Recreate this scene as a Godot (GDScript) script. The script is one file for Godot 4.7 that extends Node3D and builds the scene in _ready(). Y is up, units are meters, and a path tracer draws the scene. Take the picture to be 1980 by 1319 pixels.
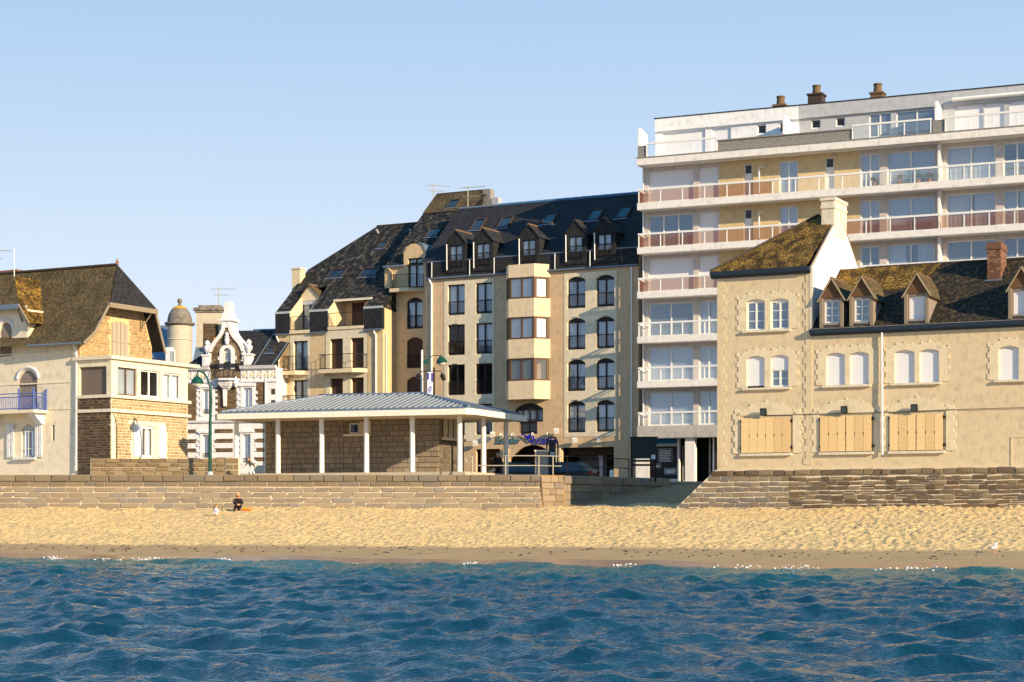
extends Node3D
# A seafront seen from the water: sea, beach, sea wall, and the row of houses behind the promenade.
# Every building has its own frame: x along its front, y up from sea level, z out of its front.

const PROMENADE := 4.25
var M := {}
var cache := {}
var rng := RandomNumberGenerator.new()


# ---------------------------------------------------------------- geometry
class Geo:
	var v := PackedVector3Array()
	var n := PackedVector3Array()
	var c := PackedColorArray()
	var col := Color.WHITE
	var xf := Transform3D()

	func tri(a: Vector3, b: Vector3, d: Vector3, hint := Vector3.ZERO) -> void:
		a = xf * a
		b = xf * b
		d = xf * d
		var nn := (d - a).cross(b - a)
		if nn.length_squared() < 1e-14:
			return
		nn = nn.normalized()
		if hint != Vector3.ZERO and nn.dot(xf.basis * hint) < 0.0:
			var t := b
			b = d
			d = t
			nn = -nn
		v.append(a); v.append(b); v.append(d)
		n.append(nn); n.append(nn); n.append(nn)
		c.append(col); c.append(col); c.append(col)

	func quad(a: Vector3, b: Vector3, d: Vector3, e: Vector3, hint := Vector3.ZERO) -> void:
		tri(a, b, d, hint)
		tri(a, d, e, hint)

	func smooth(p: Array, nm: Array) -> void:
		var a: Vector3 = p[0]
		var b: Vector3 = p[1]
		var d: Vector3 = p[2]
		var flip := (d - a).cross(b - a).dot(nm[0] + nm[1] + nm[2]) < 0.0
		for i in ([0, 2, 1] if flip else [0, 1, 2]):
			v.append(xf * p[i]); n.append((xf.basis * nm[i]).normalized()); c.append(col)

	func box(x0: float, y0: float, z0: float, x1: float, y1: float, z1: float) -> void:
		var p := [Vector3(x0, y0, z0), Vector3(x1, y0, z0), Vector3(x1, y1, z0), Vector3(x0, y1, z0), Vector3(x0, y0, z1), Vector3(x1, y0, z1), Vector3(x1, y1, z1), Vector3(x0, y1, z1)]
		quad(p[4], p[5], p[6], p[7], Vector3.BACK)
		quad(p[0], p[1], p[2], p[3], Vector3.FORWARD)
		quad(p[0], p[4], p[7], p[3], Vector3.LEFT)
		quad(p[1], p[5], p[6], p[2], Vector3.RIGHT)
		quad(p[3], p[2], p[6], p[7], Vector3.UP)
		quad(p[0], p[1], p[5], p[4], Vector3.DOWN)

	func prism(poly: Array, z0: float, z1: float) -> void:
		var pp := PackedVector2Array(poly)
		if Geometry2D.is_polygon_clockwise(pp):
			pp.reverse()
		var idx := Geometry2D.triangulate_polygon(pp)
		for i in range(0, idx.size(), 3):
			var a := pp[idx[i]]
			var b := pp[idx[i + 1]]
			var d := pp[idx[i + 2]]
			tri(Vector3(a.x, a.y, z1), Vector3(b.x, b.y, z1), Vector3(d.x, d.y, z1), Vector3.BACK)
			tri(Vector3(a.x, a.y, z0), Vector3(b.x, b.y, z0), Vector3(d.x, d.y, z0), Vector3.FORWARD)
		for i in pp.size():
			var a := pp[i]
			var b := pp[(i + 1) % pp.size()]
			quad(Vector3(a.x, a.y, z0), Vector3(b.x, b.y, z0), Vector3(b.x, b.y, z1), Vector3(a.x, a.y, z1), Vector3(b.y - a.y, a.x - b.x, 0))

	func profx(pts: Array, x0: float, x1: float) -> void:      # pts are (z, y), swept along x
		var old := xf
		xf = old * Transform3D(Basis(Vector3(0, 0, -1), Vector3(0, 1, 0), Vector3(1, 0, 0)), Vector3.ZERO)
		prism(pts.map(func(p): return Vector2(-p.x, p.y)), x0, x1)
		xf = old

	func plan(pts: Array, y0: float, y1: float) -> void:       # pts are (x, z), raised along y
		var old := xf
		xf = old * Transform3D(Basis(Vector3(1, 0, 0), Vector3(0, 0, -1), Vector3(0, 1, 0)), Vector3.ZERO)
		prism(pts.map(func(p): return Vector2(p.x, -p.y)), y0, y1)
		xf = old

	func tube(pts: Array, r0: float, r1 := -1.0, sides := 7) -> void:
		if r1 < 0.0:
			r1 = r0
		var rings := []
		var norms := []
		var side := Vector3.ZERO
		for i in pts.size():
			var d: Vector3 = (pts[mini(i + 1, pts.size() - 1)] - pts[maxi(i - 1, 0)]).normalized()
			if side == Vector3.ZERO:
				side = d.cross(Vector3.UP if absf(d.y) < 0.9 else Vector3.RIGHT).normalized()
			side = (side - d * side.dot(d)).normalized()
			var up := d.cross(side)
			var r := lerpf(r0, r1, float(i) / (pts.size() - 1))
			var ring := []
			var nm := []
			for k in sides:
				var a := TAU * k / sides
				var o := side * cos(a) + up * sin(a)
				ring.append(pts[i] + o * r)
				nm.append(o)
			rings.append(ring); norms.append(nm)
		for i in pts.size() - 1:
			for k in sides:
				var l := (k + 1) % sides
				smooth([rings[i][k], rings[i][l], rings[i + 1][l]], [norms[i][k], norms[i][l], norms[i + 1][l]])
				smooth([rings[i][k], rings[i + 1][l], rings[i + 1][k]], [norms[i][k], norms[i + 1][l], norms[i + 1][k]])
		for k in range(1, sides - 1):
			tri(rings[0][0], rings[0][k], rings[0][k + 1], pts[0] - pts[1])
			tri(rings[-1][0], rings[-1][k], rings[-1][k + 1], pts[-1] - pts[-2])

	func lathe(prof: Array, at: Vector3, seg := 14) -> void:    # prof are (radius, height)
		for i in prof.size() - 1:
			var a: Vector2 = prof[i]
			var b: Vector2 = prof[i + 1]
			var nn := Vector2(b.y - a.y, a.x - b.x).normalized()
			if nn == Vector2.ZERO:
				continue
			for k in seg:
				var p := TAU * k / seg
				var q := TAU * (k + 1) / seg
				var cp := Vector3(cos(p), 0, sin(p))
				var cq := Vector3(cos(q), 0, sin(q))
				var np := cp * nn.x + Vector3.UP * nn.y
				var nq := cq * nn.x + Vector3.UP * nn.y
				var A := at + cp * a.x + Vector3.UP * a.y
				var B := at + cq * a.x + Vector3.UP * a.y
				var D := at + cq * b.x + Vector3.UP * b.y
				var E := at + cp * b.x + Vector3.UP * b.y
				if a.x > 1e-5:
					smooth([A, B, D], [np, nq, nq])
				if b.x > 1e-5:
					smooth([A, D, E], [np, nq, np])

	# A sheet at depth z with openings [x0, y0, x1, y1, rise of the arch]; each opening gets reveals r deep.
	func wall(u0: float, v0: float, u1: float, v1: float, z: float, r: float, holes: Array) -> void:
		var us := [u0, u1]
		var vs := [v0, v1]
		for h in holes:
			for k in [0, 2]:
				if h[k] > u0 and h[k] < u1:
					us.append(h[k])
			for k in [1, 3]:
				if h[k] > v0 and h[k] < v1:
					vs.append(h[k])
		us.sort(); vs.sort()
		for j in vs.size() - 1:
			if vs[j + 1] - vs[j] < 1e-4:
				continue
			var run := -1.0e9
			for i in us.size():
				var inside := false
				if i < us.size() - 1:
					var cu: float = (us[i] + us[i + 1]) / 2
					var cv: float = (vs[j] + vs[j + 1]) / 2
					for h in holes:
						if cu > h[0] and cu < h[2] and cv > h[1] and cv < h[3]:
							inside = true
				if inside or i == us.size() - 1:
					if run > -1.0e8 and us[i] - run > 1e-4:
						quad(Vector3(run, vs[j], z), Vector3(us[i], vs[j], z), Vector3(us[i], vs[j + 1], z), Vector3(run, vs[j + 1], z), Vector3.BACK)
					run = -1.0e9
				elif run < -1.0e8:
					run = us[i]
		for h in holes:
			var rise: float = h[4] if h.size() > 4 else 0.0
			var sp: float = h[3] - rise
			quad(Vector3(h[0], h[1], z), Vector3(h[0], sp, z), Vector3(h[0], sp, z - r), Vector3(h[0], h[1], z - r), Vector3.RIGHT)
			quad(Vector3(h[2], h[1], z), Vector3(h[2], sp, z), Vector3(h[2], sp, z - r), Vector3(h[2], h[1], z - r), Vector3.LEFT)
			quad(Vector3(h[0], h[1], z), Vector3(h[2], h[1], z), Vector3(h[2], h[1], z - r), Vector3(h[0], h[1], z - r), Vector3.UP)
			var prev := Vector2(h[0], sp)
			var steps := 10 if rise > 0.0 else 1
			for k in steps:
				var t := float(k + 1) / steps
				var p := Vector2(lerpf(h[0], h[2], t), sp + rise * sqrt(maxf(0.0, 1.0 - pow(2 * t - 1, 2))) if rise > 0.5 * (h[2] - h[0]) * 0.8 else sp + rise * (1.0 - pow(2 * t - 1, 2)))
				quad(Vector3(prev.x, prev.y, z), Vector3(p.x, p.y, z), Vector3(p.x, p.y, z - r), Vector3(prev.x, prev.y, z - r), Vector3.DOWN)
				if rise > 0.0:
					quad(Vector3(prev.x, prev.y, z), Vector3(p.x, p.y, z), Vector3(p.x, h[3], z), Vector3(prev.x, h[3], z), Vector3.BACK)
				prev = p

	func mesh() -> ArrayMesh:
		var m := ArrayMesh.new()
		var a := []
		a.resize(Mesh.ARRAY_MAX)
		a[Mesh.ARRAY_VERTEX] = v
		a[Mesh.ARRAY_NORMAL] = n
		a[Mesh.ARRAY_COLOR] = c
		m.add_surface_from_arrays(Mesh.PRIMITIVE_TRIANGLES, a)
		return m


# ---------------------------------------------------------------- scene tree
func put(g: Variant, called: String, mat: Variant, parent: Node = self, xf := Transform3D()) -> MeshInstance3D:
	var o := MeshInstance3D.new()
	o.name = called
	o.mesh = g.mesh() if g is Geo else g
	o.material_override = M[mat] if mat is String else mat
	o.transform = xf
	parent.add_child(o, true)
	return o


func thing(called: String, label: String, category: String, at := Vector3.ZERO, turn := 0.0, group := "") -> Node3D:
	var o := Node3D.new()
	o.name = called
	o.position = at
	o.rotation.y = turn
	add_child(o, true)
	return tag(o, label, category, group)


func tag(o: Node3D, label: String, category: String, group := "") -> Node3D:
	o.set_meta("label", label)
	o.set_meta("category", category)
	if group:
		o.set_meta("group", group)
	return o


func structure(o: Node3D, label := "") -> Node3D:
	o.set_meta("kind", "structure")
	if label:
		o.set_meta("label", label)
	return o


func stuff(o: Node3D) -> Node3D:
	o.set_meta("kind", "stuff")
	return o


func house(called: String, label: String, x: float, depth: float, degrees: float) -> Node3D:
	return thing(called, label, "building", Vector3(x, 0, -depth), deg_to_rad(-degrees))


func bx(called: String, mat: Variant, parent: Node, x0: float, y0: float, z0: float, x1: float, y1: float, z1: float) -> MeshInstance3D:
	var g := Geo.new()
	g.box(x0, y0, z0, x1, y1, z1)
	return put(g, called, mat, parent)


func pipe(called: String, mat: Variant, parent: Node, pts: Array, r: float) -> MeshInstance3D:
	var g := Geo.new()
	g.tube(pts, r)
	return put(g, called, mat, parent)


# ---------------------------------------------------------------- materials
func noise_tex(seed_: int, freq: float, stops: Array, octaves := 5, kind := FastNoiseLite.TYPE_SIMPLEX_SMOOTH, size := 512) -> NoiseTexture2D:
	var f := FastNoiseLite.new()
	f.seed = seed_
	f.frequency = freq
	f.noise_type = kind
	f.fractal_octaves = octaves
	var t := NoiseTexture2D.new()
	t.width = size
	t.height = size
	t.seamless = true
	t.noise = f
	var gr := Gradient.new()
	var offs := PackedFloat32Array()
	var cols := PackedColorArray()
	for s in stops:
		offs.append(s[0])
		cols.append(s[1] if s[1] is Color else Color(s[1], s[1], s[1]))
	gr.offsets = offs
	gr.colors = cols
	t.color_ramp = gr
	return t


func mat(called: String, col: Color, rough := 0.85, tex: Texture2D = null, scale := Vector3.ONE, extra := {}) -> StandardMaterial3D:
	var m := StandardMaterial3D.new()
	m.resource_name = called
	m.albedo_color = col
	m.roughness = rough
	m.metallic_specular = 0.35
	if tex:
		m.albedo_texture = tex
	m.uv1_triplanar = true
	m.uv1_scale = scale
	for k in extra:
		m.set(k, extra[k])
	M[called] = m
	return m


func with_bump(called: String, tex: Texture2D, cm: float) -> void:
	M[called].heightmap_enabled = true
	M[called].heightmap_texture = tex
	M[called].heightmap_scale = cm


func with_detail(called: String, tex: Texture2D, scale: Vector3) -> void:
	var m: StandardMaterial3D = M[called]
	m.detail_enabled = true
	m.detail_albedo = tex
	m.detail_blend_mode = BaseMaterial3D.BLEND_MODE_MUL
	m.detail_uv_layer = BaseMaterial3D.DETAIL_UV_2
	m.uv2_triplanar = true
	m.uv2_scale = scale


func rgb(r: int, g: int, b: int) -> Color:
	return Color8(r, g, b)


func materials() -> void:
	var mottle := noise_tex(3, 0.012, [[0.0, 0.89], [0.35, 0.97], [0.65, 1.0], [1.0, 0.95]], 6)
	var streak := noise_tex(8, 0.02, [[0.0, 0.92], [0.35, 0.98], [0.6, 1.0], [1.0, 1.0]], 5)
	var grain := noise_tex(5, 0.09, [[0.0, 0.55], [1.0, 1.0]], 4)
	var bumpy := noise_tex(6, 0.06, [[0.0, 0.0], [1.0, 1.0]], 5)
	var plasters := {
		"hotel_tan": rgb(208, 178, 142), "hotel_cream": rgb(224, 209, 181), "hotel_bay": rgb(226, 203, 170), "hotel_ochre": rgb(215, 187, 145),
		"modern_beige": rgb(206, 196, 190), "modern_yellow": rgb(216, 191, 147), "modern_white": rgb(238, 232, 226), "penthouse_grey": rgb(186, 188, 192), "penthouse_white": rgb(240, 241, 242),
		"yellow_plaster": rgb(216, 197, 163), "villa_cream": rgb(236, 222, 196), "white_plaster": rgb(228, 226, 228), "annex_cream": rgb(232, 219, 192), "turret_beige": rgb(190, 182, 166), "soffit": rgb(214, 196, 166),
		"gable_plaster": rgb(228, 208, 172), "stone_trim": rgb(226, 214, 192), "yellow_trim": rgb(226, 210, 178),
	}
	for k in plasters:
		mat(k, plasters[k], 0.9, mottle, Vector3(0.22, 0.22, 0.22))
		with_detail(k, streak, Vector3(0.9, 0.11, 0.9))
		with_bump(k, bumpy, 0.4)
	mat("concrete", rgb(160, 156, 150), 0.9, mottle, Vector3.ONE * 0.4)
	with_detail("concrete", noise_tex(9, 0.03, [[0.0, 0.55], [0.45, 0.9], [1.0, 1.0]], 4), Vector3(1.3, 0.2, 1.3))
	mat("column_white", rgb(236, 232, 226), 0.6, mottle, Vector3.ONE * 0.6)
	mat("fascia_white", rgb(234, 228, 214), 0.6, mottle, Vector3(0.3, 0.8, 0.3))
	mat("paint_white", rgb(232, 230, 226), 0.45)
	mat("paint_grey", rgb(150, 148, 146), 0.5)
	mat("paint_black", rgb(26, 24, 24), 0.5)
	mat("iron", rgb(34, 30, 30), 0.55)
	mat("brown_frame", rgb(92, 66, 44), 0.5)
	mat("dark_frame", rgb(40, 36, 36), 0.45)
	mat("brown_shutter", rgb(74, 52, 42), 0.6)
	mat("zinc", rgb(118, 132, 150), 0.42, mottle, Vector3.ONE * 0.3, {"metallic": 0.35})
	mat("zinc_sunlit", rgb(166, 170, 172), 0.5, mottle, Vector3.ONE * 0.5, {"metallic": 0.2})  # paler zinc for the front seams, sunlight put into the colour
	mat("zinc_light", rgb(190, 192, 192), 0.45, mottle, Vector3.ONE * 0.5, {"metallic": 0.2})
	mat("navy", rgb(42, 58, 78), 0.5, mottle, Vector3.ONE * 0.5)
	mat("blue_tile", rgb(70, 112, 146), 0.45)
	mat("blue_rail", rgb(76, 100, 178), 0.5)
	mat("lamp_green", rgb(20, 72, 62), 0.35)
	mat("dark_green", rgb(22, 40, 44), 0.4)
	mat("galvanised", rgb(176, 166, 146), 0.45, null, Vector3.ONE, {"metallic": 0.3})
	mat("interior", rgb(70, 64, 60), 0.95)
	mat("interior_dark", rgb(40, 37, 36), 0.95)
	mat("grey_wall", rgb(128, 134, 142), 0.9, mottle, Vector3.ONE * 0.4)
	mat("curtain", rgb(222, 226, 230), 0.95)
	mat("blind", rgb(214, 220, 226), 0.8)
	mat("roller", rgb(228, 228, 232), 0.55)
	mat("lamp_glass", rgb(236, 232, 224), 0.2)
	mat("lens", rgb(70, 82, 92), 0.15)
	mat("terracotta", rgb(152, 104, 80), 0.85, mottle, Vector3.ONE)
	mat("ridge_brown", rgb(116, 94, 72), 0.9, mottle, Vector3.ONE)
	mat("ridge_dark", rgb(70, 60, 54), 0.9)
	mat("asphalt", rgb(84, 80, 76), 0.95, mottle, Vector3.ONE * 0.4)
	mat("paving", rgb(184, 170, 148), 0.95, mottle, Vector3.ONE * 0.3)
	mat("slip_concrete", rgb(150, 124, 94), 0.95, mottle, Vector3.ONE * 0.5)
	mat("mortar", rgb(194, 178, 152), 0.95, mottle, Vector3.ONE * 0.7)
	mat("mortar_pale", rgb(218, 202, 172), 0.95, mottle, Vector3.ONE * 0.7)
	mat("mortar_warm", rgb(216, 186, 138), 0.95, mottle, Vector3.ONE * 0.7)
	mat("mortar_dark", rgb(128, 112, 92), 0.95, mottle, Vector3.ONE * 0.7)
	mat("dome_stone", rgb(138, 131, 122), 0.9, noise_tex(21, 0.01, [[0.0, 0.6], [0.5, 0.9], [1.0, 1.0]], 4), Vector3.ONE * 0.3)
	mat("lichen_spot", rgb(196, 152, 56), 0.95, mottle, Vector3.ONE)
	var im := Image.create(512, 512, false, Image.FORMAT_RGB8)
	var sr := RandomNumberGenerator.new()
	sr.seed = 3
	for row in 32:
		var shift := 16 if row % 2 else 0
		for n in 16:
			var tone := sr.randf_range(0.74, 1.0)
			for y in 16:
				for x in 32:
					var k := tone * (0.55 if y < 2 else 1.0) * (0.75 if x == 0 else 1.0)
					im.set_pixel((n * 32 + x + shift) % 512, row * 16 + y, Color(k, k, k))
	var slates := ImageTexture.create_from_image(im)
	var slate := noise_tex(11, 0.05, [[0.0, Color(0.13, 0.13, 0.14)], [0.5, Color(0.20, 0.20, 0.215)], [0.72, Color(0.25, 0.25, 0.262)], [1.0, Color(0.33, 0.33, 0.345)]], 4)
	mat("slate", Color.WHITE, 0.85, slate, Vector3(0.25, 0.5, 0.25))
	with_bump("slate", grain, 0.8)
	with_detail("slate", slates, Vector3.ONE * 0.24)
	M["slate"].uv2_triplanar_sharpness = 12.0
	var worn := noise_tex(12, 0.03, [[0.0, Color(0.11, 0.11, 0.12)], [0.46, Color(0.16, 0.155, 0.16)], [0.6, Color(0.24, 0.22, 0.20)], [0.72, Color(0.36, 0.33, 0.28)], [0.82, Color(0.5, 0.47, 0.42)], [1.0, Color(0.62, 0.58, 0.5)]], 8)
	mat("slate_worn", Color.WHITE, 0.9, worn, Vector3(0.12, 0.12, 0.12))
	with_bump("slate_worn", grain, 1.0)
	with_detail("slate_worn", slates, Vector3.ONE * 0.24)
	M["slate_worn"].uv2_triplanar_sharpness = 12.0
	var moss := noise_tex(13, 0.03, [[0.0, Color(0.22, 0.19, 0.155)], [0.4, Color(0.32, 0.28, 0.21)], [0.55, Color(0.42, 0.36, 0.25)], [0.68, Color(0.52, 0.43, 0.25)], [0.8, Color(0.40, 0.36, 0.30)], [1.0, Color(0.74, 0.69, 0.58)]], 7)
	mat("roof_moss", Color.WHITE, 0.95, moss, Vector3(0.3, 0.3, 0.3))
	with_bump("roof_moss", bumpy, 2.5)
	with_detail("roof_moss", noise_tex(31, 0.012, [[0.0, 0.6], [0.5, 0.9], [1.0, 1.0]], 4), Vector3(0.13, 0.13, 0.13))
	var gold := noise_tex(14, 0.035, [[0.0, Color(0.20, 0.17, 0.14)], [0.45, Color(0.30, 0.25, 0.17)], [0.57, Color(0.52, 0.40, 0.16)], [0.72, Color(0.74, 0.55, 0.15)], [1.0, Color(0.80, 0.68, 0.42)]], 6)
	mat("roof_gold", Color.WHITE, 0.95, gold, Vector3(0.33, 0.33, 0.33))
	with_bump("roof_gold", bumpy, 2.5)
	with_detail("roof_gold", noise_tex(32, 0.012, [[0.0, 0.42], [0.42, 0.6], [0.6, 1.0], [1.0, 1.0]], 4), Vector3(0.16, 0.16, 0.16))
	var dark := noise_tex(15, 0.03, [[0.0, Color(0.10, 0.09, 0.085)], [0.5, Color(0.15, 0.135, 0.12)], [0.64, Color(0.26, 0.22, 0.15)], [0.74, Color(0.40, 0.32, 0.15)], [0.86, Color(0.34, 0.31, 0.27)], [1.0, Color(0.55, 0.5, 0.42)]], 7)
	mat("roof_dark", Color.WHITE, 0.9, dark, Vector3(0.2, 0.2, 0.2))
	with_bump("roof_dark", bumpy, 2.0)
	var wood := noise_tex(16, 0.04, [[0.0, Color(0.74, 0.58, 0.38)], [0.4, Color(0.90, 0.77, 0.56)], [0.7, Color(0.95, 0.84, 0.64)], [1.0, Color(0.86, 0.70, 0.48)]], 5)
	for i in 3:
		mat("pine_%d" % i, [Color(1, 1, 1), Color(0.98, 0.97, 0.95), Color(0.95, 0.94, 0.93)][i], 0.7, wood, Vector3(2.2, 0.25, 2.2), {"uv1_offset": Vector3(i * 0.37, i * 0.21, i * 0.53)})
	mat("old_wood", rgb(142, 108, 78), 0.9, grain, Vector3(2.5, 0.4, 2.5))
	mat("mesh_screen", rgb(150, 134, 122), 0.9, grain, Vector3(3, 0.6, 3))
	mat("grey_wood", rgb(176, 160, 150), 0.9, grain, Vector3(2.5, 0.3, 2.5))
	mat("grey_wood_pale", rgb(214, 200, 178), 0.85, grain, Vector3(2.5, 0.3, 2.5))
	mat("timber", rgb(178, 162, 140), 0.9, grain, Vector3(0.5, 2, 2))
	var tints := {
		"sea_stone": [rgb(178, 162, 142), rgb(184, 168, 146), rgb(166, 152, 136), rgb(178, 158, 134), rgb(168, 158, 148), rgb(188, 170, 144)],
		"cap_stone": [rgb(158, 142, 120), rgb(164, 148, 126), rgb(148, 134, 116), rgb(156, 138, 116), rgb(150, 140, 128), rgb(168, 152, 126)],
		"brown_stone": [rgb(150, 126, 98), rgb(168, 144, 114), rgb(130, 106, 82), rgb(178, 156, 124), rgb(138, 120, 102), rgb(156, 126, 92)],
		"pale_stone": [rgb(178, 158, 130), rgb(190, 168, 142), rgb(166, 146, 122), rgb(172, 150, 130), rgb(160, 148, 138), rgb(186, 168, 138)],
		"wall_stone": [rgb(166, 142, 108), rgb(178, 154, 118), rgb(152, 130, 100), rgb(172, 144, 106), rgb(158, 138, 110), rgb(184, 162, 126)],
		"shelter_stone": [rgb(184, 168, 148), rgb(192, 176, 154), rgb(174, 159, 141), rgb(188, 168, 144), rgb(178, 166, 150), rgb(198, 182, 158)],
	}
	for k in tints:
		for i in 6:
			var called := "%s_%d" % [k, i]
			mat(called, tints[k][i], 0.92, grain, Vector3.ONE * 0.7, {"uv1_world_triplanar": true})
			with_bump(called, bumpy, 1.5)
	mat("stone_mix", Color.WHITE, 0.95, grain, Vector3.ONE * 0.8, {"vertex_color_use_as_albedo": true})
	with_bump("stone_mix", bumpy, 1.5)
	mat("vertex_paint", Color.WHITE, 0.85, null, Vector3.ONE, {"vertex_color_use_as_albedo": true})
	mat("sunlit_end", rgb(206, 160, 92), 0.95, grain, Vector3.ONE * 0.5)  # orange of direct sun put into the base colour of this end
	with_bump("sunlit_end", bumpy, 4.0)
	var glass := mat("glass", Color(0.62, 0.70, 0.78, 0.02), 0.03, null, Vector3.ONE, {"transparency": BaseMaterial3D.TRANSPARENCY_ALPHA, "metallic": 0.46, "metallic_specular": 0.5})
	glass.uv1_triplanar = false
	mat("glass_clear", Color(0.86, 0.92, 0.94, 0.06), 0.03, null, Vector3.ONE, {"transparency": BaseMaterial3D.TRANSPARENCY_ALPHA, "metallic": 0.06, "metallic_specular": 0.5, "uv1_triplanar": false})
	mat("glass_brown", Color(0.50, 0.29, 0.20, 0.62), 0.12, null, Vector3.ONE, {"transparency": BaseMaterial3D.TRANSPARENCY_ALPHA, "metallic": 0.0, "metallic_specular": 0.4, "uv1_triplanar": false})
	mat("glass_dark", Color(0.10, 0.12, 0.14, 0.1), 0.04, null, Vector3.ONE, {"transparency": BaseMaterial3D.TRANSPARENCY_ALPHA, "metallic": 0.3, "metallic_specular": 0.5, "uv1_triplanar": false})
	mat("poster", rgb(48, 42, 38), 0.5)
	mat("sign_blue", rgb(20, 112, 158), 0.4)
	mat("letter_blue", rgb(42, 38, 168), 0.4)
	mat("letter_teal", rgb(64, 120, 138), 0.4)
	mat("car_black", rgb(24, 25, 30), 0.18, null, Vector3.ONE, {"clearcoat_enabled": true, "clearcoat": 1.0})
	mat("car_blue", rgb(24, 40, 70), 0.2, null, Vector3.ONE, {"clearcoat_enabled": true, "clearcoat": 1.0})
	mat("car_silver", rgb(196, 176, 168), 0.25, null, Vector3.ONE, {"clearcoat_enabled": true, "clearcoat": 1.0, "metallic": 0.3})
	mat("tyre", rgb(22, 22, 22), 0.9)
	mat("rim", rgb(160, 160, 162), 0.35, null, Vector3.ONE, {"metallic": 0.6})
	mat("tail_red", rgb(170, 16, 20), 0.2)
	mat("brick_red", rgb(116, 82, 66), 0.9, mottle, Vector3.ONE)
	mat("brick_pale", rgb(146, 112, 90), 0.9, mottle, Vector3.ONE)
	mat("seaweed", rgb(58, 44, 26), 0.9)
	mat("foam", rgb(214, 220, 222), 0.6)
	mat("plant_green", rgb(64, 92, 44), 0.8, null, Vector3.ONE, {"backlight_enabled": true, "backlight": Color(0.1, 0.16, 0.04)})
	mat("flower_red", rgb(168, 58, 60), 0.8)
	mat("orange_cloth", rgb(232, 124, 44), 0.9)
	mat("lime_cloth", rgb(160, 196, 40), 0.9)


# ---------------------------------------------------------------- shared parts
func cached(key: String, make: Callable) -> ArrayMesh:
	if not cache.has(key):
		cache[key] = make.call().mesh()
	return cache[key]


func arch_top(w: float, h: float, rise: float, inset: float) -> Array:
	var pts := []
	for k in 11:
		var t := k / 10.0
		pts.append(Vector2(lerpf(-w / 2 + inset, w / 2 - inset, t), h - rise - inset + rise * (1.0 - pow(2 * t - 1, 2))))
	return pts


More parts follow.
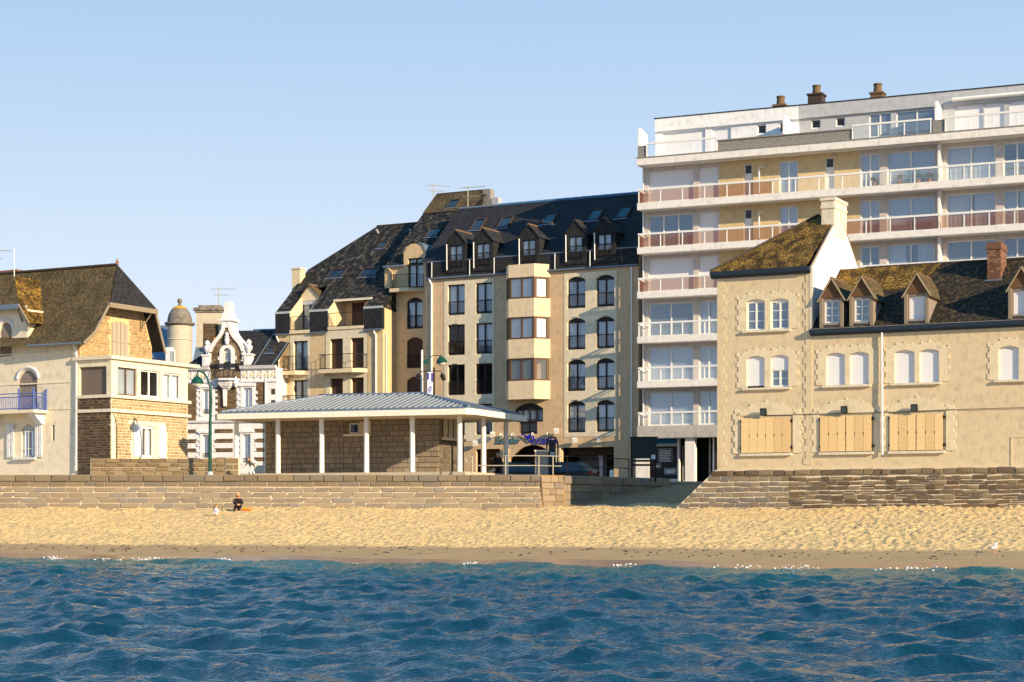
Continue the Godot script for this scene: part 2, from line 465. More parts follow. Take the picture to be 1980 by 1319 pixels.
# A window unit filling opening h = [x0, y0, x1, y1, rise] with its frame at depth z.
# o: frame, leaves, rows, fw, glass, net (curtain), blind (share covered), rail, sill, flat (panes become siblings)
func win(parent: Node, h: Array, z: float, o := {}) -> MeshInstance3D:
	var w: float = h[2] - h[0]
	var ht: float = h[3] - h[1]
	var rise: float = h[4] if h.size() > 4 else 0.0
	var fw: float = o.get("fw", 0.07)
	var leaves: int = o.get("leaves", 2)
	var rows: int = o.get("rows", 1)
	var key := "win %.2f %.2f %.2f %.2f %d %d %s" % [w, ht, rise, fw, leaves, rows, o.get("split", 0.0)]
	var frame := put(cached(key, func():
		var g := Geo.new()
		g.box(-w / 2, 0, -0.04, -w / 2 + fw, ht - rise, 0.04)
		g.box(w / 2 - fw, 0, -0.04, w / 2, ht - rise, 0.04)
		g.box(-w / 2 + fw, 0, -0.04, w / 2 - fw, fw * 1.3, 0.04)
		if rise > 0.0:
			g.prism([Vector2(w / 2, ht - rise - fw), Vector2(-w / 2, ht - rise - fw)] + arch_top(w, ht, rise, 0.0), -0.042, 0.038)
		else:
			g.box(-w / 2 + fw, ht - fw, -0.04, w / 2 - fw, ht, 0.04)
		for k in range(1, leaves):
			var x := -w / 2 + w * k / leaves
			g.box(x - fw * 0.6, fw, -0.03, x + fw * 0.6, ht - rise - fw, 0.05)
		for k in range(1, rows):
			var y := (ht - rise) * k / rows
			g.box(-w / 2 + fw, y - 0.02, -0.02, w / 2 - fw, y + 0.02, 0.03)
		if o.has("split"):
			g.box(-w / 2 + fw, 0, -0.02, w / 2 - fw, ht * o.split, 0.02)
		return g), "window", o.get("frame", "paint_white"), parent, Transform3D(Basis(), Vector3((h[0] + h[2]) / 2, h[1], z)))
	var into: Node = parent if o.get("flat", false) else frame
	var off := frame.position if o.get("flat", false) else Vector3.ZERO
	var top := ht - rise - fw
	for k in leaves:
		var pw := w / leaves - fw
		var y0: float = fw if not o.has("split") else ht * o.split
		put(cached("pane %.2f %.2f" % [pw, top - y0], func():
			var g := Geo.new()
			g.quad(Vector3(-pw / 2 - 0.02, 0, 0), Vector3(pw / 2 + 0.02, 0, 0), Vector3(pw / 2 + 0.02, top - y0 + 0.02, 0), Vector3(-pw / 2 - 0.02, top - y0 + 0.02, 0), Vector3.BACK)
			return g), "pane", o.get("glass", "glass"), into, Transform3D(Basis(), off + Vector3(-w / 2 + w * (k + 0.5) / leaves, y0, 0.0)))
	if o.get("net", false):
		var gap := rng.randf_range(0.0, 0.25) * w
		var g := Geo.new()
		for s: float in [-1.0, 1.0]:
			var edge := w / 2 - 0.02
			var inner := gap / 2
			var cols := 12
			for k in cols:
				var xa := lerpf(inner, edge, float(k) / cols) * s
				var xb := lerpf(inner, edge, float(k + 1) / cols) * s
				var za := -0.22 + 0.03 * sin(k * 2.4)
				var zb := -0.22 + 0.03 * sin((k + 1) * 2.4)
				g.quad(Vector3(xa, 0.03, za), Vector3(xb, 0.03, zb), Vector3(xb, ht - 0.03, zb), Vector3(xa, ht - 0.03, za), Vector3.BACK)
		put(g, "curtain", "curtain", into, Transform3D(Basis(), off))
	var share: float = o.get("blind", 0.0)
	if share > 0.0:
		put(cached("blind %.2f %.2f %.2f" % [w, ht, share], func():
			var g := Geo.new()
			g.box(-w / 2 + 0.01, ht * (1.0 - share), -0.12, w / 2 - 0.01, ht - 0.02, -0.10)
			return g), "blind", "blind", into, Transform3D(Basis(), off))
	if o.get("rail", false):
		put(cached("rail %.2f" % w, func():
			var g := Geo.new()
			bars(g, [Vector3(-w / 2 + 0.01, 0.10, 0), Vector3(w / 2 - 0.01, 0.10, 0)], 0.86, 0.11)
			return g), "railing", "iron", into, Transform3D(Basis(), off + Vector3(0, 0, 0.16)))
	return frame


# A railing of thin balusters along a line of floor points.
func bars(g: Geo, pts: Array, high: float, every: float, thick := 0.012) -> void:
	for i in pts.size() - 1:
		var a: Vector3 = pts[i]
		var b: Vector3 = pts[i + 1]
		var up := Vector3.UP * high
		g.tube([a + up, b + up], 0.026, -1.0, 5)
		g.tube([a + Vector3.UP * 0.06, b + Vector3.UP * 0.06], 0.02, -1.0, 4)
		var count := maxi(1, roundi(a.distance_to(b) / every))
		for k in count + 1:
			var p := a.lerp(b, float(k) / count)
			g.tube([p + Vector3.UP * 0.06, p + up], thick, -1.0, 4)


# A closed roller shutter of thin slats filling an opening.
func roller(parent: Node, h: Array, z: float, called := "roller_shutter", m := "roller", from := 0.0) -> void:
	var rise: float = h[4] if h.size() > 4 else 0.0
	var w: float = h[2] - h[0]
	var ht: float = h[3] - h[1]
	put(cached("roller %.2f %.2f %.2f %.2f" % [w, ht, rise, from], func():
		var g := Geo.new()
		var y: float = from
		while y < ht - rise - 0.01:
			var t := minf(y + 0.09, ht - rise)
			g.quad(Vector3(-w / 2, y, 0.0), Vector3(w / 2, y, 0.0), Vector3(w / 2, t - 0.012, 0.008), Vector3(-w / 2, t - 0.012, 0.008), Vector3.BACK)
			g.quad(Vector3(-w / 2, t - 0.012, 0.008), Vector3(w / 2, t - 0.012, 0.008), Vector3(w / 2, t, 0.0), Vector3(-w / 2, t, 0.0), Vector3(0, 1, 1))
			y = t
		if rise > 0.0:
			g.prism([Vector2(w / 2, ht - rise), Vector2(-w / 2, ht - rise)] + arch_top(w, ht, rise, 0.0), -0.01, 0.0)
		return g), called, m, parent, Transform3D(Basis(), Vector3((h[0] + h[2]) / 2, h[1], z)))


# Ten dressed blocks of one unit each way; front corners knocked about, front edges chamfered.
func stone_mesh(k: int) -> ArrayMesh:
	return cached("stone %d" % k, func():
		var r := RandomNumberGenerator.new()
		r.seed = 700 + k
		var g := Geo.new()
		var f := []
		var b := []
		for s in [Vector2(-0.5, -0.5), Vector2(0.5, -0.5), Vector2(0.5, 0.5), Vector2(-0.5, 0.5)]:
			var o: Vector2 = s * Vector2(r.randf_range(0.97, 1.0), r.randf_range(0.94, 1.0))
			b.append(Vector3(o.x, o.y, -0.5))
			f.append(Vector3(o.x * r.randf_range(0.92, 0.97), o.y * r.randf_range(0.84, 0.94), r.randf_range(0.30, 0.62)))
		var mid := Vector3.ZERO
		for p in f:
			mid += p * 0.25
		mid += Vector3(r.randf_range(-0.2, 0.2), r.randf_range(-0.15, 0.15), r.randf_range(0.03, 0.14))
		for i in 4:
			var j := (i + 1) % 4
			g.tri(f[i], f[j], mid, Vector3.BACK)
			g.quad(b[i], b[j], Vector3(b[j].x, b[j].y, 0.2), Vector3(b[i].x, b[i].y, 0.2), b[i] + b[j] + Vector3(0, 0, 1))
			g.quad(Vector3(b[i].x, b[i].y, 0.2), Vector3(b[j].x, b[j].y, 0.2), f[j], f[i], b[i] + b[j] + Vector3(0, 0, 2))
		return g)


# Courses of blocks over [x0, x1] x [y0, y1] of the plane z = 0 of frame; every block a part of its own.
func courses(parent: Node, frame: Transform3D, x0: Callable, x1: Callable, heights: Array, lens: Vector2, family: String, depth := 0.16, joint := 0.03, lean := 0.0, called := "stone", rough := 0.0) -> int:
	var y := 0.0
	var count := 0
	for row in heights.size():
		var h: float = heights[row]
		var mid := y + h / 2
		var x: float = x0.call(mid)
		var end: float = x1.call(mid)
		x -= rng.randf_range(0.0, lens.x * 0.5) if row % 2 else 0.0
		var start: float = x0.call(mid)
		while x < end - 0.05:
			var l := rng.randf_range(lens.x, lens.y)
			var xe := minf(x + l, end)
			if end - xe < lens.x * 0.5:
				xe = end
			var xs := maxf(x, start)
			if xe - xs > 0.08:
				var shear := rng.randf_range(-lean * 0.6, lean)*(1.0 if rng.randf() < 0.7 else 0.1) if lean > 0.0 else 0.0
				var hh := h - joint
				if rough > 0.0:
					hh *= rng.randf_range(1.0 - rough, 1.0 + rough * 0.25)
				var b := Basis(Vector3(xe - xs - joint, (xe - xs) * rng.randf_range(-rough, rough) * 0.16, 0), Vector3(shear * h + hh * rng.randf_range(-rough, rough) * 0.5, hh, 0), Vector3(0, rng.randf_range(-0.02, 0.02), depth * rng.randf_range(0.8, 1.2)))
				if rough > 0.3 and rng.randf() < 0.14:
					var half := b.scaled_local(Vector3(1, 0.46, 0.9))
					put(stone_mesh(rng.randi() % 10), called, "%s_%d" % [family, rng.randi() % 6], parent, frame * Transform3D(half, Vector3((xs + xe) / 2, mid - h * 0.25, 0.0)))
					put(stone_mesh(rng.randi() % 10), called, "%s_%d" % [family, rng.randi() % 6], parent, frame * Transform3D(half, Vector3((xs + xe) / 2 + rng.randf_range(-0.06, 0.06), mid + h * 0.25, 0.0)))
					x = xe
					continue
				put(stone_mesh(rng.randi() % 10), called, "%s_%d" % [family, rng.randi() % 6], parent, frame * Transform3D(b, Vector3((xs + xe) / 2, mid + h * rng.randf_range(-rough, rough) * 0.3, 0.0)))
				count += 1
			x = xe
		y += h
	return count


# Rubble too fine to pick apart, as one part: jittered blocks in vertex colours over a mortar sheet.
func rubble(parent: Node, xf: Transform3D, x0: float, y0: float, x1: float, y1: float, holes: Array, size: Vector2, tint: Array, depth := 0.05, poly: PackedVector2Array = PackedVector2Array()) -> void:
	var g := Geo.new()
	var y := y0
	while y < y1 - 0.03:
		var h := minf(size.y * rng.randf_range(0.75, 1.3), y1 - y)
		if y1 - y - h < size.y * 0.4:
			h = y1 - y
		var x := x0 - rng.randf_range(0, size.x)
		while x < x1:
			var l := size.x * rng.randf_range(0.6, 1.6)
			var a := Vector2(maxf(x, x0) + 0.012, y + 0.012)
			var b := Vector2(minf(x + l, x1) - 0.012, y + h - 0.012)
			x += l
			if b.x - a.x < 0.05:
				continue
			var skip := false
			for q in holes:
				if b.x > q[0] and a.x < q[2] and b.y > q[1] and a.y < q[3]:
					skip = true
			if poly.size() and not (Geometry2D.is_point_in_polygon(a, poly) and Geometry2D.is_point_in_polygon(b, poly) and Geometry2D.is_point_in_polygon(Vector2(a.x, b.y), poly) and Geometry2D.is_point_in_polygon(Vector2(b.x, a.y), poly)):
				skip = true
			if skip:
				continue
			var base: Color = tint[rng.randi() % tint.size()]
			g.col = (base * rng.randf_range(0.92, 1.07)).srgb_to_linear()
			var j := func(): return rng.randf_range(0.005, 0.03)
			var d := depth * rng.randf_range(0.6, 1.2)
			var f := [Vector3(a.x + j.call(), a.y + j.call(), d), Vector3(b.x - j.call(), a.y + j.call(), d * 0.9), Vector3(b.x - j.call(), b.y - j.call(), d), Vector3(a.x + j.call(), b.y - j.call(), d * 1.1)]
			var e := [Vector3(a.x, a.y, 0), Vector3(b.x, a.y, 0), Vector3(b.x, b.y, 0), Vector3(a.x, b.y, 0)]
			g.quad(f[0], f[1], f[2], f[3], Vector3.BACK)
			for i in 4:
				var k := (i + 1) % 4
				g.quad(e[i], e[k], f[k], f[i], e[i] + e[k] - e[(i + 2) % 4] - e[(i + 3) % 4] + Vector3(0, 0, 0.2))
		y += h
	if g.v.size():
		stuff(put(g, "rubble_facing", "stone_mix", parent, xf))


# Half-round tiles along a ridge from a to b, each a part.
func ridge(parent: Node, a: Vector3, b: Vector3, m: String, long := 0.45, r := 0.12) -> void:
	var count := maxi(1, roundi(a.distance_to(b) / long))
	var step := (b - a) / count
	for k in count:
		var p := a + step * k
		put(cached("ridge %.2f %.2f" % [step.length(), r], func():
			var g := Geo.new()
			g.tube([Vector3(0, 0, 0), Vector3(step.length() * 1.04, 0, 0)], r * 1.05, r * 0.9, 8)
			return g), "ridge_tile", m, parent, Transform3D(Basis(Quaternion(Vector3.RIGHT, step.normalized())), p))


# A roof window lying on a slope: u centre, foot at (z, y), slope runs back and up by rise per metre.
func skylight(parent: Node, uc: float, w: float, z: float, y: float, rise: float, long: float) -> void:
	var back := Vector3(0, rise, -1).normalized()
	var up := Vector3(0, 1, rise).normalized()
	var xf := Transform3D(Basis(Vector3.RIGHT, back, up), Vector3(uc, y, z) + up * 0.03)
	var g := Geo.new()
	g.box(-w / 2, 0, 0, -w / 2 + 0.08, long, 0.1)
	g.box(w / 2 - 0.08, 0, 0, w / 2, long, 0.1)
	g.box(-w / 2 + 0.08, 0, 0, w / 2 - 0.08, 0.08, 0.1)
	g.box(-w / 2 + 0.08, long - 0.1, 0, w / 2 - 0.08, long, 0.12)
	var s := put(g, "skylight", "ridge_dark", parent, xf)
	var f := Geo.new()
	f.box(-w / 2 - 0.08, -0.16, 0, w / 2 + 0.08, -0.02, 0.05)
	put(f, "flashing", "zinc", s)
	var p := Geo.new()
	p.quad(Vector3(-w / 2 + 0.07, 0.07, 0.07), Vector3(w / 2 - 0.07, 0.07, 0.07), Vector3(w / 2 - 0.07, long - 0.09, 0.07), Vector3(-w / 2 + 0.07, long - 0.09, 0.07), Vector3.BACK)
	put(p, "pane", "glass_dark", s)
	var k := Geo.new()
	k.box(-w / 2 + 0.02, 0.02, -0.02, w / 2 - 0.02, long - 0.02, 0.01)
	put(k, "blind", "lens", s)


# ---------------------------------------------------------------- the setting
func waterline(x: float) -> float:          # distance from the camera of the water's edge at x
	return clampf(73.5 - 0.53 * x, 52.0, 95.0) + 0.5 * sin(x * 0.31) + 0.25 * sin(x * 0.83 + 1.0)


func base(x: float) -> float:               # distance of the walls' foot: the right bastion stands further out
	return 106.0 - 6.2 * smoothstep(3.0, 10.5, x) - 0.51 * maxf(x - 10.7, 0.0)


func sand_y(x: float, d: float) -> float:
	var w := clampf(73.5 - 0.53 * x, 52.0, 95.0)
	var t := (d - w) / (base(x) - w)
	return 2.38 * minf(t, 1.0) + 1.2 * maxf(t - 1.0, 0.0) + 0.06 * sin(x * 0.4) * t


func beach() -> void:
	var hollow := FastNoiseLite.new()
	hollow.seed = 4
	hollow.noise_type = FastNoiseLite.TYPE_CELLULAR
	hollow.cellular_return_type = FastNoiseLite.RETURN_DISTANCE
	hollow.frequency = 4.3
	hollow.fractal_type = FastNoiseLite.FRACTAL_NONE
	var roll := FastNoiseLite.new()
	roll.seed = 9
	roll.frequency = 0.9
	roll.fractal_octaves = 3
	var ragged := FastNoiseLite.new()
	ragged.seed = 2
	ragged.frequency = 0.35
	var step := 0.09
	var nx := int(62.0 / step)
	var nz := int(58.0 / step)
	var pos := PackedVector3Array()
	var col := PackedColorArray()
	pos.resize((nx + 1) * (nz + 1))
	col.resize(pos.size())
	var dry := Color(0.68, 0.475, 0.225)
	var damp := Color(0.47, 0.315, 0.16)
	for j in nz + 1:
		var d := 56.0 + j * step
		for i in nx + 1:
			var x := -31.0 + i * step
			var w := clampf(73.5 - 0.53 * x, 52.0, 95.0)
			var t := (d - w) / (base(x) - w)
			var edge := 0.25 + 0.02 * ragged.get_noise_2d(x, d * 0.3)
			var soft := smoothstep(edge - 0.012, edge + 0.03, t)
			var y := 2.38 * minf(t, 1.0) + 1.2 * maxf(t - 1.0, 0.0) + 0.06 * sin(x * 0.4) * t
			if t > 0.18 and d < 111.0:
				var trodden := soft * (0.75 + 0.35 * roll.get_noise_2d(x * 0.12, d * 0.12))
				y += trodden * (0.2 * (hollow.get_noise_2d(x, d * 0.9) + 0.62) + 0.03 * roll.get_noise_2d(x * 2.0, d * 2.0))
			y += 0.16 * smoothstep(0.9, 1.0, t) * (roll.get_noise_2d(x * 0.35, 7.0) + 0.2)
			var k := 0.9 + 0.14 * roll.get_noise_2d(x * 0.5 + 40.0, d * 0.9)
			var c := damp.lerp(dry, soft) * k
			pos[j * (nx + 1) + i] = Vector3(x, y, -d)
			col[j * (nx + 1) + i] = Color(c.r, c.g, c.b)
	structure(grid("sand", pos, col, nx + 1, nz + 1, "sand"))
	# the wet skirt the last wave left, a film that mirrors the sky
	var g := Geo.new()
	for k in 140:
		var x0 := -36.0 + k * 0.5
		var q := []
		for x in [x0, x0 + 0.5]:
			var w := clampf(73.5 - 0.53 * x, 52.0, 95.0)
			var up := w + (base(x) - w) * (0.085 + 0.012 * sin(x * 0.5) + 0.008 * sin(x * 1.3))
			q.append(Vector3(x, sand_y(x, w - 2.0) + 0.012, -(w - 2.0)))
			q.append(Vector3(x, sand_y(x, up) + 0.012, -up))
		g.quad(q[0], q[2], q[3], q[1], Vector3.UP)
	structure(put(g, "wet_sand", "wet"))
	var f := Geo.new()
	for side in [[-260.0, -30.95], [30.95, 260.0]]:
		f.quad(Vector3(side[0], -0.3, -60), Vector3(side[1], -0.3, -60), Vector3(side[1], 2.3, -112), Vector3(side[0], 2.3, -112), Vector3.UP)
	structure(put(f, "far_beach", "sand_far"))


func grid(called: String, pos: PackedVector3Array, col: PackedColorArray, w: int, h: int, m: String) -> MeshInstance3D:
	var nor := PackedVector3Array()
	nor.resize(pos.size())
	var idx := PackedInt32Array()
	idx.resize((w - 1) * (h - 1) * 6)
	var at := 0
	for j in h:
		for i in w:
			var k := j * w + i
			var dx := pos[k + (1 if i < w - 1 else 0)] - pos[k - (1 if i > 0 else 0)]
			var dz := pos[k + (w if j < h - 1 else 0)] - pos[k - (w if j > 0 else 0)]
			var n := dx.cross(dz)
			nor[k] = (n if n.y > 0.0 else -n).normalized()
			if i < w - 1 and j < h - 1:
				idx[at] = k
				idx[at + 1] = k + w
				idx[at + 2] = k + w + 1
				idx[at + 3] = k
				idx[at + 4] = k + w + 1
				idx[at + 5] = k + 1
				at += 6
	var m2 := ArrayMesh.new()
	var a := []
	a.resize(Mesh.ARRAY_MAX)
	a[Mesh.ARRAY_VERTEX] = pos
	a[Mesh.ARRAY_NORMAL] = nor
	a[Mesh.ARRAY_COLOR] = col
	a[Mesh.ARRAY_INDEX] = idx
	m2.add_surface_from_arrays(Mesh.PRIMITIVE_TRIANGLES, a)
	return put(m2, called, m)


func sea() -> void:
	# A periodic patch of wind waves with sharpened crests, sampled at two scales so that it never lines up with itself.
	var size := 25.6
	var count := 320
	var tile := PackedFloat32Array()
	tile.resize(count * count)
	var tx := tile.duplicate()
	var tz := tile.duplicate()
	var r := RandomNumberGenerator.new()
	r.seed = 77
	var done := 0
	var step := TAU / count
	while done < 64:
		var mag0 := 6.0 * pow(15.0, pow(r.randf(), 0.9))
		var ang := r.randfn() * 0.55 + 0.25
		var kx := roundi(mag0 * sin(ang))
		var kz := roundi(mag0 * cos(ang))
		var mag := Vector2(kx, kz).length()
		if mag < 4.0:
			continue
		done += 1
		var amp := 0.158 / mag * r.randf_range(0.6, 1.3)
		var ph := r.randf() * TAU
		var ax := amp * kx / mag
		var az := amp * kz / mag
		for j in count:
			var at := j * count
			var base_ := kz * j * step + ph
			for i in count:
				var p := base_ + kx * i * step
				var s := sin(p)
				var q := cos(p)
				tile[at + i] += amp * s
				tx[at + i] += ax * q
				tz[at + i] += az * q
	var nx := 500
	var x0 := -26.0
	var ds := []
	var d := 15.0
	while d < 92.0:
		ds.append(d)
		d += 0.055 + 0.0011 * d
	var pos := PackedVector3Array()
	var col := PackedColorArray()
	pos.resize(nx * ds.size())
	col.resize(pos.size())
	var deep := Color(0.004, 0.042, 0.072)
	var shoal := Color(0.020, 0.095, 0.098)
	var dx := 52.0 / (nx - 1)
	var ca := cos(0.5)
	var sa := sin(0.5)
	for j in ds.size():
		d = ds[j]
		for i in nx:
			var x := x0 + i * dx
			var out := clampf(73.5 - 0.53 * x, 52.0, 95.0) - d      # metres seaward of the water's edge
			var calm := lerpf(0.45, 1.0, smoothstep(0.0, 14.0, out))
			var u := x * 12.5
			var v := d * 12.5
			var u2 := (ca * x - sa * d) * 38.0
			var v2 := (sa * x + ca * d) * 38.0
			var h := calm * (look(tile, count, u, v) + 0.36 * look(tile, count, u2, v2))
			var sx := calm * 1.1 * look(tx, count, u, v)
			var sz := calm * 1.1 * look(tz, count, u, v)
			# the last swell steepening before the sand
			var s := out - 2.0 - 0.8 * sin(x * 0.35) - 0.5 * sin(x * 0.9)
			h += (0.10 + 0.16 * (0.5 + 0.5 * sin(x * 0.43 + 0.8)) * (0.6 + 0.4 * sin(x * 1.3))) * exp(-s * s * 1.1)
			pos[j * nx + i] = Vector3(x + sx, h, -(d + sz))
			var k := smoothstep(1.0, 22.0, out)
			var c := shoal.lerp(deep, k)
			col[j * nx + i] = Color(c.r, c.g, c.b)
	structure(grid("sea", pos, col, nx, ds.size(), "water"))
	var g := Geo.new()
	g.col = deep
	g.quad(Vector3(-3000, -0.12, 3000), Vector3(3000, -0.12, 3000), Vector3(3000, -0.12, -15.2), Vector3(-3000, -0.12, -15.2), Vector3.UP)
	g.quad(Vector3(-3000, -0.12, -15.2), Vector3(-25.9, -0.12, -15.2), Vector3(-25.9, -0.12, -70), Vector3(-3000, -0.12, -70), Vector3.UP)
	g.quad(Vector3(25.9, -0.12, -15.2), Vector3(3000, -0.12, -15.2), Vector3(3000, -0.12, -70), Vector3(25.9, -0.12, -70), Vector3.UP)
	structure(put(g, "open_sea", "water"))
	# scraps of foam where the little waves turn over
	var f := Geo.new()
	var scraps := [[-20.4, -18.9, 12], [-17.6, -16.4, 9], [-16.0, -13.6, 22], [-12.0, -11.3, 5], [-2.0, -1.2, 4], [3.6, 4.4, 5], [7.0, 10.5, 16], [12.6, 14.6, 14], [15.6, 16.2, 5]]
	for q in scraps:
		for k in int(q[2] * 0.6):
			var x := r.randf_range(q[0], q[1])
			var w := clampf(73.5 - 0.53 * x, 52.0, 95.0)
			var at := w - r.randf_range(0.8, 2.4)
			for p in r.randi_range(3, 7):
				var rad := r.randf_range(0.008, 0.034)
				f.xf = Transform3D(Basis(Vector3(r.randf_range(1.2, 4.0), 0, 0), Vector3(0, 0.8, 0), Vector3(0, 0, 1.2)), Vector3(x + r.randf_range(-0.3, 0.3), r.randf_range(0.04, 0.22), -(at + r.randf_range(-0.12, 0.12))))
				f.lathe([Vector2(rad, -0.03), Vector2(rad * 0.8, rad * 0.2), Vector2(rad * 0.3, rad * 0.4), Vector2(0, rad * 0.42)], Vector3.ZERO, 6)
	var lace := FastNoiseLite.new()
	lace.seed = 12
	lace.frequency = 0.5
	for k in 1500:
		var x := -24.0 + k * 0.031
		if lace.get_noise_1d(x) < 0.05:
			continue
		var at := clampf(73.5 - 0.53 * x, 52.0, 95.0) + 0.35 * sin(x * 1.1) + 0.25 * sin(x * 2.7) + r.randf_range(-0.12, 0.12)
		f.xf = Transform3D(Basis(Vector3(r.randf_range(2.0, 5.0), 0, 0), Vector3(0, 0.5, 0), Vector3(0, 0, 1.5)), Vector3(x, sand_y(x, at) + 0.02, -at))
		f.lathe([Vector2(0.016, -0.02), Vector2(0.010, 0.012), Vector2(0, 0.018)], Vector3.ZERO, 5)
	f.xf = Transform3D()
	for burst in [[1530.0, 62.5, 22], [1800.0, 63.0, 10]]:
		var bx_: float = (burst[0] - 990.0) * burst[1] / 3700.0
		for q in int(burst[2]) * 3:
			var rad := r.randf_range(0.006, 0.016)
			f.lathe([Vector2(0, -rad), Vector2(rad, 0), Vector2(0, rad)], Vector3(bx_ + r.randf_range(-0.55, 0.55), r.randf_range(0.05, 0.36), -burst[1] + r.randf_range(-0.2, 0.2)), 5)
	stuff(put(f, "foam", "foam"))
	# torn weed along the tide mark
	var wd := Geo.new()
	for k in 230:
		var x := r.randf_range(-25.0, 22.0)
		var w := clampf(73.5 - 0.53 * x, 52.0, 95.0)
		var at := w + (base(x) - w) * (0.13 + 0.11 * r.randf() + (0.02 if r.randf() < 0.6 else 0.0))
		var c := Vector3(x, sand_y(x, at), -at)
		for q in r.randi_range(1, 3):
			var a := r.randf() * TAU
			var l := r.randf_range(0.015, 0.09)
			wd.tube([c + Vector3(cos(a) * -l, 0.01, sin(a) * -l), c + Vector3(r.randf_range(-0.03, 0.03), 0.03, 0), c + Vector3(cos(a) * l, 0.01, sin(a) * l)], r.randf_range(0.008, 0.02), 0.008, 4)
	stuff(put(wd, "seaweed", "seaweed"))


func look(tile: PackedFloat32Array, n: int, u: float, v: float) -> float:
	var iu := floori(u)
	var iv := floori(v)
	var fu := u - iu
	var fv := v - iv
	var a := posmod(iu, n)
	var b := posmod(iu + 1, n)
	var c := posmod(iv, n) * n
	var e := posmod(iv + 1, n) * n
	return lerpf(lerpf(tile[c + a], tile[c + b], fu), lerpf(tile[e + a], tile[e + b], fu), fv)


func flat(called: String, m: String, pts: Array, y0: float, y1: float) -> void:
	var g := Geo.new()
	g.plan(pts, y0, y1)
	structure(put(g, called, m))


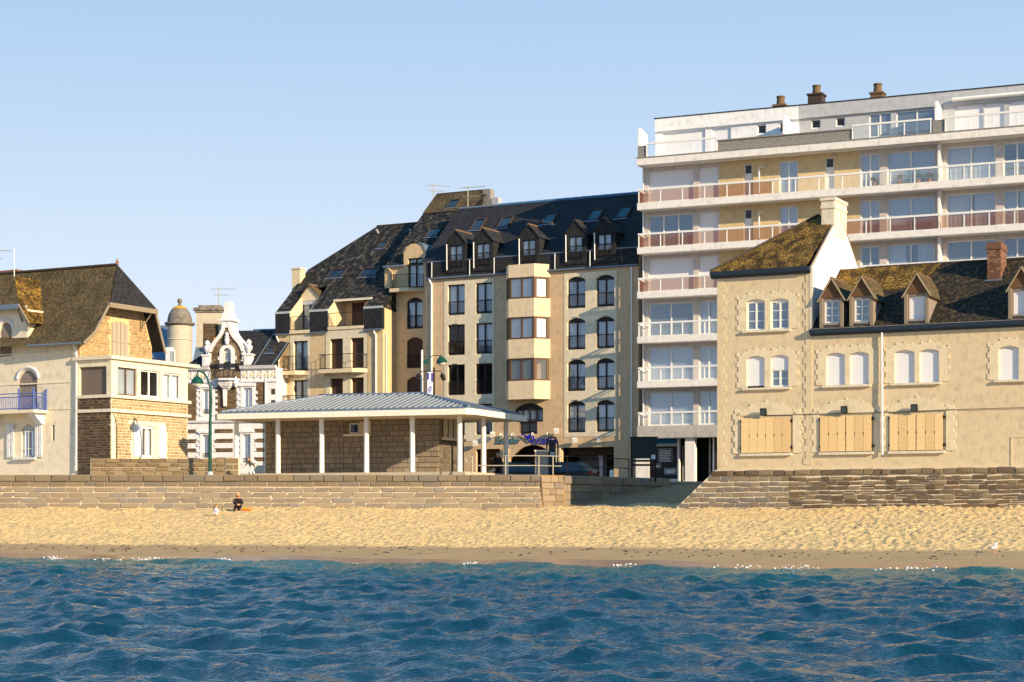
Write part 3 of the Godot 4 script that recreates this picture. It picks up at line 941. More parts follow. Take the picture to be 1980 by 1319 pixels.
func walls() -> void:
	flat("promenade", "paving", [Vector2(-260, -106.4), Vector2(1.5, -106.4), Vector2(2.5, -107.4), Vector2(9.3, -116.2), Vector2(9.3, -124), Vector2(-260, -124)], 0.5, PROMENADE)
	flat("street", "asphalt", [Vector2(-260, -124), Vector2(9.3, -124), Vector2(9.3, -116.2), Vector2(15.5, -119.2), Vector2(17, -110), Vector2(60, -88), Vector2(260, -20), Vector2(260, -700), Vector2(-260, -700)], 0.4, 3.95)
	flat("terrace", "paving", [Vector2(10.6, -99.9), Vector2(14.6, -108.5), Vector2(60, -84), Vector2(120, -50), Vector2(40, -85.2)], 0.5, 4.31)
	# slipway between the walls
	var g := Geo.new()
	var foot := [Vector3(1.0, 2.3, -105.5), Vector3(12.5, 2.1, -103.5)]
	var head := [Vector3(9.2, 4.1, -117.5), Vector3(15.5, 4.1, -119.2)]
	g.quad(foot[0], foot[1], head[1], head[0], Vector3.UP)
	structure(put(g, "slipway", "slip_concrete"))
	# left sea wall: courses leaning out to the foot, a narrow band, a capping course
	var w := thing("sea_wall", "long brown stone sea wall under the promenade, below the white-columned shelter", "wall", Vector3(0, 0, -106))
	var s := Geo.new()
	s.quad(Vector3(-34, 1.6, 0.36), Vector3(1.75, 1.6, 0.36), Vector3(1.58, 3.6, 0.0), Vector3(-34, 3.6, 0.0), Vector3.BACK)
	s.quad(Vector3(-34, 3.6, 0.0), Vector3(1.58, 3.6, 0.0), Vector3(1.58, 4.24, 0.0), Vector3(-34, 4.24, 0.0), Vector3.BACK)
	s.quad(Vector3(-34, 4.24, 0.0), Vector3(1.58, 4.24, 0.0), Vector3(1.58, 4.24, -0.5), Vector3(-34, 4.24, -0.5), Vector3.UP)
	put(s, "mortar", "mortar", w)
	var slope := Vector3(0, 1, -0.18).normalized()
	courses(w, Transform3D(Basis(Vector3.RIGHT, slope, Vector3.RIGHT.cross(slope)), Vector3(0, 2.08, 0.268)), func(_y): return -30.5, func(_y): return 1.62, [0.31, 0.30, 0.29, 0.30, 0.30], Vector2(0.5, 1.25), "sea_stone", 0.10, 0.022, 0.9, "stone", 0.12)
	courses(w, Transform3D(Basis(), Vector3(0, 3.585, 0.0)), func(_y): return -30.5, func(_y): return 1.58, [0.27], Vector2(0.5, 1.2), "cap_stone", 0.10, 0.03)
	courses(w, Transform3D(Basis(), Vector3(0, 3.86, 0.05)), func(_y): return -30.5, func(_y): return 1.58, [0.39], Vector2(0.6, 1.2), "cap_stone", 0.14, 0.03, 0.0, "coping_stone")
	# its canted end, facing the sun; its sunlit tone is painted into the colour
	var face := Vector3(1.25, 0, -1.2).normalized()
	var e := Geo.new()
	e.quad(Vector3(1.75, 1.6, 0.36), Vector3(3.15, 1.6, -0.96), Vector3(2.83, 4.24, -1.2), Vector3(1.58, 4.24, 0.0), Vector3(1, 0.3, 1))
	put(e, "canted_end", "sunlit_end", w)
	var ev := (Vector3(0, 1, 0) - Vector3(0.1, 0, 0.1) * 0.9).normalized()
	courses(w, Transform3D(Basis(face, ev, face.cross(ev)), Vector3(1.76, 2.05, 0.28)), func(y): return 0.02 + 0.01 * y, func(y): return 1.78 - 0.03 * y, [0.36, 0.34, 0.38, 0.34, 0.36, 0.38], Vector2(0.5, 1.1), "pale_stone", 0.07, 0.015)
	# wall of the slipway, running back from that end
	var rw := thing("ramp_wall", "dark shaded stone wall falling beside the slipway down to the beach", "wall", Vector3(2.83, 0, -107.2), atan2(8.9, 6.6))
	var l := Geo.new()
	l.box(0, 1.8, -0.4, 11.2, 4.22, -0.02)
	put(l, "mortar", "mortar_dark", rw)
	courses(rw, Transform3D(Basis(), Vector3(0, 2.0, 0)), func(_y): return 0.0, func(_y): return 11.2, [0.42, 0.44, 0.44, 0.44], Vector2(0.7, 1.5), "sea_stone", 0.06, 0.02)
	courses(rw, Transform3D(Basis(), Vector3(0, 3.74, -0.06)), func(_y): return 0.0, func(_y): return 11.25, [0.5], Vector2(0.9, 1.6), "sea_stone", 0.30, 0.015, 0.0, "coping_stone")
	# right bastion under the yellow house
	var b := thing("stone_bastion", "rough brown stone bastion with pale joints under the yellow house", "wall", Vector3(10.668, 0.211, -99.57), deg_to_rad(-27))
	b.scale = Vector3.ONE * 0.889
	var m := Geo.new()
	m.quad(Vector3(-2.9, 2.0, 0.42), Vector3(26, 2.0, 0.42), Vector3(26, 4.66, -0.03), Vector3(-0.1, 4.66, -0.03), Vector3.BACK)
	m.quad(Vector3(-2.9, 2.0, 0.42), Vector3(-0.1, 4.66, -0.03), Vector3(-0.1, 4.66, -7), Vector3(-2.9, 2.0, -7), Vector3(-1, 1, 0))
	m.quad(Vector3(-0.1, 4.66, -0.03), Vector3(26, 4.66, -0.03), Vector3(26, 4.66, -1.2), Vector3(-0.1, 4.66, -1.2), Vector3.UP)
	put(m, "mortar", "mortar_pale", b)
	var tilt := Vector3(0, 1, -0.17).normalized()
	var bf := Transform3D(Basis(Vector3.RIGHT, tilt, Vector3.RIGHT.cross(tilt)), Vector3(0, 2.1, 0.395))
	courses(b, bf, func(y): return -2.75 + 1.08 * y, func(_y): return 4.6, [0.34, 0.30, 0.32, 0.30, 0.32, 0.30, 0.34], Vector2(0.4, 0.95), "pale_stone", 0.10, 0.04, 0.2, "stone", 0.22)
	courses(b, bf, func(y): return 4.65 - 0.12 * y, func(_y): return 18.4, [0.25, 0.30, 0.24, 0.29, 0.26, 0.28, 0.25, 0.27], Vector2(0.38, 0.9), "brown_stone", 0.13, 0.035, 0.25, "stone", 0.31)
	courses(b, Transform3D(Basis(), Vector3(0, 4.27, 0.04)), func(_y): return -0.35, func(_y): return 19.2, [0.38], Vector2(0.45, 1.0), "brown_stone", 0.2, 0.05, 0.0, "coping_stone", 0.2)
	# low garden wall before the villa
	var q := thing("garden_wall", "low brown stone garden wall before the stone villa, ending at the lamp", "wall", Vector3(0, 0, -108.5))
	var k := Geo.new()
	k.box(-23.9, 4.2, -0.5, -15.6, 5.22, -0.01)
	put(k, "mortar", "mortar", q)
	courses(q, Transform3D(Basis(), Vector3(0, 4.22, 0)), func(_y): return -23.85, func(_y): return -16.3, [0.26, 0.25, 0.25, 0.25], Vector2(0.32, 0.85), "wall_stone", 0.12, 0.035)
	var p := Geo.new()
	p.box(-16.25, 4.2, -0.55, -15.5, 5.26, 0.06)
	put(p, "end_pier", "stone_trim", q)
	courses(q, Transform3D(Basis(), Vector3(0, 4.22, 0.06)), func(_y): return -16.25, func(_y): return -15.5, [0.35, 0.34, 0.34], Vector2(0.35, 0.8), "wall_stone", 0.05, 0.02)


func _ready() -> void:
	rng.seed = 20
	var cam := Camera3D.new()
	cam.name = "camera"
	cam.projection = Camera3D.PROJECTION_FRUSTUM
	cam.near = 1.0
	cam.size = 1319.0 / 3700.0
	cam.frustum_offset = Vector2(0, (1000.0 - 659.5) / 3700.0)
	cam.far = 5000.0
	cam.position = Vector3(0, 1.9, 0)
	add_child(cam)
	var env := Environment.new()
	env.tonemap_mode = Environment.TONE_MAPPER_LINEAR
	env.tonemap_exposure = 1.66
	env.background_mode = Environment.BG_SKY
	var sky := Sky.new()
	var sm := ProceduralSkyMaterial.new()
	sm.sky_top_color = Color(0.06, 0.30, 0.62).linear_to_srgb()
	sm.sky_horizon_color = Color(0.89, 0.915, 0.94).linear_to_srgb()
	sm.sky_curve = 0.175
	sm.ground_bottom_color = rgb(60, 80, 96)
	sm.ground_horizon_color = rgb(190, 204, 214)
	sm.sun_angle_max = 12.0
	sm.sky_energy_multiplier = 0.87
	sky.sky_material = sm
	env.sky = sky
	env.sdfgi_enabled = true
	env.ssao_enabled = true
	env.ssil_enabled = true
	var we := WorldEnvironment.new()
	we.name = "environment"
	we.environment = env
	add_child(we)
	var sun := DirectionalLight3D.new()
	sun.name = "sun"
	sun.light_color = Color(1.0, 0.90, 0.74)
	sun.light_energy = 1.5
	sun.light_angular_distance = 0.5
	sun.shadow_enabled = true
	add_child(sun)
	var az := deg_to_rad(43.5)
	var el := deg_to_rad(20.0)
	sun.look_at_from_position(Vector3(sin(az) * cos(el), sin(el), cos(az) * cos(el)) * 100.0, Vector3.ZERO)
	materials()
	mat("sand", Color.WHITE, 0.95, null, Vector3.ONE, {"vertex_color_use_as_albedo": true})
	with_bump("sand", noise_tex(44, 0.05, [[0.0, 0.0], [1.0, 1.0]], 4), 3.0)
	M["sand"].uv1_scale = Vector3.ONE * 0.35
	mat("sand_far", rgb(196, 166, 120), 0.95)
	mat("wet", rgb(158, 118, 82), 0.26, null, Vector3.ONE, {"metallic_specular": 0.6})
	mat("water", Color.WHITE, 0.06, null, Vector3.ONE, {"vertex_color_use_as_albedo": true, "metallic_specular": 0.33})
	M["water"].uv1_scale = Vector3(0.45, 0.45, 0.9)
	with_bump("water", noise_tex(40, 0.03, [[0.0, 0.0], [1.0, 1.0]], 5), 2.4)
	sea()
	beach()
	walls()
	hotel()
	apartments()
	yellow_house()
	villa()
	white_villa()
	roofs_behind()
	shelter()
	furniture()
	people()


# ---------------------------------------------------------------- the hotel
func gable_dormer(parent: Node, uc: float, half: float, y0: float, eave: float, apex: float, z: float, depth: float, face: String, roof: String, tile: String, hole: Array, over := 0.14, o := {}) -> MeshInstance3D:
	var g := Geo.new()
	g.wall(uc - half, y0, uc + half, eave, z, 0.16, [hole])
	g.prism([Vector2(uc - half, eave), Vector2(uc + half, eave), Vector2(uc, apex)], z - 0.03, z)
	for s: float in [-1.0, 1.0]:
		g.quad(Vector3(uc + s * half, y0, z), Vector3(uc + s * half, eave, z), Vector3(uc + s * half, eave, z - depth), Vector3(uc + s * half, y0, z - depth), Vector3(s, 0, 0))
	var d := put(g, "dormer", face, parent)
	var rise := (apex - eave) / half
	var r := Geo.new()
	for s: float in [-1.0, 1.0]:
		var lo := Vector3(uc + s * (half + over), eave - over * rise, z + over)
		var hi := Vector3(uc, apex + 0.04, z + over)
		var back := Vector3(0, 0, -depth - over)
		r.quad(lo, hi, hi + back, lo + back, Vector3(s, 1, 0))
		r.quad(lo + Vector3.DOWN * 0.07, hi + Vector3.DOWN * 0.07, hi, lo, Vector3.BACK)
		r.quad(lo + Vector3.DOWN * 0.07, hi + Vector3.DOWN * 0.07, hi + Vector3.DOWN * 0.07 + back, lo + Vector3.DOWN * 0.07 + back, Vector3(-s, -1, 0))
	put(r, "dormer_roof", roof, d)
	ridge(d, Vector3(uc, apex + 0.02, z + over), Vector3(uc, apex + 0.02, z - depth + 0.3), tile, 0.4, 0.09)
	var oo := o.duplicate()
	oo.flat = true
	if not o.has("shut"):
		win(d, hole, z - 0.12, oo)
	return d


func hotel() -> void:
	var b := house("hotel_building", "tan five storey hotel with dark slate roof, dormers and a stacked bay window", 8.503, 130.0, 28.0)
	var sills := [7.75, 10.61, 13.47, 16.33]
	# main front: tan wall with two pale panels holding the windows
	var pl := [-15.13, 4.95, -11.04, 18.78]
	var pr := [-5.53, 7.45, -1.51, 18.78]
	var french := [[-9.38, 8.56, -7.18, 9.88, 0.4], [-9.0, 7.72, -7.63, 8.56]]
	var ground := [[-12.54, 4.2, -10.6, 6.72], [-9.84, 4.2, -6.15, 6.95, 0.95], [-5.72, 4.2, -1.74, 6.71]]
	var g := Geo.new()
	g.wall(-16.65, 4.0, 0.1, 19.05, 0.0, 0.25, [[-15.13, 7.3, -11.04, 18.78], pr] + french + ground)
	g.quad(Vector3(0.1, 4, 0), Vector3(0.1, 4, -12), Vector3(0.1, 24, -12), Vector3(0.1, 20, 0), Vector3.RIGHT)
	g.quad(Vector3(-30, 4, -12), Vector3(0.1, 4, -12), Vector3(0.1, 24, -12), Vector3(-30, 24, -12), Vector3.FORWARD)
	put(g, "wall", "hotel_tan", b)
	var holes_r := []
	var holes_l := []
	for s in sills:
		holes_r.append([-5.29, s, -3.9, s + 2.18, 0.24])
		holes_r.append([-3.07, s, -1.7, s + 2.18, 0.24])
		holes_l.append([-14.83, s, -13.43, s + 2.18])
		holes_l.append([-12.54, s, -11.2, s + 2.18])
	var p := Geo.new()
	p.wall(pr[0], pr[1], pr[2], pr[3], 0.02, 0.32, holes_r)
	put(p, "plaster_panel", "hotel_cream", b)
	var p2 := Geo.new()
	p2.wall(pl[0], 7.3, pl[2], pl[3], 0.02, 0.32, holes_l)
	put(p2, "plaster_panel", "hotel_cream", b)
	var dark := {"frame": "dark_frame", "net": true, "rail": true, "fw": 0.09}
	for h in holes_r:
		var o := dark.duplicate()
		o.net = rng.randf() < 0.75
		win(b, h, -0.2, o)
	for i in holes_l.size():
		var o := dark.duplicate()
		if i in [4]:
			o = {"frame": "dark_frame", "rail": true, "fw": 0.09, "glass": "glass_dark"}
		if i in [2, 3]:
			o.glass = "glass_dark"
			o.net = false
		win(b, holes_l[i], -0.2, o)
	for h in holes_r + holes_l:
		if h[1] > 8.0:
			bx("wall_vent", "modern_beige", b, (h[0] + h[2]) / 2 - 0.2, h[1] - 0.62, 0.02, (h[0] + h[2]) / 2 + 0.2, h[1] - 0.57, 0.09)
	# bay window, four bands and three glazed tiers
	var out := [Vector2(-10.12, 0), Vector2(-9.38, 1.0), Vector2(-7.35, 1.0), Vector2(-6.61, 0)]
	for v in [[18.58, 19.48], [15.82, 17.10], [12.95, 14.28], [10.10, 11.38]]:
		var q := Geo.new()
		q.plan(out, v[0], v[1])
		put(q, "bay_band", "hotel_bay", b)
	var inset := [Vector2(-10.02, 0), Vector2(-9.32, 0.92), Vector2(-7.41, 0.92), Vector2(-6.71, 0)]
	for v in [[17.10, 18.58, 1.0], [14.28, 15.82, 1.0], [11.38, 12.95, 0.3]]:
		var f := Geo.new()
		for i in 3:
			var a: Vector2 = inset[i]
			var c: Vector2 = inset[i + 1]
			var d := (c - a).normalized()
			f.xf = Transform3D(Basis(Vector3(d.x, 0, d.y), Vector3.UP, Vector3(-d.y, 0, d.x)), Vector3(a.x, v[0], a.y))
			var w := a.distance_to(c)
			var h: float = v[1] - v[0]
			var e := 0.12 if i == 1 else 0.20
			f.box(0, 0, -0.05, e, h, 0.03)
			f.box(w - e, 0, -0.05, w, h, 0.03)
			f.box(e, 0, -0.05, w - e, 0.12, 0.03)
			f.box(e, h - 0.1, -0.05, w - e, h, 0.03)
			if i == 1:
				f.box(w / 2 - 0.05, 0.12, -0.05, w / 2 + 0.05, h - 0.1, 0.02)
		f.xf = Transform3D()
		var fr := put(f, "bay_window", "brown_frame", b)
		for i in 3:
			var a: Vector2 = inset[i]
			var c: Vector2 = inset[i + 1]
			var d := (c - a).normalized()
			var xf := Transform3D(Basis(Vector3(d.x, 0, d.y), Vector3.UP, Vector3(-d.y, 0, d.x)), Vector3(a.x, v[0], a.y))
			var w := a.distance_to(c)
			var h: float = v[1] - v[0]
			for k in (2 if i == 1 else 1):
				var q := Geo.new()
				var x0 := w * 0.5 * k if i == 1 else 0.0
				var x1 := w * 0.5 * (k + 1) if i == 1 else w
				q.quad(Vector3(x0 + 0.08, 0.1, -0.02), Vector3(x1 - 0.08, 0.1, -0.02), Vector3(x1 - 0.08, h - 0.08, -0.02), Vector3(x0 + 0.08, h - 0.08, -0.02), Vector3.BACK)
				put(q, "pane", "glass_clear" if i == 2 else "glass", fr, xf)
			if i == 2 and v[2] > 0.5:
				var q := Geo.new()
				q.box(0.22, 0.1, -0.09, w * v[2] - 0.22, h - 0.09, -0.07)
				put(q, "blind", "roller", fr, xf)
			if i == 1:
				var q := Geo.new()
				q.box(0.1, 0.1, -0.16, w - 0.1, h - 0.1, -0.14)
				put(q, "curtain", "grey_wall", fr, xf)
	# arched french window under the bay
	var fw := win(b, french[0], -0.2, {"frame": "dark_frame", "leaves": 4, "fw": 0.09, "net": true})
	win(b, french[1], -0.2, {"frame": "dark_frame", "fw": 0.09})
	var rl := Geo.new()
	bars(rl, [Vector3(-8.98, 7.82, 0.0), Vector3(-7.65, 7.82, 0.0)], 0.92, 0.11)
	put(rl, "railing", "iron", fw, fw.transform.affine_inverse())
	# street level: stone clad corner, arched porch, open garage
	var r := Geo.new()
	r.box(-12.6, 4.0, -3.0, -10.5, 6.8, -2.9)
	put(r, "stone_cladding", "old_wood", b)
	rubble(b, Transform3D(Basis(), Vector3(0, 0, -0.6)), -12.5, 4.2, -10.7, 6.7, [], Vector2(0.4, 0.22), [rgb(150, 112, 66), rgb(128, 96, 60), rgb(168, 128, 78)])
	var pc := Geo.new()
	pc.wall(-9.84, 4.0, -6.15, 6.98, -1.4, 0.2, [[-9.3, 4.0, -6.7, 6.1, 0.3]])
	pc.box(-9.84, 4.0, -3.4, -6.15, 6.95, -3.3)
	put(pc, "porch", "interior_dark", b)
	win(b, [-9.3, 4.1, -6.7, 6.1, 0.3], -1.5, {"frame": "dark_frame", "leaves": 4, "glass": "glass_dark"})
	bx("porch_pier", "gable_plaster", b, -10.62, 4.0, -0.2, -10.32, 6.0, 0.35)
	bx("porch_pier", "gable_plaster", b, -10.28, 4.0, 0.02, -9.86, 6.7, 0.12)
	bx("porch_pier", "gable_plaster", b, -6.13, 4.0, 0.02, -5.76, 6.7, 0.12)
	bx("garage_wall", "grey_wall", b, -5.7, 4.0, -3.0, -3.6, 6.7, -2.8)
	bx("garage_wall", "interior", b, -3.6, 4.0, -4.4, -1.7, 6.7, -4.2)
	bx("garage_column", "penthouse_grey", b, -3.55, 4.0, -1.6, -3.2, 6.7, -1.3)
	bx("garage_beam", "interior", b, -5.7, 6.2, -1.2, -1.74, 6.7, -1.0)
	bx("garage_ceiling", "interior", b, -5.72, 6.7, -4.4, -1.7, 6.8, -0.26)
	bx("bumper_wall", "stone_trim", b, -5.5, 4.0, -1.9, -3.7, 4.95, -1.7)
	# floodlights over the sign and the garage
	for q in [[-11.0, 7.72], [-5.97, 7.85], [-4.55, 7.18], [-2.75, 7.2], [-12.4, 7.12]]:
		var fl := Geo.new()
		fl.xf = Transform3D(Basis.from_euler(Vector3(0.5, 0.35, 0)), Vector3(q[0], q[1], 0.34))
		fl.box(-0.16, -0.17, -0.08, 0.16, 0.17, 0.08)
		fl.xf = Transform3D()
		fl.tube([Vector3(q[0], q[1], 0.3), Vector3(q[0], q[1], 0.0)], 0.03, -1.0, 5)
		put(fl, "floodlight", "paint_white", b)
	for u in [-10.4, -9.5, -7.9, -6.7]:
		pipe("swan_neck_lamp", "paint_white", b, [Vector3(u, 7.6, 0.0), Vector3(u, 7.78, 0.2), Vector3(u + 0.05, 7.74, 0.42), Vector3(u + 0.09, 7.58, 0.5)], 0.035)
	# downpipes
	pipe("downpipe", "paint_white", b, [Vector3(-0.37, 18.9, 0.1), Vector3(-0.37, 7.3, 0.1)], 0.06)
	pipe("downpipe", "zinc", b, [Vector3(-0.37, 7.3, 0.1), Vector3(-0.37, 4.2, 0.1)], 0.06)
	pipe("downpipe", "paint_white", b, [Vector3(-16.3, 19.0, 0.15), Vector3(-16.12, 18.6, 0.1), Vector3(-16.14, 4.2, 0.1)], 0.07)
	for u in [-16.1, -12.98, -11.0, -6.2, -3.5]:
		pipe("slate_pipe", "zinc_light", b, [Vector3(u, 20.2, 0.12), Vector3(u, 19.1, 0.14)], 0.045)
	# slate hung band, gutter and roof of the main front
	var ms := Geo.new()
	ms.profx([Vector2(0.10, 19.05), Vector2(0.02, 20.25), Vector2(-0.3, 20.25), Vector2(-0.3, 19.05)], -16.6, 0.08)
	put(ms, "slate_band", "slate", b)
	var gt := Geo.new()
	gt.tube([Vector3(-16.65, 19.03, 0.16), Vector3(0.1, 19.03, 0.16)], 0.07, -1.0, 6)
	put(gt, "gutter", "zinc", b)
	bx("lead_strip", "zinc", b, -16.6, 20.22, -0.02, 0.06, 20.28, 0.06)
	var ro := Geo.new()
	ro.quad(Vector3(-17.1, 20.25, 0.0), Vector3(0.1, 20.25, 0.0), Vector3(0.1, 24.9, -5.5), Vector3(-17.1, 24.9, -5.5), Vector3(0, 1, 1))
	ro.quad(Vector3(-17.1, 24.9, -5.5), Vector3(0.1, 24.9, -5.5), Vector3(0.1, 19.4, -12), Vector3(-17.1, 19.4, -12), Vector3(0, 1, -1))
	ro.tri(Vector3(0.1, 20.25, 0.0), Vector3(0.1, 24.9, -5.5), Vector3(0.1, 19.4, -12), Vector3.RIGHT)
	put(ro, "roof", "slate", b)
	ridge(b, Vector3(-13.6, 24.92, -5.5), Vector3(0.1, 24.92, -5.5), "blue_tile", 0.75, 0.13)
	ridge(b, Vector3(-17.0, 24.92, -5.5), Vector3(-13.6, 24.92, -5.5), "zinc", 0.85, 0.1)
	for u in [-14.3, -12.05, -8.42, -4.8, -2.58]:
		skylight(b, u, 0.95, -2.98, 22.77, 0.845, 1.45)
	for q in [[-14.1, -14.64, -13.56], [-11.9, -12.44, -11.35], [-8.25, -8.77, -7.72], [-4.6, -5.14, -4.08], [-2.4, -2.93, -1.87]]:
		var d := gable_dormer(b, q[0], 0.84, 19.35, 21.46, 22.36, 0.14, 2.6, "slate", "slate", "ridge_brown" if q[0] < -6.0 else "ridge_dark", [q[1], 19.64, q[2], 21.3], 0.06, {"frame": "dark_frame", "net": true, "rail": true, "fw": 0.08})
		pipe("dormer_pipe", "paint_white", d, [Vector3(q[0] - 0.72, 21.4, 0.2), Vector3(q[0] - 0.7, 19.55, 0.2)], 0.04)
	# recessed link with its own dormer and balcony
	var lh := [[-19.34, 15.72, -17.99, 18.02, 0.28], [-19.34, 12.83, -17.99, 15.1, 0.28], [-19.34, 9.95, -17.99, 12.2, 0.28], [-19.24, 18.72, -17.94, 20.4]]
	var lw := Geo.new()
	lw.wall(-21.3, 4.0, -16.6, 20.42, -1.8, 0.3, lh)
	lw.prism([Vector2(-19.6, 20.42), Vector2(-19.24, 20.42), Vector2(-19.24, 20.9), Vector2(-17.94, 20.9), Vector2(-17.94, 20.42), Vector2(-17.72, 20.42), Vector2(-17.72, 21.3), Vector2(-17.95, 21.75), Vector2(-18.35, 21.98), Vector2(-18.95, 21.98), Vector2(-19.35, 21.75), Vector2(-19.6, 21.3)], -2.1, -1.78)
	lw.quad(Vector3(-16.65, 4, 0), Vector3(-16.65, 4, -2), Vector3(-16.65, 20.2, -2), Vector3(-16.65, 20.2, 0), Vector3.LEFT)
	put(lw, "link_wall", "hotel_ochre", b)
	win(b, lh[0], -1.98, dark)
	win(b, [-19.24, 18.72, -17.94, 20.9], -1.98, {"frame": "dark_frame", "net": true, "fw": 0.09})
	for i in [1, 2]:
		roller(b, lh[i], -1.95, "roller_shutter", "brown_shutter")
		var bars_ := Geo.new()
		bars(bars_, [Vector3(-19.3, lh[i][1] + 0.1, -1.82), Vector3(-18.0, lh[i][1] + 0.1, -1.82)], 0.9, 0.11)
		put(bars_, "railing", "iron", b)
	var bd := Geo.new()
	var dp := [Vector2(-17.66, 20.4), Vector2(-17.66, 21.3), Vector2(-17.95, 21.82), Vector2(-18.35, 22.05), Vector2(-18.95, 22.05), Vector2(-19.4, 21.82), Vector2(-19.68, 21.3)]
	for i in dp.size() - 1:
		bd.quad(Vector3(dp[i].x, dp[i].y, -1.7), Vector3(dp[i + 1].x, dp[i + 1].y, -1.7), Vector3(dp[i + 1].x, dp[i + 1].y, -4.2), Vector3(dp[i].x, dp[i].y, -4.2), Vector3(dp[i].x + 18.7, dp[i].y - 20.6, 0))
	put(bd, "barrel_dormer_roof", "zinc", b)
	var bs := Geo.new()
	bs.plan([Vector2(-20.35, -1.8), Vector2(-20.3, -0.9), Vector2(-18.7, -0.9), Vector2(-17.85, -1.8)], 18.4, 18.66)
	var bal := put(bs, "balcony", "hotel_bay", b)
	var br := Geo.new()
	bars(br, [Vector3(-20.28, 18.66, -1.8), Vector3(-20.25, 18.66, -0.95), Vector3(-18.72, 18.66, -0.95), Vector3(-17.9, 18.66, -1.78)], 1.0, 0.14)
	put(br, "railing", "iron", bal)
	var lr := Geo.new()
	lr.quad(Vector3(-21.25, 20.4, -1.75), Vector3(-16.6, 20.4, -1.75), Vector3(-16.6, 26.85, -9.4), Vector3(-21.25, 26.85, -9.4), Vector3(0, 1, 1))
	lr.quad(Vector3(-21.25, 26.85, -9.4), Vector3(-16.9, 26.85, -9.4), Vector3(-16.9, 20, -17), Vector3(-21.25, 20, -17), Vector3(0, 1, -1))
	for u in [-21.25, -16.9]:
		lr.tri(Vector3(u, 20.4, -1.75), Vector3(u, 26.85, -9.4), Vector3(u, 20, -17), Vector3(-1 if u < -20 else 1, 0, 0))
		lr.quad(Vector3(u, 20.4, -1.75), Vector3(u, 20, -17), Vector3(u, 16, -17), Vector3(u, 16, -1.75), Vector3(-1 if u < -20 else 1, 0, 0))
	put(lr, "link_roof", "slate_worn", b)
	var lt := Geo.new()
	lt.quad(Vector3(-21.27, 25.1, -7.31), Vector3(-16.88, 25.1, -7.31), Vector3(-16.88, 26.87, -9.38), Vector3(-21.27, 26.87, -9.38), Vector3(0, 1, 1))
	put(lt, "lichen_slope", "roof_moss", b, Transform3D(Basis(), Vector3(0, 0.02, 0.03)))
	ridge(b, Vector3(-21.2, 26.88, -9.4), Vector3(-16.9, 26.88, -9.4), "ridge_dark", 0.4, 0.1)
	skylight(b, -18.95, 1.1, -4.6, 22.8, 0.85, 1.2)
	skylight(b, -19.0, 0.95, -7.72, 25.45, 0.85, 1.05)
	bx("chimney", "concrete", b, -16.95, 25.2, -9.7, -16.3, 26.9, -9.0)
	bx("chimney", "zinc_light", b, -16.2, 25.0, -9.6, -15.6, 26.2, -9.0)
	bx("eave_board", "zinc", b, -21.3, 20.34, -1.78, -19.6, 20.46, -1.6)
	pipe("downpipe", "hotel_ochre", b, [Vector3(-20.9, 20.3, -1.68), Vector3(-20.55, 20.0, -1.7), Vector3(-20.55, 15.6, -1.7), Vector3(-20.95, 15.2, -1.7), Vector3(-21.2, 15.1, -1.0)], 0.06)
	# left wing
	var ch := []
	var cp := Geo.new()
	for f in 2:
		var y := 2.92 * f
		ch.append([-28.15, 12.85 - y, -26.87, 15.06 - y])
		ch.append([-24.88, 12.86 - y, -23.75, 15.08 - y])
		ch.append([-23.06, 12.86 - y, -21.93, 15.08 - y])
	var cw := Geo.new()
	cw.wall(-29.72, 4.0, -20.3, 15.62, 0.0, 0.3, [[-28.46, 5, -26.6, 15.46], [-25.26, 5, -21.64, 15.62]])
	cw.quad(Vector3(-20.3, 4, 0), Vector3(-20.3, 4, -1.8), Vector3(-20.3, 18.8, -1.8), Vector3(-20.3, 17.2, 0), Vector3.RIGHT)
	cw.quad(Vector3(-29.72, 4, 0), Vector3(-29.72, 4, -14), Vector3(-29.72, 17.2, -14), Vector3(-29.72, 17.2, 0), Vector3.LEFT)
	put(cw, "wing_wall", "hotel_ochre", b)
	cp.wall(-28.46, 5.0, -26.6, 15.46, 0.02, 0.34, [ch[0], ch[3]])
	put(cp, "plaster_panel", "hotel_cream", b)
	var cp2 := Geo.new()
	cp2.wall(-25.26, 5.0, -21.64, 15.98, 0.03, 0.34, [ch[1], ch[2], ch[4], ch[5]])
	put(cp2, "plaster_panel", "hotel_cream", b)
	for i in [0, 3]:
		win(b, ch[i], -0.24, {"frame": "dark_frame", "fw": 0.1, "net": i == 0})
	for i in [1, 2, 4, 5]:
		roller(b, ch[i], -0.24, "roller_shutter", "brown_shutter")
	for f in 2:
		var y := 2.92 * f
		for q in [[-28.58, -27.42, -26.75], [-25.31, -22.41, -21.62]]:
			var s := Geo.new()
			s.plan([Vector2(q[0], 0), Vector2(q[0], 0.9), Vector2(q[1], 0.9), Vector2(q[2], 0.02)], 12.5 - y, 12.78 - y)
			s.box(q[0] + 0.05, 12.3 - y, 0, q[0] + 0.3, 12.5 - y, 0.6)
			var sl := put(s, "balcony", "gable_plaster", b)
			var rr := Geo.new()
			bars(rr, [Vector3(q[0] + 0.03, 12.78 - y, 0.02), Vector3(q[0] + 0.03, 12.78 - y, 0.86), Vector3(q[1], 12.78 - y, 0.86), Vector3(q[2] - 0.02, 12.78 - y, 0.06)], 1.08, 0.15)
			put(rr, "railing", "iron", sl)
	for q in [[-29.76, -28.46], [-26.66, -25.05], [-21.9, -20.28]]:
		bx("slate_cladding", "slate", b, q[0], 15.62, -0.2, q[1], 17.2, 0.08)
		bx("lead_strip", "zinc_light", b, q[0], 17.16, -0.1, q[1], 17.32, 0.12)
		pipe("gutter", "zinc", b, [Vector3(q[0], 15.6, 0.15), Vector3(q[1], 15.6, 0.15)], 0.06)
	# loggias cut into the slope
	bx("loggia_floor", "gable_plaster", b, -28.46, 15.62, -1.8, -26.66, 15.86, 0.1)
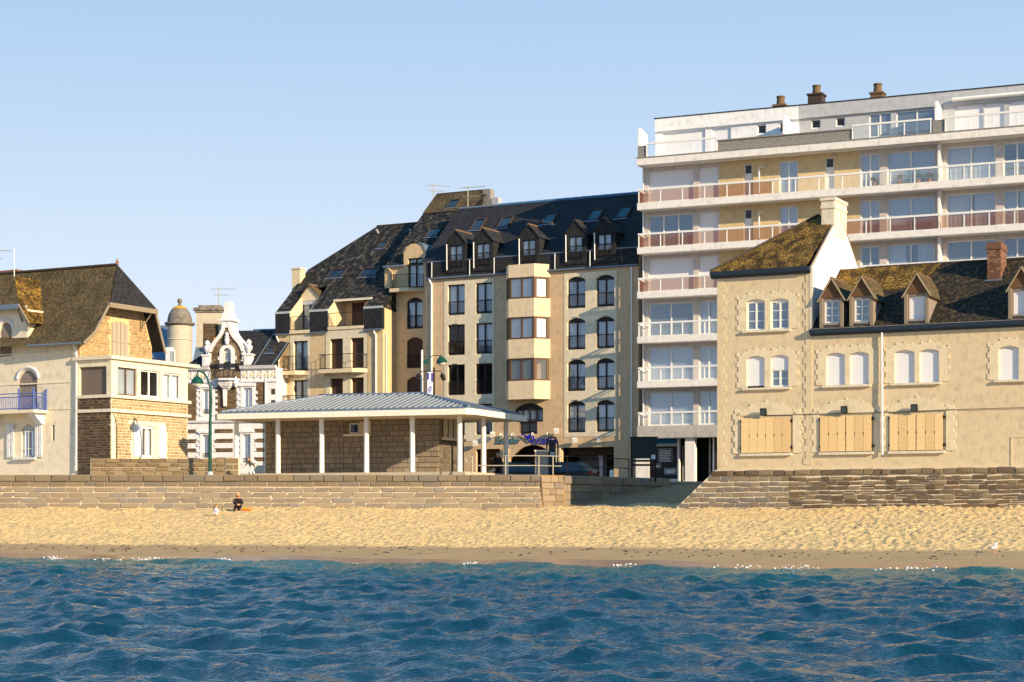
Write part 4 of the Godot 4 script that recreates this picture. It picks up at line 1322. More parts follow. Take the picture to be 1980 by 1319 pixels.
	bx("loggia_floor", "gable_plaster", b, -25.05, 15.75, -2.4, -21.9, 15.96, 0.1)
	var lg := [-28.4, 15.86, -27.05, 18.25]
	var gd := gable_dormer(b, -27.75, 0.98, 15.86, 18.42, 19.42, -1.5, 1.6, "gable_plaster", "roof_moss", "ridge_brown", lg, 0.1, {"frame": "dark_frame", "fw": 0.09, "net": true})
	bx("shutter_box", "penthouse_grey", gd, -28.38, 17.95, -1.6, -27.07, 18.23, -1.52)
	var lb := Geo.new()
	lb.wall(-25.05, 15.96, -21.9, 18.1, -2.2, 0.2, [[-24.4, 15.96, -23.3, 17.95], [-22.6, 15.96, -21.95, 17.95]])
	put(lb, "loggia_wall", "hotel_ochre", b)
	roller(b, [-24.4, 15.96, -23.3, 17.95], -2.3, "roller_shutter", "brown_shutter")
	roller(b, [-22.6, 15.96, -21.95, 17.95], -2.3, "roller_shutter", "brown_shutter")
	bx("lintel", "stone_trim", b, -25.1, 17.94, -1.05, -21.75, 18.1, -0.75)
	bx("loggia_roof", "slate_worn", b, -25.05, 18.02, -3.0, -21.9, 18.08, -0.9)
	for q in [[-28.46, 15.86], [-26.66, 15.86], [-25.05, 15.96], [-21.9, 15.96]]:
		var ck := Geo.new()
		ck.profx([Vector2(0.05, q[1]), Vector2(0.05, 17.25), Vector2(-2.3, 19.2), Vector2(-2.3, q[1])], q[0] - 0.04, q[0] + 0.04)
		put(ck, "loggia_cheek", "gable_plaster", b)
	for q in [[-28.4, -26.72, 15.86], [-24.98, -21.95, 15.96]]:
		var rr := Geo.new()
		bars(rr, [Vector3(q[0], q[2], 0.06), Vector3(q[1], q[2], 0.06)], 1.02, 0.14)
		put(rr, "railing", "iron", b)
	# big lichen-flecked slope with half hip
	var cr := Geo.new()
	var at := func(u: float, d: float): return Vector3(u, 17.25 + 0.855 * d, -d + 0.06)
	for q in [[-29.78, -28.46, 0.0], [-28.46, -26.66, 2.4], [-26.66, -25.05, 0.0], [-25.05, -21.9, 0.95], [-21.9, -20.26, 0.0]]:
		cr.quad(at.call(q[0], q[2]), at.call(q[1], q[2]), at.call(q[1], 4.4), at.call(q[0], 4.4), Vector3(0, 1, 1))
	cr.quad(at.call(-29.78, 4.4), at.call(-20.26, 4.4), at.call(-20.26, 8.7), at.call(-26.2, 8.7), Vector3(0, 1, 1))
	cr.tri(at.call(-29.78, 4.4), at.call(-26.2, 8.7), Vector3(-29.78, 21.0, -13.0), Vector3(-1, 1, 0))
	cr.quad(Vector3(-29.78, 17.25, 0.06), at.call(-29.78, 4.4), Vector3(-29.78, 21.0, -13.0), Vector3(-29.78, 17.25, -17.4), Vector3.LEFT)
	cr.quad(at.call(-26.2, 8.7), at.call(-20.26, 8.7), Vector3(-20.26, 17.25, -17.4), Vector3(-29.78, 17.25, -17.4), Vector3(0, 1, -1))
	cr.quad(at.call(-20.26, 0.0), at.call(-20.26, 8.7), Vector3(-20.26, 17.0, -8.7), Vector3(-20.26, 17.0, -1.8), Vector3.RIGHT)
	put(cr, "wing_roof", "slate_worn", b)
	ridge(b, at.call(-26.2, 8.7), at.call(-20.3, 8.7), "ridge_dark", 0.4, 0.09)
	skylight(b, -26.7, 1.45, -3.3, 20.06, 0.855, 1.1)
	skylight(b, -23.66, 1.55, -3.15, 19.94, 0.855, 1.15)
	skylight(b, -24.3, 0.75, -6.16, 22.52, 0.855, 0.85)
	for q in [[-25.6, 7.9], [-22.4, 7.6]]:
		pipe("roof_vent", "zinc_light", b, [at.call(q[0], q[1]), at.call(q[0], q[1]) + Vector3(0, 0.25, 0.25)], 0.09)
	var cm := Geo.new()
	cm.box(-30.3, 17.0, -3.6, -29.55, 20.9, -2.9)
	var chim := put(cm, "chimney", "gable_plaster", b)
	bx("chimney_cap", "stone_trim", chim, -30.36, 20.9, -3.66, -29.49, 21.02, -2.84)
	pipe("downpipe", "paint_white", b, [Vector3(-29.6, 15.5, 0.15), Vector3(-29.45, 15.1, 0.08), Vector3(-29.45, 5, 0.08)], 0.06)
	pipe("downpipe", "paint_white", b, [Vector3(-21.0, 15.5, 0.15), Vector3(-20.85, 15.2, 0.08), Vector3(-20.85, 5, 0.08)], 0.06)
	pipe("downpipe", "paint_white", b, [Vector3(-20.2, 15.3, -0.3), Vector3(-20.2, 5, -0.3)], 0.05)
	# lettering over the porch
	var sg := thing("hotel_sign", "teal and blue letter sign with a bird over the hotel porch", "sign", b.position, b.rotation.y)
	var first := text("Escale", 0.62, "Droid Serif", 0.05)
	put(first, "word", "letter_teal", sg, Transform3D(Basis(Vector3(1, 0, 0), Vector3(0.25, 1, 0), Vector3(0, 0, 1)), Vector3(-9.95, 7.3, 0.06)))
	var second := text("ceania", 0.62, "Droid Serif", 0.05)
	put(second, "word", "letter_blue", sg, Transform3D(Basis(), Vector3(-7.0, 7.22, 0.06)))
	var o := Geo.new()
	for k in 14:
		var a := TAU * k / 14.0
		var c := TAU * (k + 1) / 14.0
		o.prism([Vector2(cos(a) * 0.3, sin(a) * 0.26), Vector2(cos(c) * 0.3, sin(c) * 0.26), Vector2(cos(c) * 0.19, sin(c) * 0.2 + 0.02), Vector2(cos(a) * 0.19, sin(a) * 0.2 + 0.02)], 0, 0.05)
	o.prism([Vector2(-0.85, 0.32), Vector2(-0.45, 0.3), Vector2(-0.2, 0.12), Vector2(0.02, 0.3), Vector2(0.3, 0.46), Vector2(0.1, 0.14), Vector2(-0.12, -0.06), Vector2(-0.3, 0.02), Vector2(-0.5, 0.2)], 0.052, 0.09)
	put(o, "bird_letter", "letter_blue", sg, Transform3D(Basis(), Vector3(-8.12, 7.4, 0.06)))


func text(words: String, size: float, face: String, deep: float) -> TextMesh:
	var t := TextMesh.new()
	var f := SystemFont.new()
	f.font_names = PackedStringArray([face])
	t.font = f
	t.text = words
	t.font_size = 64
	t.pixel_size = size / 64.0
	t.depth = deep
	t.curve_step = 2.0
	return t


# ---------------------------------------------------------------- the modern block
func apartments() -> void:
	var b := house("apartment_block", "seven storey beige apartment block with long white balconies and rooftop chimneys", 8.372, 128.0, 24.9)
	var bottoms := [7.18, 10.55, 13.54, 16.53, 19.51, 22.45, 25.40]
	var tops := [7.98, 10.98, 13.97, 16.96, 19.93, 22.90, 25.91]
	var far := 29.5
	var opens := [[0.37, 3.55], [3.94, 5.3], [7.07, 7.65], [9.48, 10.75], [12.55, 13.16], [14.89, 16.14], [16.6, 19.64], [20.4, 23.45], [23.91, 25.6], [26.4, 28.6]]
	var beige := Geo.new()
	var beige2 := Geo.new()
	var yellow := Geo.new()
	for i in 6:
		var y0: float = tops[i] - 0.4
		var y1: float = bottoms[i + 1] + 0.1
		var holes := []
		for q in opens:
			holes.append([q[0], tops[i] + 0.06, q[1], bottoms[i + 1] - 0.24])
		beige.wall(0.0, y0, 5.4, y1, -1.15, 0.25, holes.slice(0, 2))
		yellow.wall(5.4, y0, 14.8, y1, -1.15, 0.25, holes.slice(2, 5))
		beige2.wall(14.8, y0, far, y1, -1.15, 0.25, holes.slice(5))
		var slab := bx("balcony_slab", "modern_white", b, 0.0, bottoms[i], -1.3, far, tops[i], 0.0)
		bx("drip_edge", "modern_white", slab, 0.02, bottoms[i] - 0.03, -0.12, far, bottoms[i], -0.02)
		for k in opens.size():
			var h: Array = holes[k]
			var big: bool = h[2] - h[0] > 1.8
			if k in [2, 4]:
				win(b, h, -1.32, {"leaves": 1, "split": 0.72, "glass": "glass_dark", "fw": 0.08})
			elif (k == 0 and i in [3, 5]) or (k == 1 and i in [3, 4, 5]):
				roller(b, h, -1.3)
			else:
				var o := {"leaves": 3 if (k == 0 and i == 4) else 2, "fw": 0.08}
				if k == 3 or (k in [5, 6] and i in [4, 5]):
					o.blind = 0.98 if k == 3 else 0.7 + 0.05 * ((i + k) % 3)
				elif k < 2 and i in [0, 1]:
					o.blind = 0.97
				elif (i + k) % 3 == 0 or k == 1 or (k == 7 and i == 4):
					o.net = true
				win(b, h, -1.32, o)
		# white clothes posts against the yellow panels
		pipe("wall_pipe", "paint_white", b, [Vector3(8.2, tops[i], -0.9), Vector3(8.2, tops[i] + 1.9, -0.9), Vector3(8.48, tops[i] + 1.92, -0.9)], 0.06)
		pipe("downpipe", "paint_white", b, [Vector3(0.03, tops[i], -1.05), Vector3(0.03, bottoms[i + 1], -1.05)], 0.05)
		bx("dividing_fin", "modern_white", b, 19.98, tops[i], -1.15, 20.12, bottoms[i + 1], -0.5)
		railing(b, 0.09, far, tops[i], "glass_brown" if i in [3, 4, 5] else "glass_clear", i == 5)
	put(beige, "wall", "modern_beige", b)
	put(beige2, "wall", "modern_beige", b)
	put(yellow, "yellow_panel", "modern_yellow", b)
	# shell of the building
	var sh := Geo.new()
	sh.box(0.0, 7.2, -14.0, 0.12, 25.5, -1.16)
	sh.box(0.0, 4.0, -14.0, far, 28.0, -13.8)
	sh.box(far - 0.1, 4.0, -13.8, far, 28.0, -1.3)
	for t in tops.slice(1):
		sh.box(0.12, t - 0.3, -13.8, far - 0.1, t - 0.05, -1.3)
	sh.box(0.12, 7.25, -13.8, far - 0.1, 7.5, -1.3)
	put(sh, "shell", "modern_beige", b)
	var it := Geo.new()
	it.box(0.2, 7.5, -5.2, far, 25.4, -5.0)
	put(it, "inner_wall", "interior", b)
	# roof storey
	bx("roof_terrace", "modern_white", b, -0.03, 25.42, -13.9, far, 25.91, 0.03)
	bx("coping_lip", "concrete", b, -0.05, 25.88, -1.0, far, 25.95, 0.06)
	var pw := Geo.new()
	var ph := [[1.16, 25.95, 4.2, 27.78], [4.66, 25.95, 5.99, 27.84], [7.8, 27.15, 8.42, 27.8], [9.3, 27.15, 9.8, 27.8], [11.45, 27.2, 12.1, 27.82], [13.1, 27.2, 13.72, 27.82], [15.3, 26.3, 16.72, 27.86], [17.05, 25.98, 19.7, 27.84], [20.8, 25.98, 22.55, 27.84], [22.65, 25.98, 23.85, 27.82], [24.2, 25.98, 25.8, 27.8], [26.4, 25.98, 28.6, 27.8]]
	pw.wall(0.65, 25.9, 10.66, 27.95, -1.75, 0.2, ph.slice(0, 4))
	put(pw, "penthouse_wall", "penthouse_white", b)
	var pg := Geo.new()
	pg.wall(10.66, 25.9, far, 27.95, -1.75, 0.2, ph.slice(4))
	put(pg, "penthouse_wall", "penthouse_grey", b)
	for k in ph.size():
		if k in [0, 1, 8, 9, 10]:
			roller(b, ph[k], -1.86)
		else:
			win(b, ph[k], -1.88, {"leaves": 1 if ph[k][2] - ph[k][0] < 1 else 2, "glass": "glass" if k > 5 else "glass_dark"})
	bx("penthouse_fascia", "penthouse_white", b, 0.65, 27.92, -13.5, 10.66, 28.78, -1.6)
	bx("penthouse_fascia", "penthouse_grey", b, 10.66, 27.92, -13.5, far, 28.78, -1.6)
	bx("roof_edge", "dark_frame", b, 0.6, 28.78, -13.6, far, 28.84, -1.56)
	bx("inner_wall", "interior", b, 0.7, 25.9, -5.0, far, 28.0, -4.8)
	for q in [-0.05, 10.0, 19.85]:
		var fin := Geo.new()
		fin.profx([Vector2(-1.7, 25.9), Vector2(-0.25, 25.9), Vector2(-0.25, 27.95), Vector2(-0.5, 28.0), Vector2(-1.7, 27.75)], q, q + 0.14)
		put(fin, "screen_wall", "penthouse_white", b)
	bx("parapet", "concrete", b, 5.63, 25.95, -0.45, 14.6, 26.6, -0.12)
	bx("parapet_cap", "concrete", b, 5.58, 26.6, -0.5, 14.65, 26.68, -0.06)
	bx("parapet", "concrete", b, 0.0, 25.95, -0.45, 0.6, 26.75, -0.12)
	bx("parapet", "concrete", b, 19.75, 25.95, -0.45, 20.5, 26.75, -0.12)
	for q in [[0.65, 5.6], [14.65, 19.7], [20.55, far]]:
		railing(b, q[0], q[1], 25.95, "glass_clear", false, false)
	var aw := Geo.new()
	aw.tube([Vector3(20.7, 28.2, -1.4), Vector3(28.0, 28.2, -1.4)], 0.13)
	put(aw, "awning_roll", "paint_white", b)
	for q in [[7.75, -5.5, 29.75, 0.8], [10.3, -5.0, 30.15, 0.95], [14.55, -5.0, 29.85, 0.8]]:
		var c := Geo.new()
		c.box(q[0], 28.7, q[1] - q[3], q[0] + q[3], q[2], q[1])
		c.box(q[0] - 0.07, q[2], q[1] - q[3] - 0.07, q[0] + q[3] + 0.07, q[2] + 0.12, q[1] + 0.07)
		var ch := put(c, "chimney", "ridge_dark" if q[0] > 10 and q[0] < 12 else "ridge_brown", b)
		var pot := Geo.new()
		pot.lathe([Vector2(0.3, 0), Vector2(0.26, 0.5), Vector2(0.3, 0.52), Vector2(0.3, 0.6), Vector2(0, 0.6)], Vector3(q[0] + q[3] / 2, q[2] + 0.12, q[1] - q[3] / 2), 12)
		put(pot, "chimney_pot", "ridge_brown", ch)
	for q in [[9.0, 28.8], [12.0, 28.86]]:
		bx("roof_rail", "ridge_dark", b, q[0], 28.8, -4.0, q[0] + 2.0, 29.0 + 0.06, -3.9)
	# street level: shop front, glass door, square white post, dark passage
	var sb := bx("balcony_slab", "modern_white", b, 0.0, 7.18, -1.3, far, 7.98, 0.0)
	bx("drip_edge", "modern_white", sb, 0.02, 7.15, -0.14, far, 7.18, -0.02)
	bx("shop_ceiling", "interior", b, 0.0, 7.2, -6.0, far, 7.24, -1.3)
	bx("shop_sign", "sign_blue", b, -0.6, 6.84, -1.55, 2.36, 7.16, -1.45)
	bx("shop_transom", "penthouse_grey", b, -0.6, 6.66, -1.55, 2.36, 6.84, -1.42)
	bx("shop_sill", "modern_white", b, -0.6, 4.0, -1.6, 2.42, 4.46, -1.3)
	bx("shop_post", "modern_white", b, 2.36, 4.0, -1.6, 2.5, 7.18, -1.35)
	bx("shop_post", "modern_white", b, -0.62, 4.0, -1.6, 0.35, 6.66, -1.35)
	var sw := bx("shop_window", "poster", b, 0.35, 4.46, -1.62, 2.36, 6.66, -1.56)
	var posters := Geo.new()
	var r := RandomNumberGenerator.new()
	r.seed = 5
	for q in [[0.95, 5.62, 1.92, 6.5, 7], [1.36, 4.78, 2.25, 5.2, 4], [0.62, 5.22, 1.1, 5.5, 2]]:
		for e in [[q[0], q[1], q[2], q[1] + 0.02], [q[0], q[3] - 0.02, q[2], q[3]], [q[0], q[1], q[0] + 0.02, q[3]], [q[2] - 0.02, q[1], q[2], q[3]]]:
			posters.box(e[0], e[1], -1.555, e[2], e[3], -1.55)
		for k in q[4]:
			var y: float = lerpf(q[3] - 0.12, q[1] + 0.1, float(k) / (q[4] - 1))
			var x: float = q[0] + 0.08
			while x < q[2] - 0.14:
				var l := r.randf_range(0.04, 0.09)
				posters.box(x, y - 0.03, -1.555, x + l, y + 0.03, -1.548)
				x += l + 0.02
	put(posters, "window_lettering", "paint_white", sw)
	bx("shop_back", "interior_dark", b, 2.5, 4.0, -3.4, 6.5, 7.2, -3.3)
	win(b, [2.52, 4.3, 3.4, 6.7], -1.9, {"frame": "paint_grey", "glass": "glass_dark"})
	bx("door_step", "concrete", b, 2.5, 4.0, -1.9, 3.5, 4.3, -1.2)
	bx("square_post", "modern_white", b, 3.3, 3.9, -0.75, 3.95, 7.18, -0.25)
	bx("passage_wall", "modern_beige", b, 4.3, 3.9, -5.0, 4.4, 7.2, -2.2)
	bx("passage_post", "paint_white", b, 4.9, 3.9, -1.4, 5.02, 7.2, -1.2)
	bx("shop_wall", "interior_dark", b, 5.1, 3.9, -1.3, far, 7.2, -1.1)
	# flower tubs on the upper balcony
	var spots := [[15.95, "pink geranium in a tub on the balcony, left of the others"], [17.55, "tall red geranium behind the balcony glass under a drawn blind"], [18.75, "round green plant on the balcony with a few flowers"], [19.45, "red flowering plant by the balcony divider"]]
	for q in spots:
		var at: Vector3 = b.transform * Vector3(q[0], 22.9, -0.55)
		var t := thing("potted_plant", q[1], "plant", at, 0.0, "flower tubs on the upper balcony")
		var pot := Geo.new()
		pot.lathe([Vector2(0.12, 0), Vector2(0.17, 0.26), Vector2(0.14, 0.26), Vector2(0, 0.2)], Vector3.ZERO, 10)
		put(pot, "pot", "terracotta", t)
		var fo := Geo.new()
		var fl := Geo.new()
		for k in 90:
			var c := Vector3(r.randfn() * 0.16, 0.36 + absf(r.randfn()) * 0.17, r.randfn() * 0.12)
			var a := r.randf() * TAU
			var s := r.randf_range(0.04, 0.09)
			var into := fl if k % 3 == 0 and q[0] != 18.75 else fo
			into.quad(c, c + Vector3(cos(a), 0.4, sin(a)) * s, c + Vector3(0, 0.9, 0) * s, c + Vector3(-sin(a), 0.3, cos(a)) * s, Vector3.UP)
		put(fo, "foliage", "plant_green", t)
		if fl.v.size():
			put(fl, "flowers", "flower_red", t)


# Balcony front: a flat white top rail on posts, with a sheet of glass in every bay, and a return at the left end.
func railing(parent: Node, u0: float, u1: float, y: float, glass: String, fade := false, ret := true) -> void:
	var g := Geo.new()
	g.box(u0 - 0.04, y + 0.82, -0.14, u1, y + 0.94, -0.02)
	if ret:
		g.box(u0 - 0.04, y + 0.78, -1.1, u0 + 0.04, y + 0.9, -0.14)
		g.box(u0 + 0.4, y + 0.78, -1.1, u0 + 0.46, y + 0.84, -0.14)
	var count := roundi((u1 - u0) / 1.52)
	for k in count + 1:
		var x := lerpf(u0, u1 - 0.06, float(k) / count)
		g.box(x - 0.03, y, -0.12, x + 0.03, y + 0.82, -0.05)
	var r := put(g, "railing", "paint_white", parent)
	for k in count:
		var a := lerpf(u0, u1 - 0.06, float(k) / count) + 0.04
		var c := lerpf(u0, u1 - 0.06, float(k + 1) / count) - 0.04
		var p := Geo.new()
		p.quad(Vector3(a, y + 0.04, -0.085), Vector3(c, y + 0.04, -0.085), Vector3(c, y + 0.8, -0.085), Vector3(a, y + 0.8, -0.085), Vector3.BACK)
		put(p, "glass_sheet", "glass_clear" if fade and a > 8.0 else glass, r)
	if ret:
		var p := Geo.new()
		p.quad(Vector3(u0, y + 0.04, -0.14), Vector3(u0, y + 0.04, -1.08), Vector3(u0, y + 0.78, -1.08), Vector3(u0, y + 0.78, -0.14), Vector3.LEFT)
		put(p, "glass_sheet", glass, r)


# ---------------------------------------------------------------- the yellow house on the bastion
func teeth(g: Geo, u: float, v0: float, v1: float, side: float, z: float, wide := 0.13, high := 0.3) -> void:
	var y := v0
	var k := 0
	while y < v1 - 0.05:
		if k % 2 == 0:
			var a := u if side > 0.0 else u - wide
			g.box(a, y, z - 0.05, a + wide, minf(y + high, v1), z)
		y += high
		k += 1


func hood(g: Geo, uc: float, half: float, v: float, rise: float, z: float) -> void:
	var pts := [Vector2(uc - half, v)]
	for k in 9:
		var t := k / 8.0
		pts.append(Vector2(lerpf(uc - half, uc + half, t), v + 0.06 + rise * (1.0 - pow(2 * t - 1, 2))))
	pts.append(Vector2(uc + half, v))
	g.prism(pts, z - 0.04, z)
	for k in [2, 4, 6]:
		var t: float = k / 8.0
		var x := lerpf(uc - half, uc + half, t)
		var y := v + 0.04 + rise * (1.0 - pow(2 * t - 1, 2))
		g.box(x - 0.05, y, z - 0.04, x + 0.05, y + 0.1, z + 0.004)


func yellow_house() -> void:
	var b := house("yellow_house", "yellow plastered house with boarded ground floor windows and mossy slate roofs on the bastion", 12.071, 112.5, 27.0)
	b.position = Vector3(10.731, 0.211, -100.0)
	b.scale = Vector3.ONE * 0.889
	var far := 25.0
	var up := [[1.82, 12.77, 2.95, 14.59, 0.14], [3.29, 12.77, 4.40, 14.56, 0.14]]
	var low := [[1.82, 9.42, 2.93, 11.28, 0.14], [3.30, 9.42, 4.39, 11.28, 0.14]]
	var right := []
	for u in [[6.63, 7.74], [8.04, 9.13], [10.62, 11.76], [12.05, 13.14], [16.44, 17.53], [17.86, 18.96], [20.6, 21.7], [22.1, 23.2]]:
		right.append([u[0], 9.42, u[1], 11.28, 0.14])
	var g := Geo.new()
	g.wall(0.0, 4.4, far, 12.4, 0.0, 0.2, low + right)
	g.wall(0.0, 12.4, 5.78, 16.0, 0.0, 0.2, up)
	g.quad(Vector3(0, 4.4, 0), Vector3(0, 4.4, -10.6), Vector3(0, 16.2, -10.6), Vector3(0, 16.2, 0), Vector3.LEFT)
	g.quad(Vector3(far, 4.4, 0), Vector3(far, 4.4, -10.6), Vector3(far, 12.6, -10.6), Vector3(far, 12.6, 0), Vector3.RIGHT)
	g.quad(Vector3(0, 4.4, -10.6), Vector3(far, 4.4, -10.6), Vector3(far, 16.2, -10.6), Vector3(0, 16.2, -10.6), Vector3.FORWARD)
	put(g, "wall", "yellow_plaster", b)
	var gw := Geo.new()
	gw.profx([Vector2(0, 11.8), Vector2(0, 16.15), Vector2(-5.27, 20.0), Vector2(-10.5, 16.15), Vector2(-10.5, 11.8)], 5.55, 5.80)
	put(gw, "gable_wall", "white_plaster", b)
	for q in [low, right.slice(0, 2), right.slice(2, 4), right.slice(4, 6), right.slice(6, 8), up]:
		var s := Geo.new()
		var a: Array = q[0]
		var c: Array = q[1]
		s.wall(a[0] - 0.5, a[1] + 0.02, c[2] + 0.5, a[3] + 0.08, 0.032, 0.04, q)
		teeth(s, a[0] - 0.5, a[1] + 0.05, a[3] + 0.2, -1.0, 0.032, 0.11)
		teeth(s, c[2] + 0.5, a[1] + 0.05, a[3] + 0.2, 1.0, 0.032, 0.11)
		hood(s, (a[0] + a[2]) / 2, 0.85, a[3] + 0.08, 0.26, 0.033)
		hood(s, (c[0] + c[2]) / 2, 0.85, a[3] + 0.08, 0.26, 0.034)
		put(s, "window_surround", "yellow_trim", b)
		var sill := Geo.new()
		sill.box(a[0] - 0.22, a[1] - 0.12, 0.0, c[2] + 0.14, a[1], 0.17)
		sill.box(a[0] - 0.16, a[1] - 0.16, 0.0, c[2] + 0.08, a[1] - 0.12, 0.1)
		put(sill, "window_sill", "stone_trim", b)
	for h in up:
		win(b, h, -0.14, {"rows": 3, "fw": 0.08})
	roller(b, low[0], -0.1, "roller_shutter", "roller", 0.12)
	roller(b, low[1], -0.08, "roller_shutter", "roller", 1.0)
	win(b, [low[1][0], low[1][1], low[1][2], low[1][1] + 1.05], -0.14, {"rows": 2, "fw": 0.09})
	for h in right:
		roller(b, h, -0.1)
	# corner quoins
	var k := Geo.new()
	k.box(0.0, 4.9, 0.0, 0.42, 15.9, 0.03)
	teeth(k, 0.42, 4.95, 15.7, 1.0, 0.03, 0.14, 0.36)
	k.box(5.42, 4.9, 0.0, 5.8, 15.9, 0.03)
	teeth(k, 5.42, 4.95, 15.7, -1.0, 0.03, 0.14, 0.36)
	put(k, "corner_quoins", "yellow_plaster", b)
	# big ground floor openings closed with pine boards
	for q in [[1.53, 4.53, [0, 1, 2, 3, 4, 5], 0.0], [6.31, 9.36, [0, 1, 2, 3, 4, 5], 0.05], [10.37, 13.42, [0, 1, 2, 3, 4, 5], 0.05], [19.4, 22.4, [0, 1, 2, 3, 4, 5], 0.05]]:
		var w := (float(q[1]) - float(q[0])) / 6.0
		bx("shutter_sill", "stone_trim", b, q[0] - 0.08, 5.46, 0.0, q[1] + 0.06, 5.6, 0.16)
		for i in 6:
			var gap: float = q[3] if i in [2, 5] and q[3] > 0.0 else 0.012
			var x: float = q[0] + w * i
			var pb := Geo.new()
			pb.box(x + 0.006, 5.64, 0.08, x + w - gap, 7.66, 0.135)
			var plank := put(pb, "board", "pine_%d" % rng.randi_range(0, 2), b)
			if i > 0:
				bx("hand_hole", "paint_black", plank, x - 0.02, 6.56, 0.135, x + 0.025, 6.72, 0.139)
		bx("shutter_back", "paint_black", b, q[0] + 0.03, 5.64, 0.0, q[1] - 0.03, 7.64, 0.075)
		for y in [5.86, 7.4]:
			bx("hinge", "iron", b, q[1], y, 0.02, q[1] + 0.1, y + 0.14, 0.14)
			bx("hinge", "iron", b, q[0] - 0.08, y, 0.02, q[0], y + 0.12, 0.12)
		var s2 := Geo.new()
		hood(s2, (q[0] + q[1]) / 2, 1.85, 7.82, 0.72, 0.045)
		teeth(s2, q[1] + 0.55, 5.62, 8.15, 1.0, 0.045, 0.13, 0.33)
		s2.box(q[1] + 0.12, 5.6, 0, q[1] + 0.55, 8.15, 0.045)
		teeth(s2, q[0] - 0.42, 5.62, 8.15, -1.0, 0.045, 0.13, 0.33)
		s2.box(q[0] - 0.42, 5.6, 0, q[0] - 0.12, 8.15, 0.045)
		put(s2, "window_surround", "yellow_trim", b)
	for u in [2.95, 7.78, 11.82]:
		var f := Geo.new()
		f.xf = Transform3D(Basis.from_euler(Vector3(0.25, 0, 0)), Vector3(u, 8.0, 0.3))
		f.box(-0.18, -0.2, -0.1, 0.18, 0.2, 0.06)
		f.box(-0.05, -0.05, -0.3, 0.05, 0.05, -0.1)
		var fl := put(f, "floodlight", "dark_green", b)
		var e := Geo.new()
		e.box(-0.13, -0.15, 0.06, 0.13, 0.15, 0.068)
		put(e, "lens", "lens", fl, f.xf)
	pipe("cable", "iron", b, [Vector3(2.9, 7.79, 0.02), Vector3(5.8, 7.8, 0.06), Vector3(10, 7.8, 0.06), Vector3(14, 7.86, 0.06), Vector3(far, 7.9, 0.06)], 0.016)
	pipe("downpipe", "paint_white", b, [Vector3(9.93, 12.3, 0.16), Vector3(9.95, 5.42, 0.16)], 0.062)
	# an old doorway rendered over
	var od := Geo.new()
	od.box(17.1, 4.7, 0.0, 17.16, 6.3, 0.03)
	od.box(17.16, 6.24, 0.0, 18.6, 6.3, 0.03)
	put(od, "blocked_doorway", "yellow_plaster", b)
	# cornices
	var c := Geo.new()
	c.profx([Vector2(0, 15.9), Vector2(0.14, 15.92), Vector2(0.2, 16.02), Vector2(0.34, 16.06), Vector2(0.4, 16.28), Vector2(0, 16.3)], -0.34, 5.72)
	put(c, "cornice", "navy", b)
	var c2 := Geo.new()
	c2.profx([Vector2(0, 12.28), Vector2(0.12, 12.3), Vector2(0.18, 12.4), Vector2(0.32, 12.42), Vector2(0.36, 12.62), Vector2(0, 12.64)], 5.72, far + 0.3)
	put(c2, "cornice", "navy", b)
	bx("gutter_lip", "concrete", b, 5.74, 12.64, 0.1, far + 0.3, 12.67, 0.37)
	# tower roof, hipped to the left against the chimney gable
	var t := Geo.new()
	t.quad(Vector3(-0.36, 16.28, 0.4), Vector3(5.6, 16.28, 0.4), Vector3(5.6, 20.05, -5.27), Vector3(4.5, 20.05, -5.27), Vector3(0, 1, 1))
	t.tri(Vector3(-0.36, 16.28, 0.4), Vector3(4.5, 20.05, -5.27), Vector3(-0.36, 16.28, -10.8), Vector3(-1, 1, 0))
	t.quad(Vector3(-0.36, 16.28, -10.8), Vector3(5.6, 16.28, -10.8), Vector3(5.6, 20.05, -5.27), Vector3(4.5, 20.05, -5.27), Vector3(0, 1, -1))
	put(t, "tower_roof", "roof_gold", b)
	ridge(b, Vector3(-0.3, 16.36, 0.34), Vector3(4.5, 20.1, -5.25), "ridge_dark", 0.5, 0.07)
	var vg := Geo.new()
	vg.tube([Vector3(5.68, 16.2, 0.1), Vector3(5.68, 19.98, -5.2)], 0.05, -1.0, 4)
	vg.tube([Vector3(5.78, 20.0, -5.3), Vector3(5.78, 16.2, -10.5)], 0.06, -1.0, 4)
	put(vg, "verge", "ridge_brown", b)
	bx("verge_pilaster", "stone_trim", b, 5.66, 12.6, -0.1, 5.84, 16.2, 0.05)
	var ch := Geo.new()
	ch.box(5.02, 18.6, -6.55, 5.82, 20.25, -4.15)
	ch.box(4.97, 20.25, -6.60, 5.86, 20.4, -4.1)
	ch.box(5.0, 20.4, -6.57, 5.83, 20.72, -4.13)
	ch.box(4.94, 20.72, -6.63, 5.89, 20.9, -4.07)
	put(ch, "chimney", "stone_trim", b)
	# long lower roof with four dormers and a brick stack
	var r := Geo.new()
	r.quad(Vector3(5.8, 12.66, 0.2), Vector3(far + 0.3, 12.66, 0.2), Vector3(far + 0.3, 16.7, -5.3), Vector3(5.8, 16.7, -5.3), Vector3(0, 1, 1))
	r.quad(Vector3(5.8, 16.7, -5.3), Vector3(far + 0.3, 16.7, -5.3), Vector3(far + 0.3, 12.6, -10.8), Vector3(5.8, 12.6, -10.8), Vector3(0, 1, -1))
	r.tri(Vector3(far + 0.3, 12.66, 0.2), Vector3(far + 0.3, 16.7, -5.3), Vector3(far + 0.3, 12.6, -10.8), Vector3.RIGHT)
	put(r, "roof", "roof_dark", b)
	var mg := Geo.new()
	mg.quad(Vector3(5.82, 14.95, -2.9), Vector3(11.0, 15.15, -3.2), Vector3(12.0, 16.72, -5.28), Vector3(5.82, 16.72, -5.28), Vector3(0, 1, 1))
	put(mg, "mossy_slope", "roof_gold", b, Transform3D(Basis(), Vector3(0, 0.012, 0.018)))
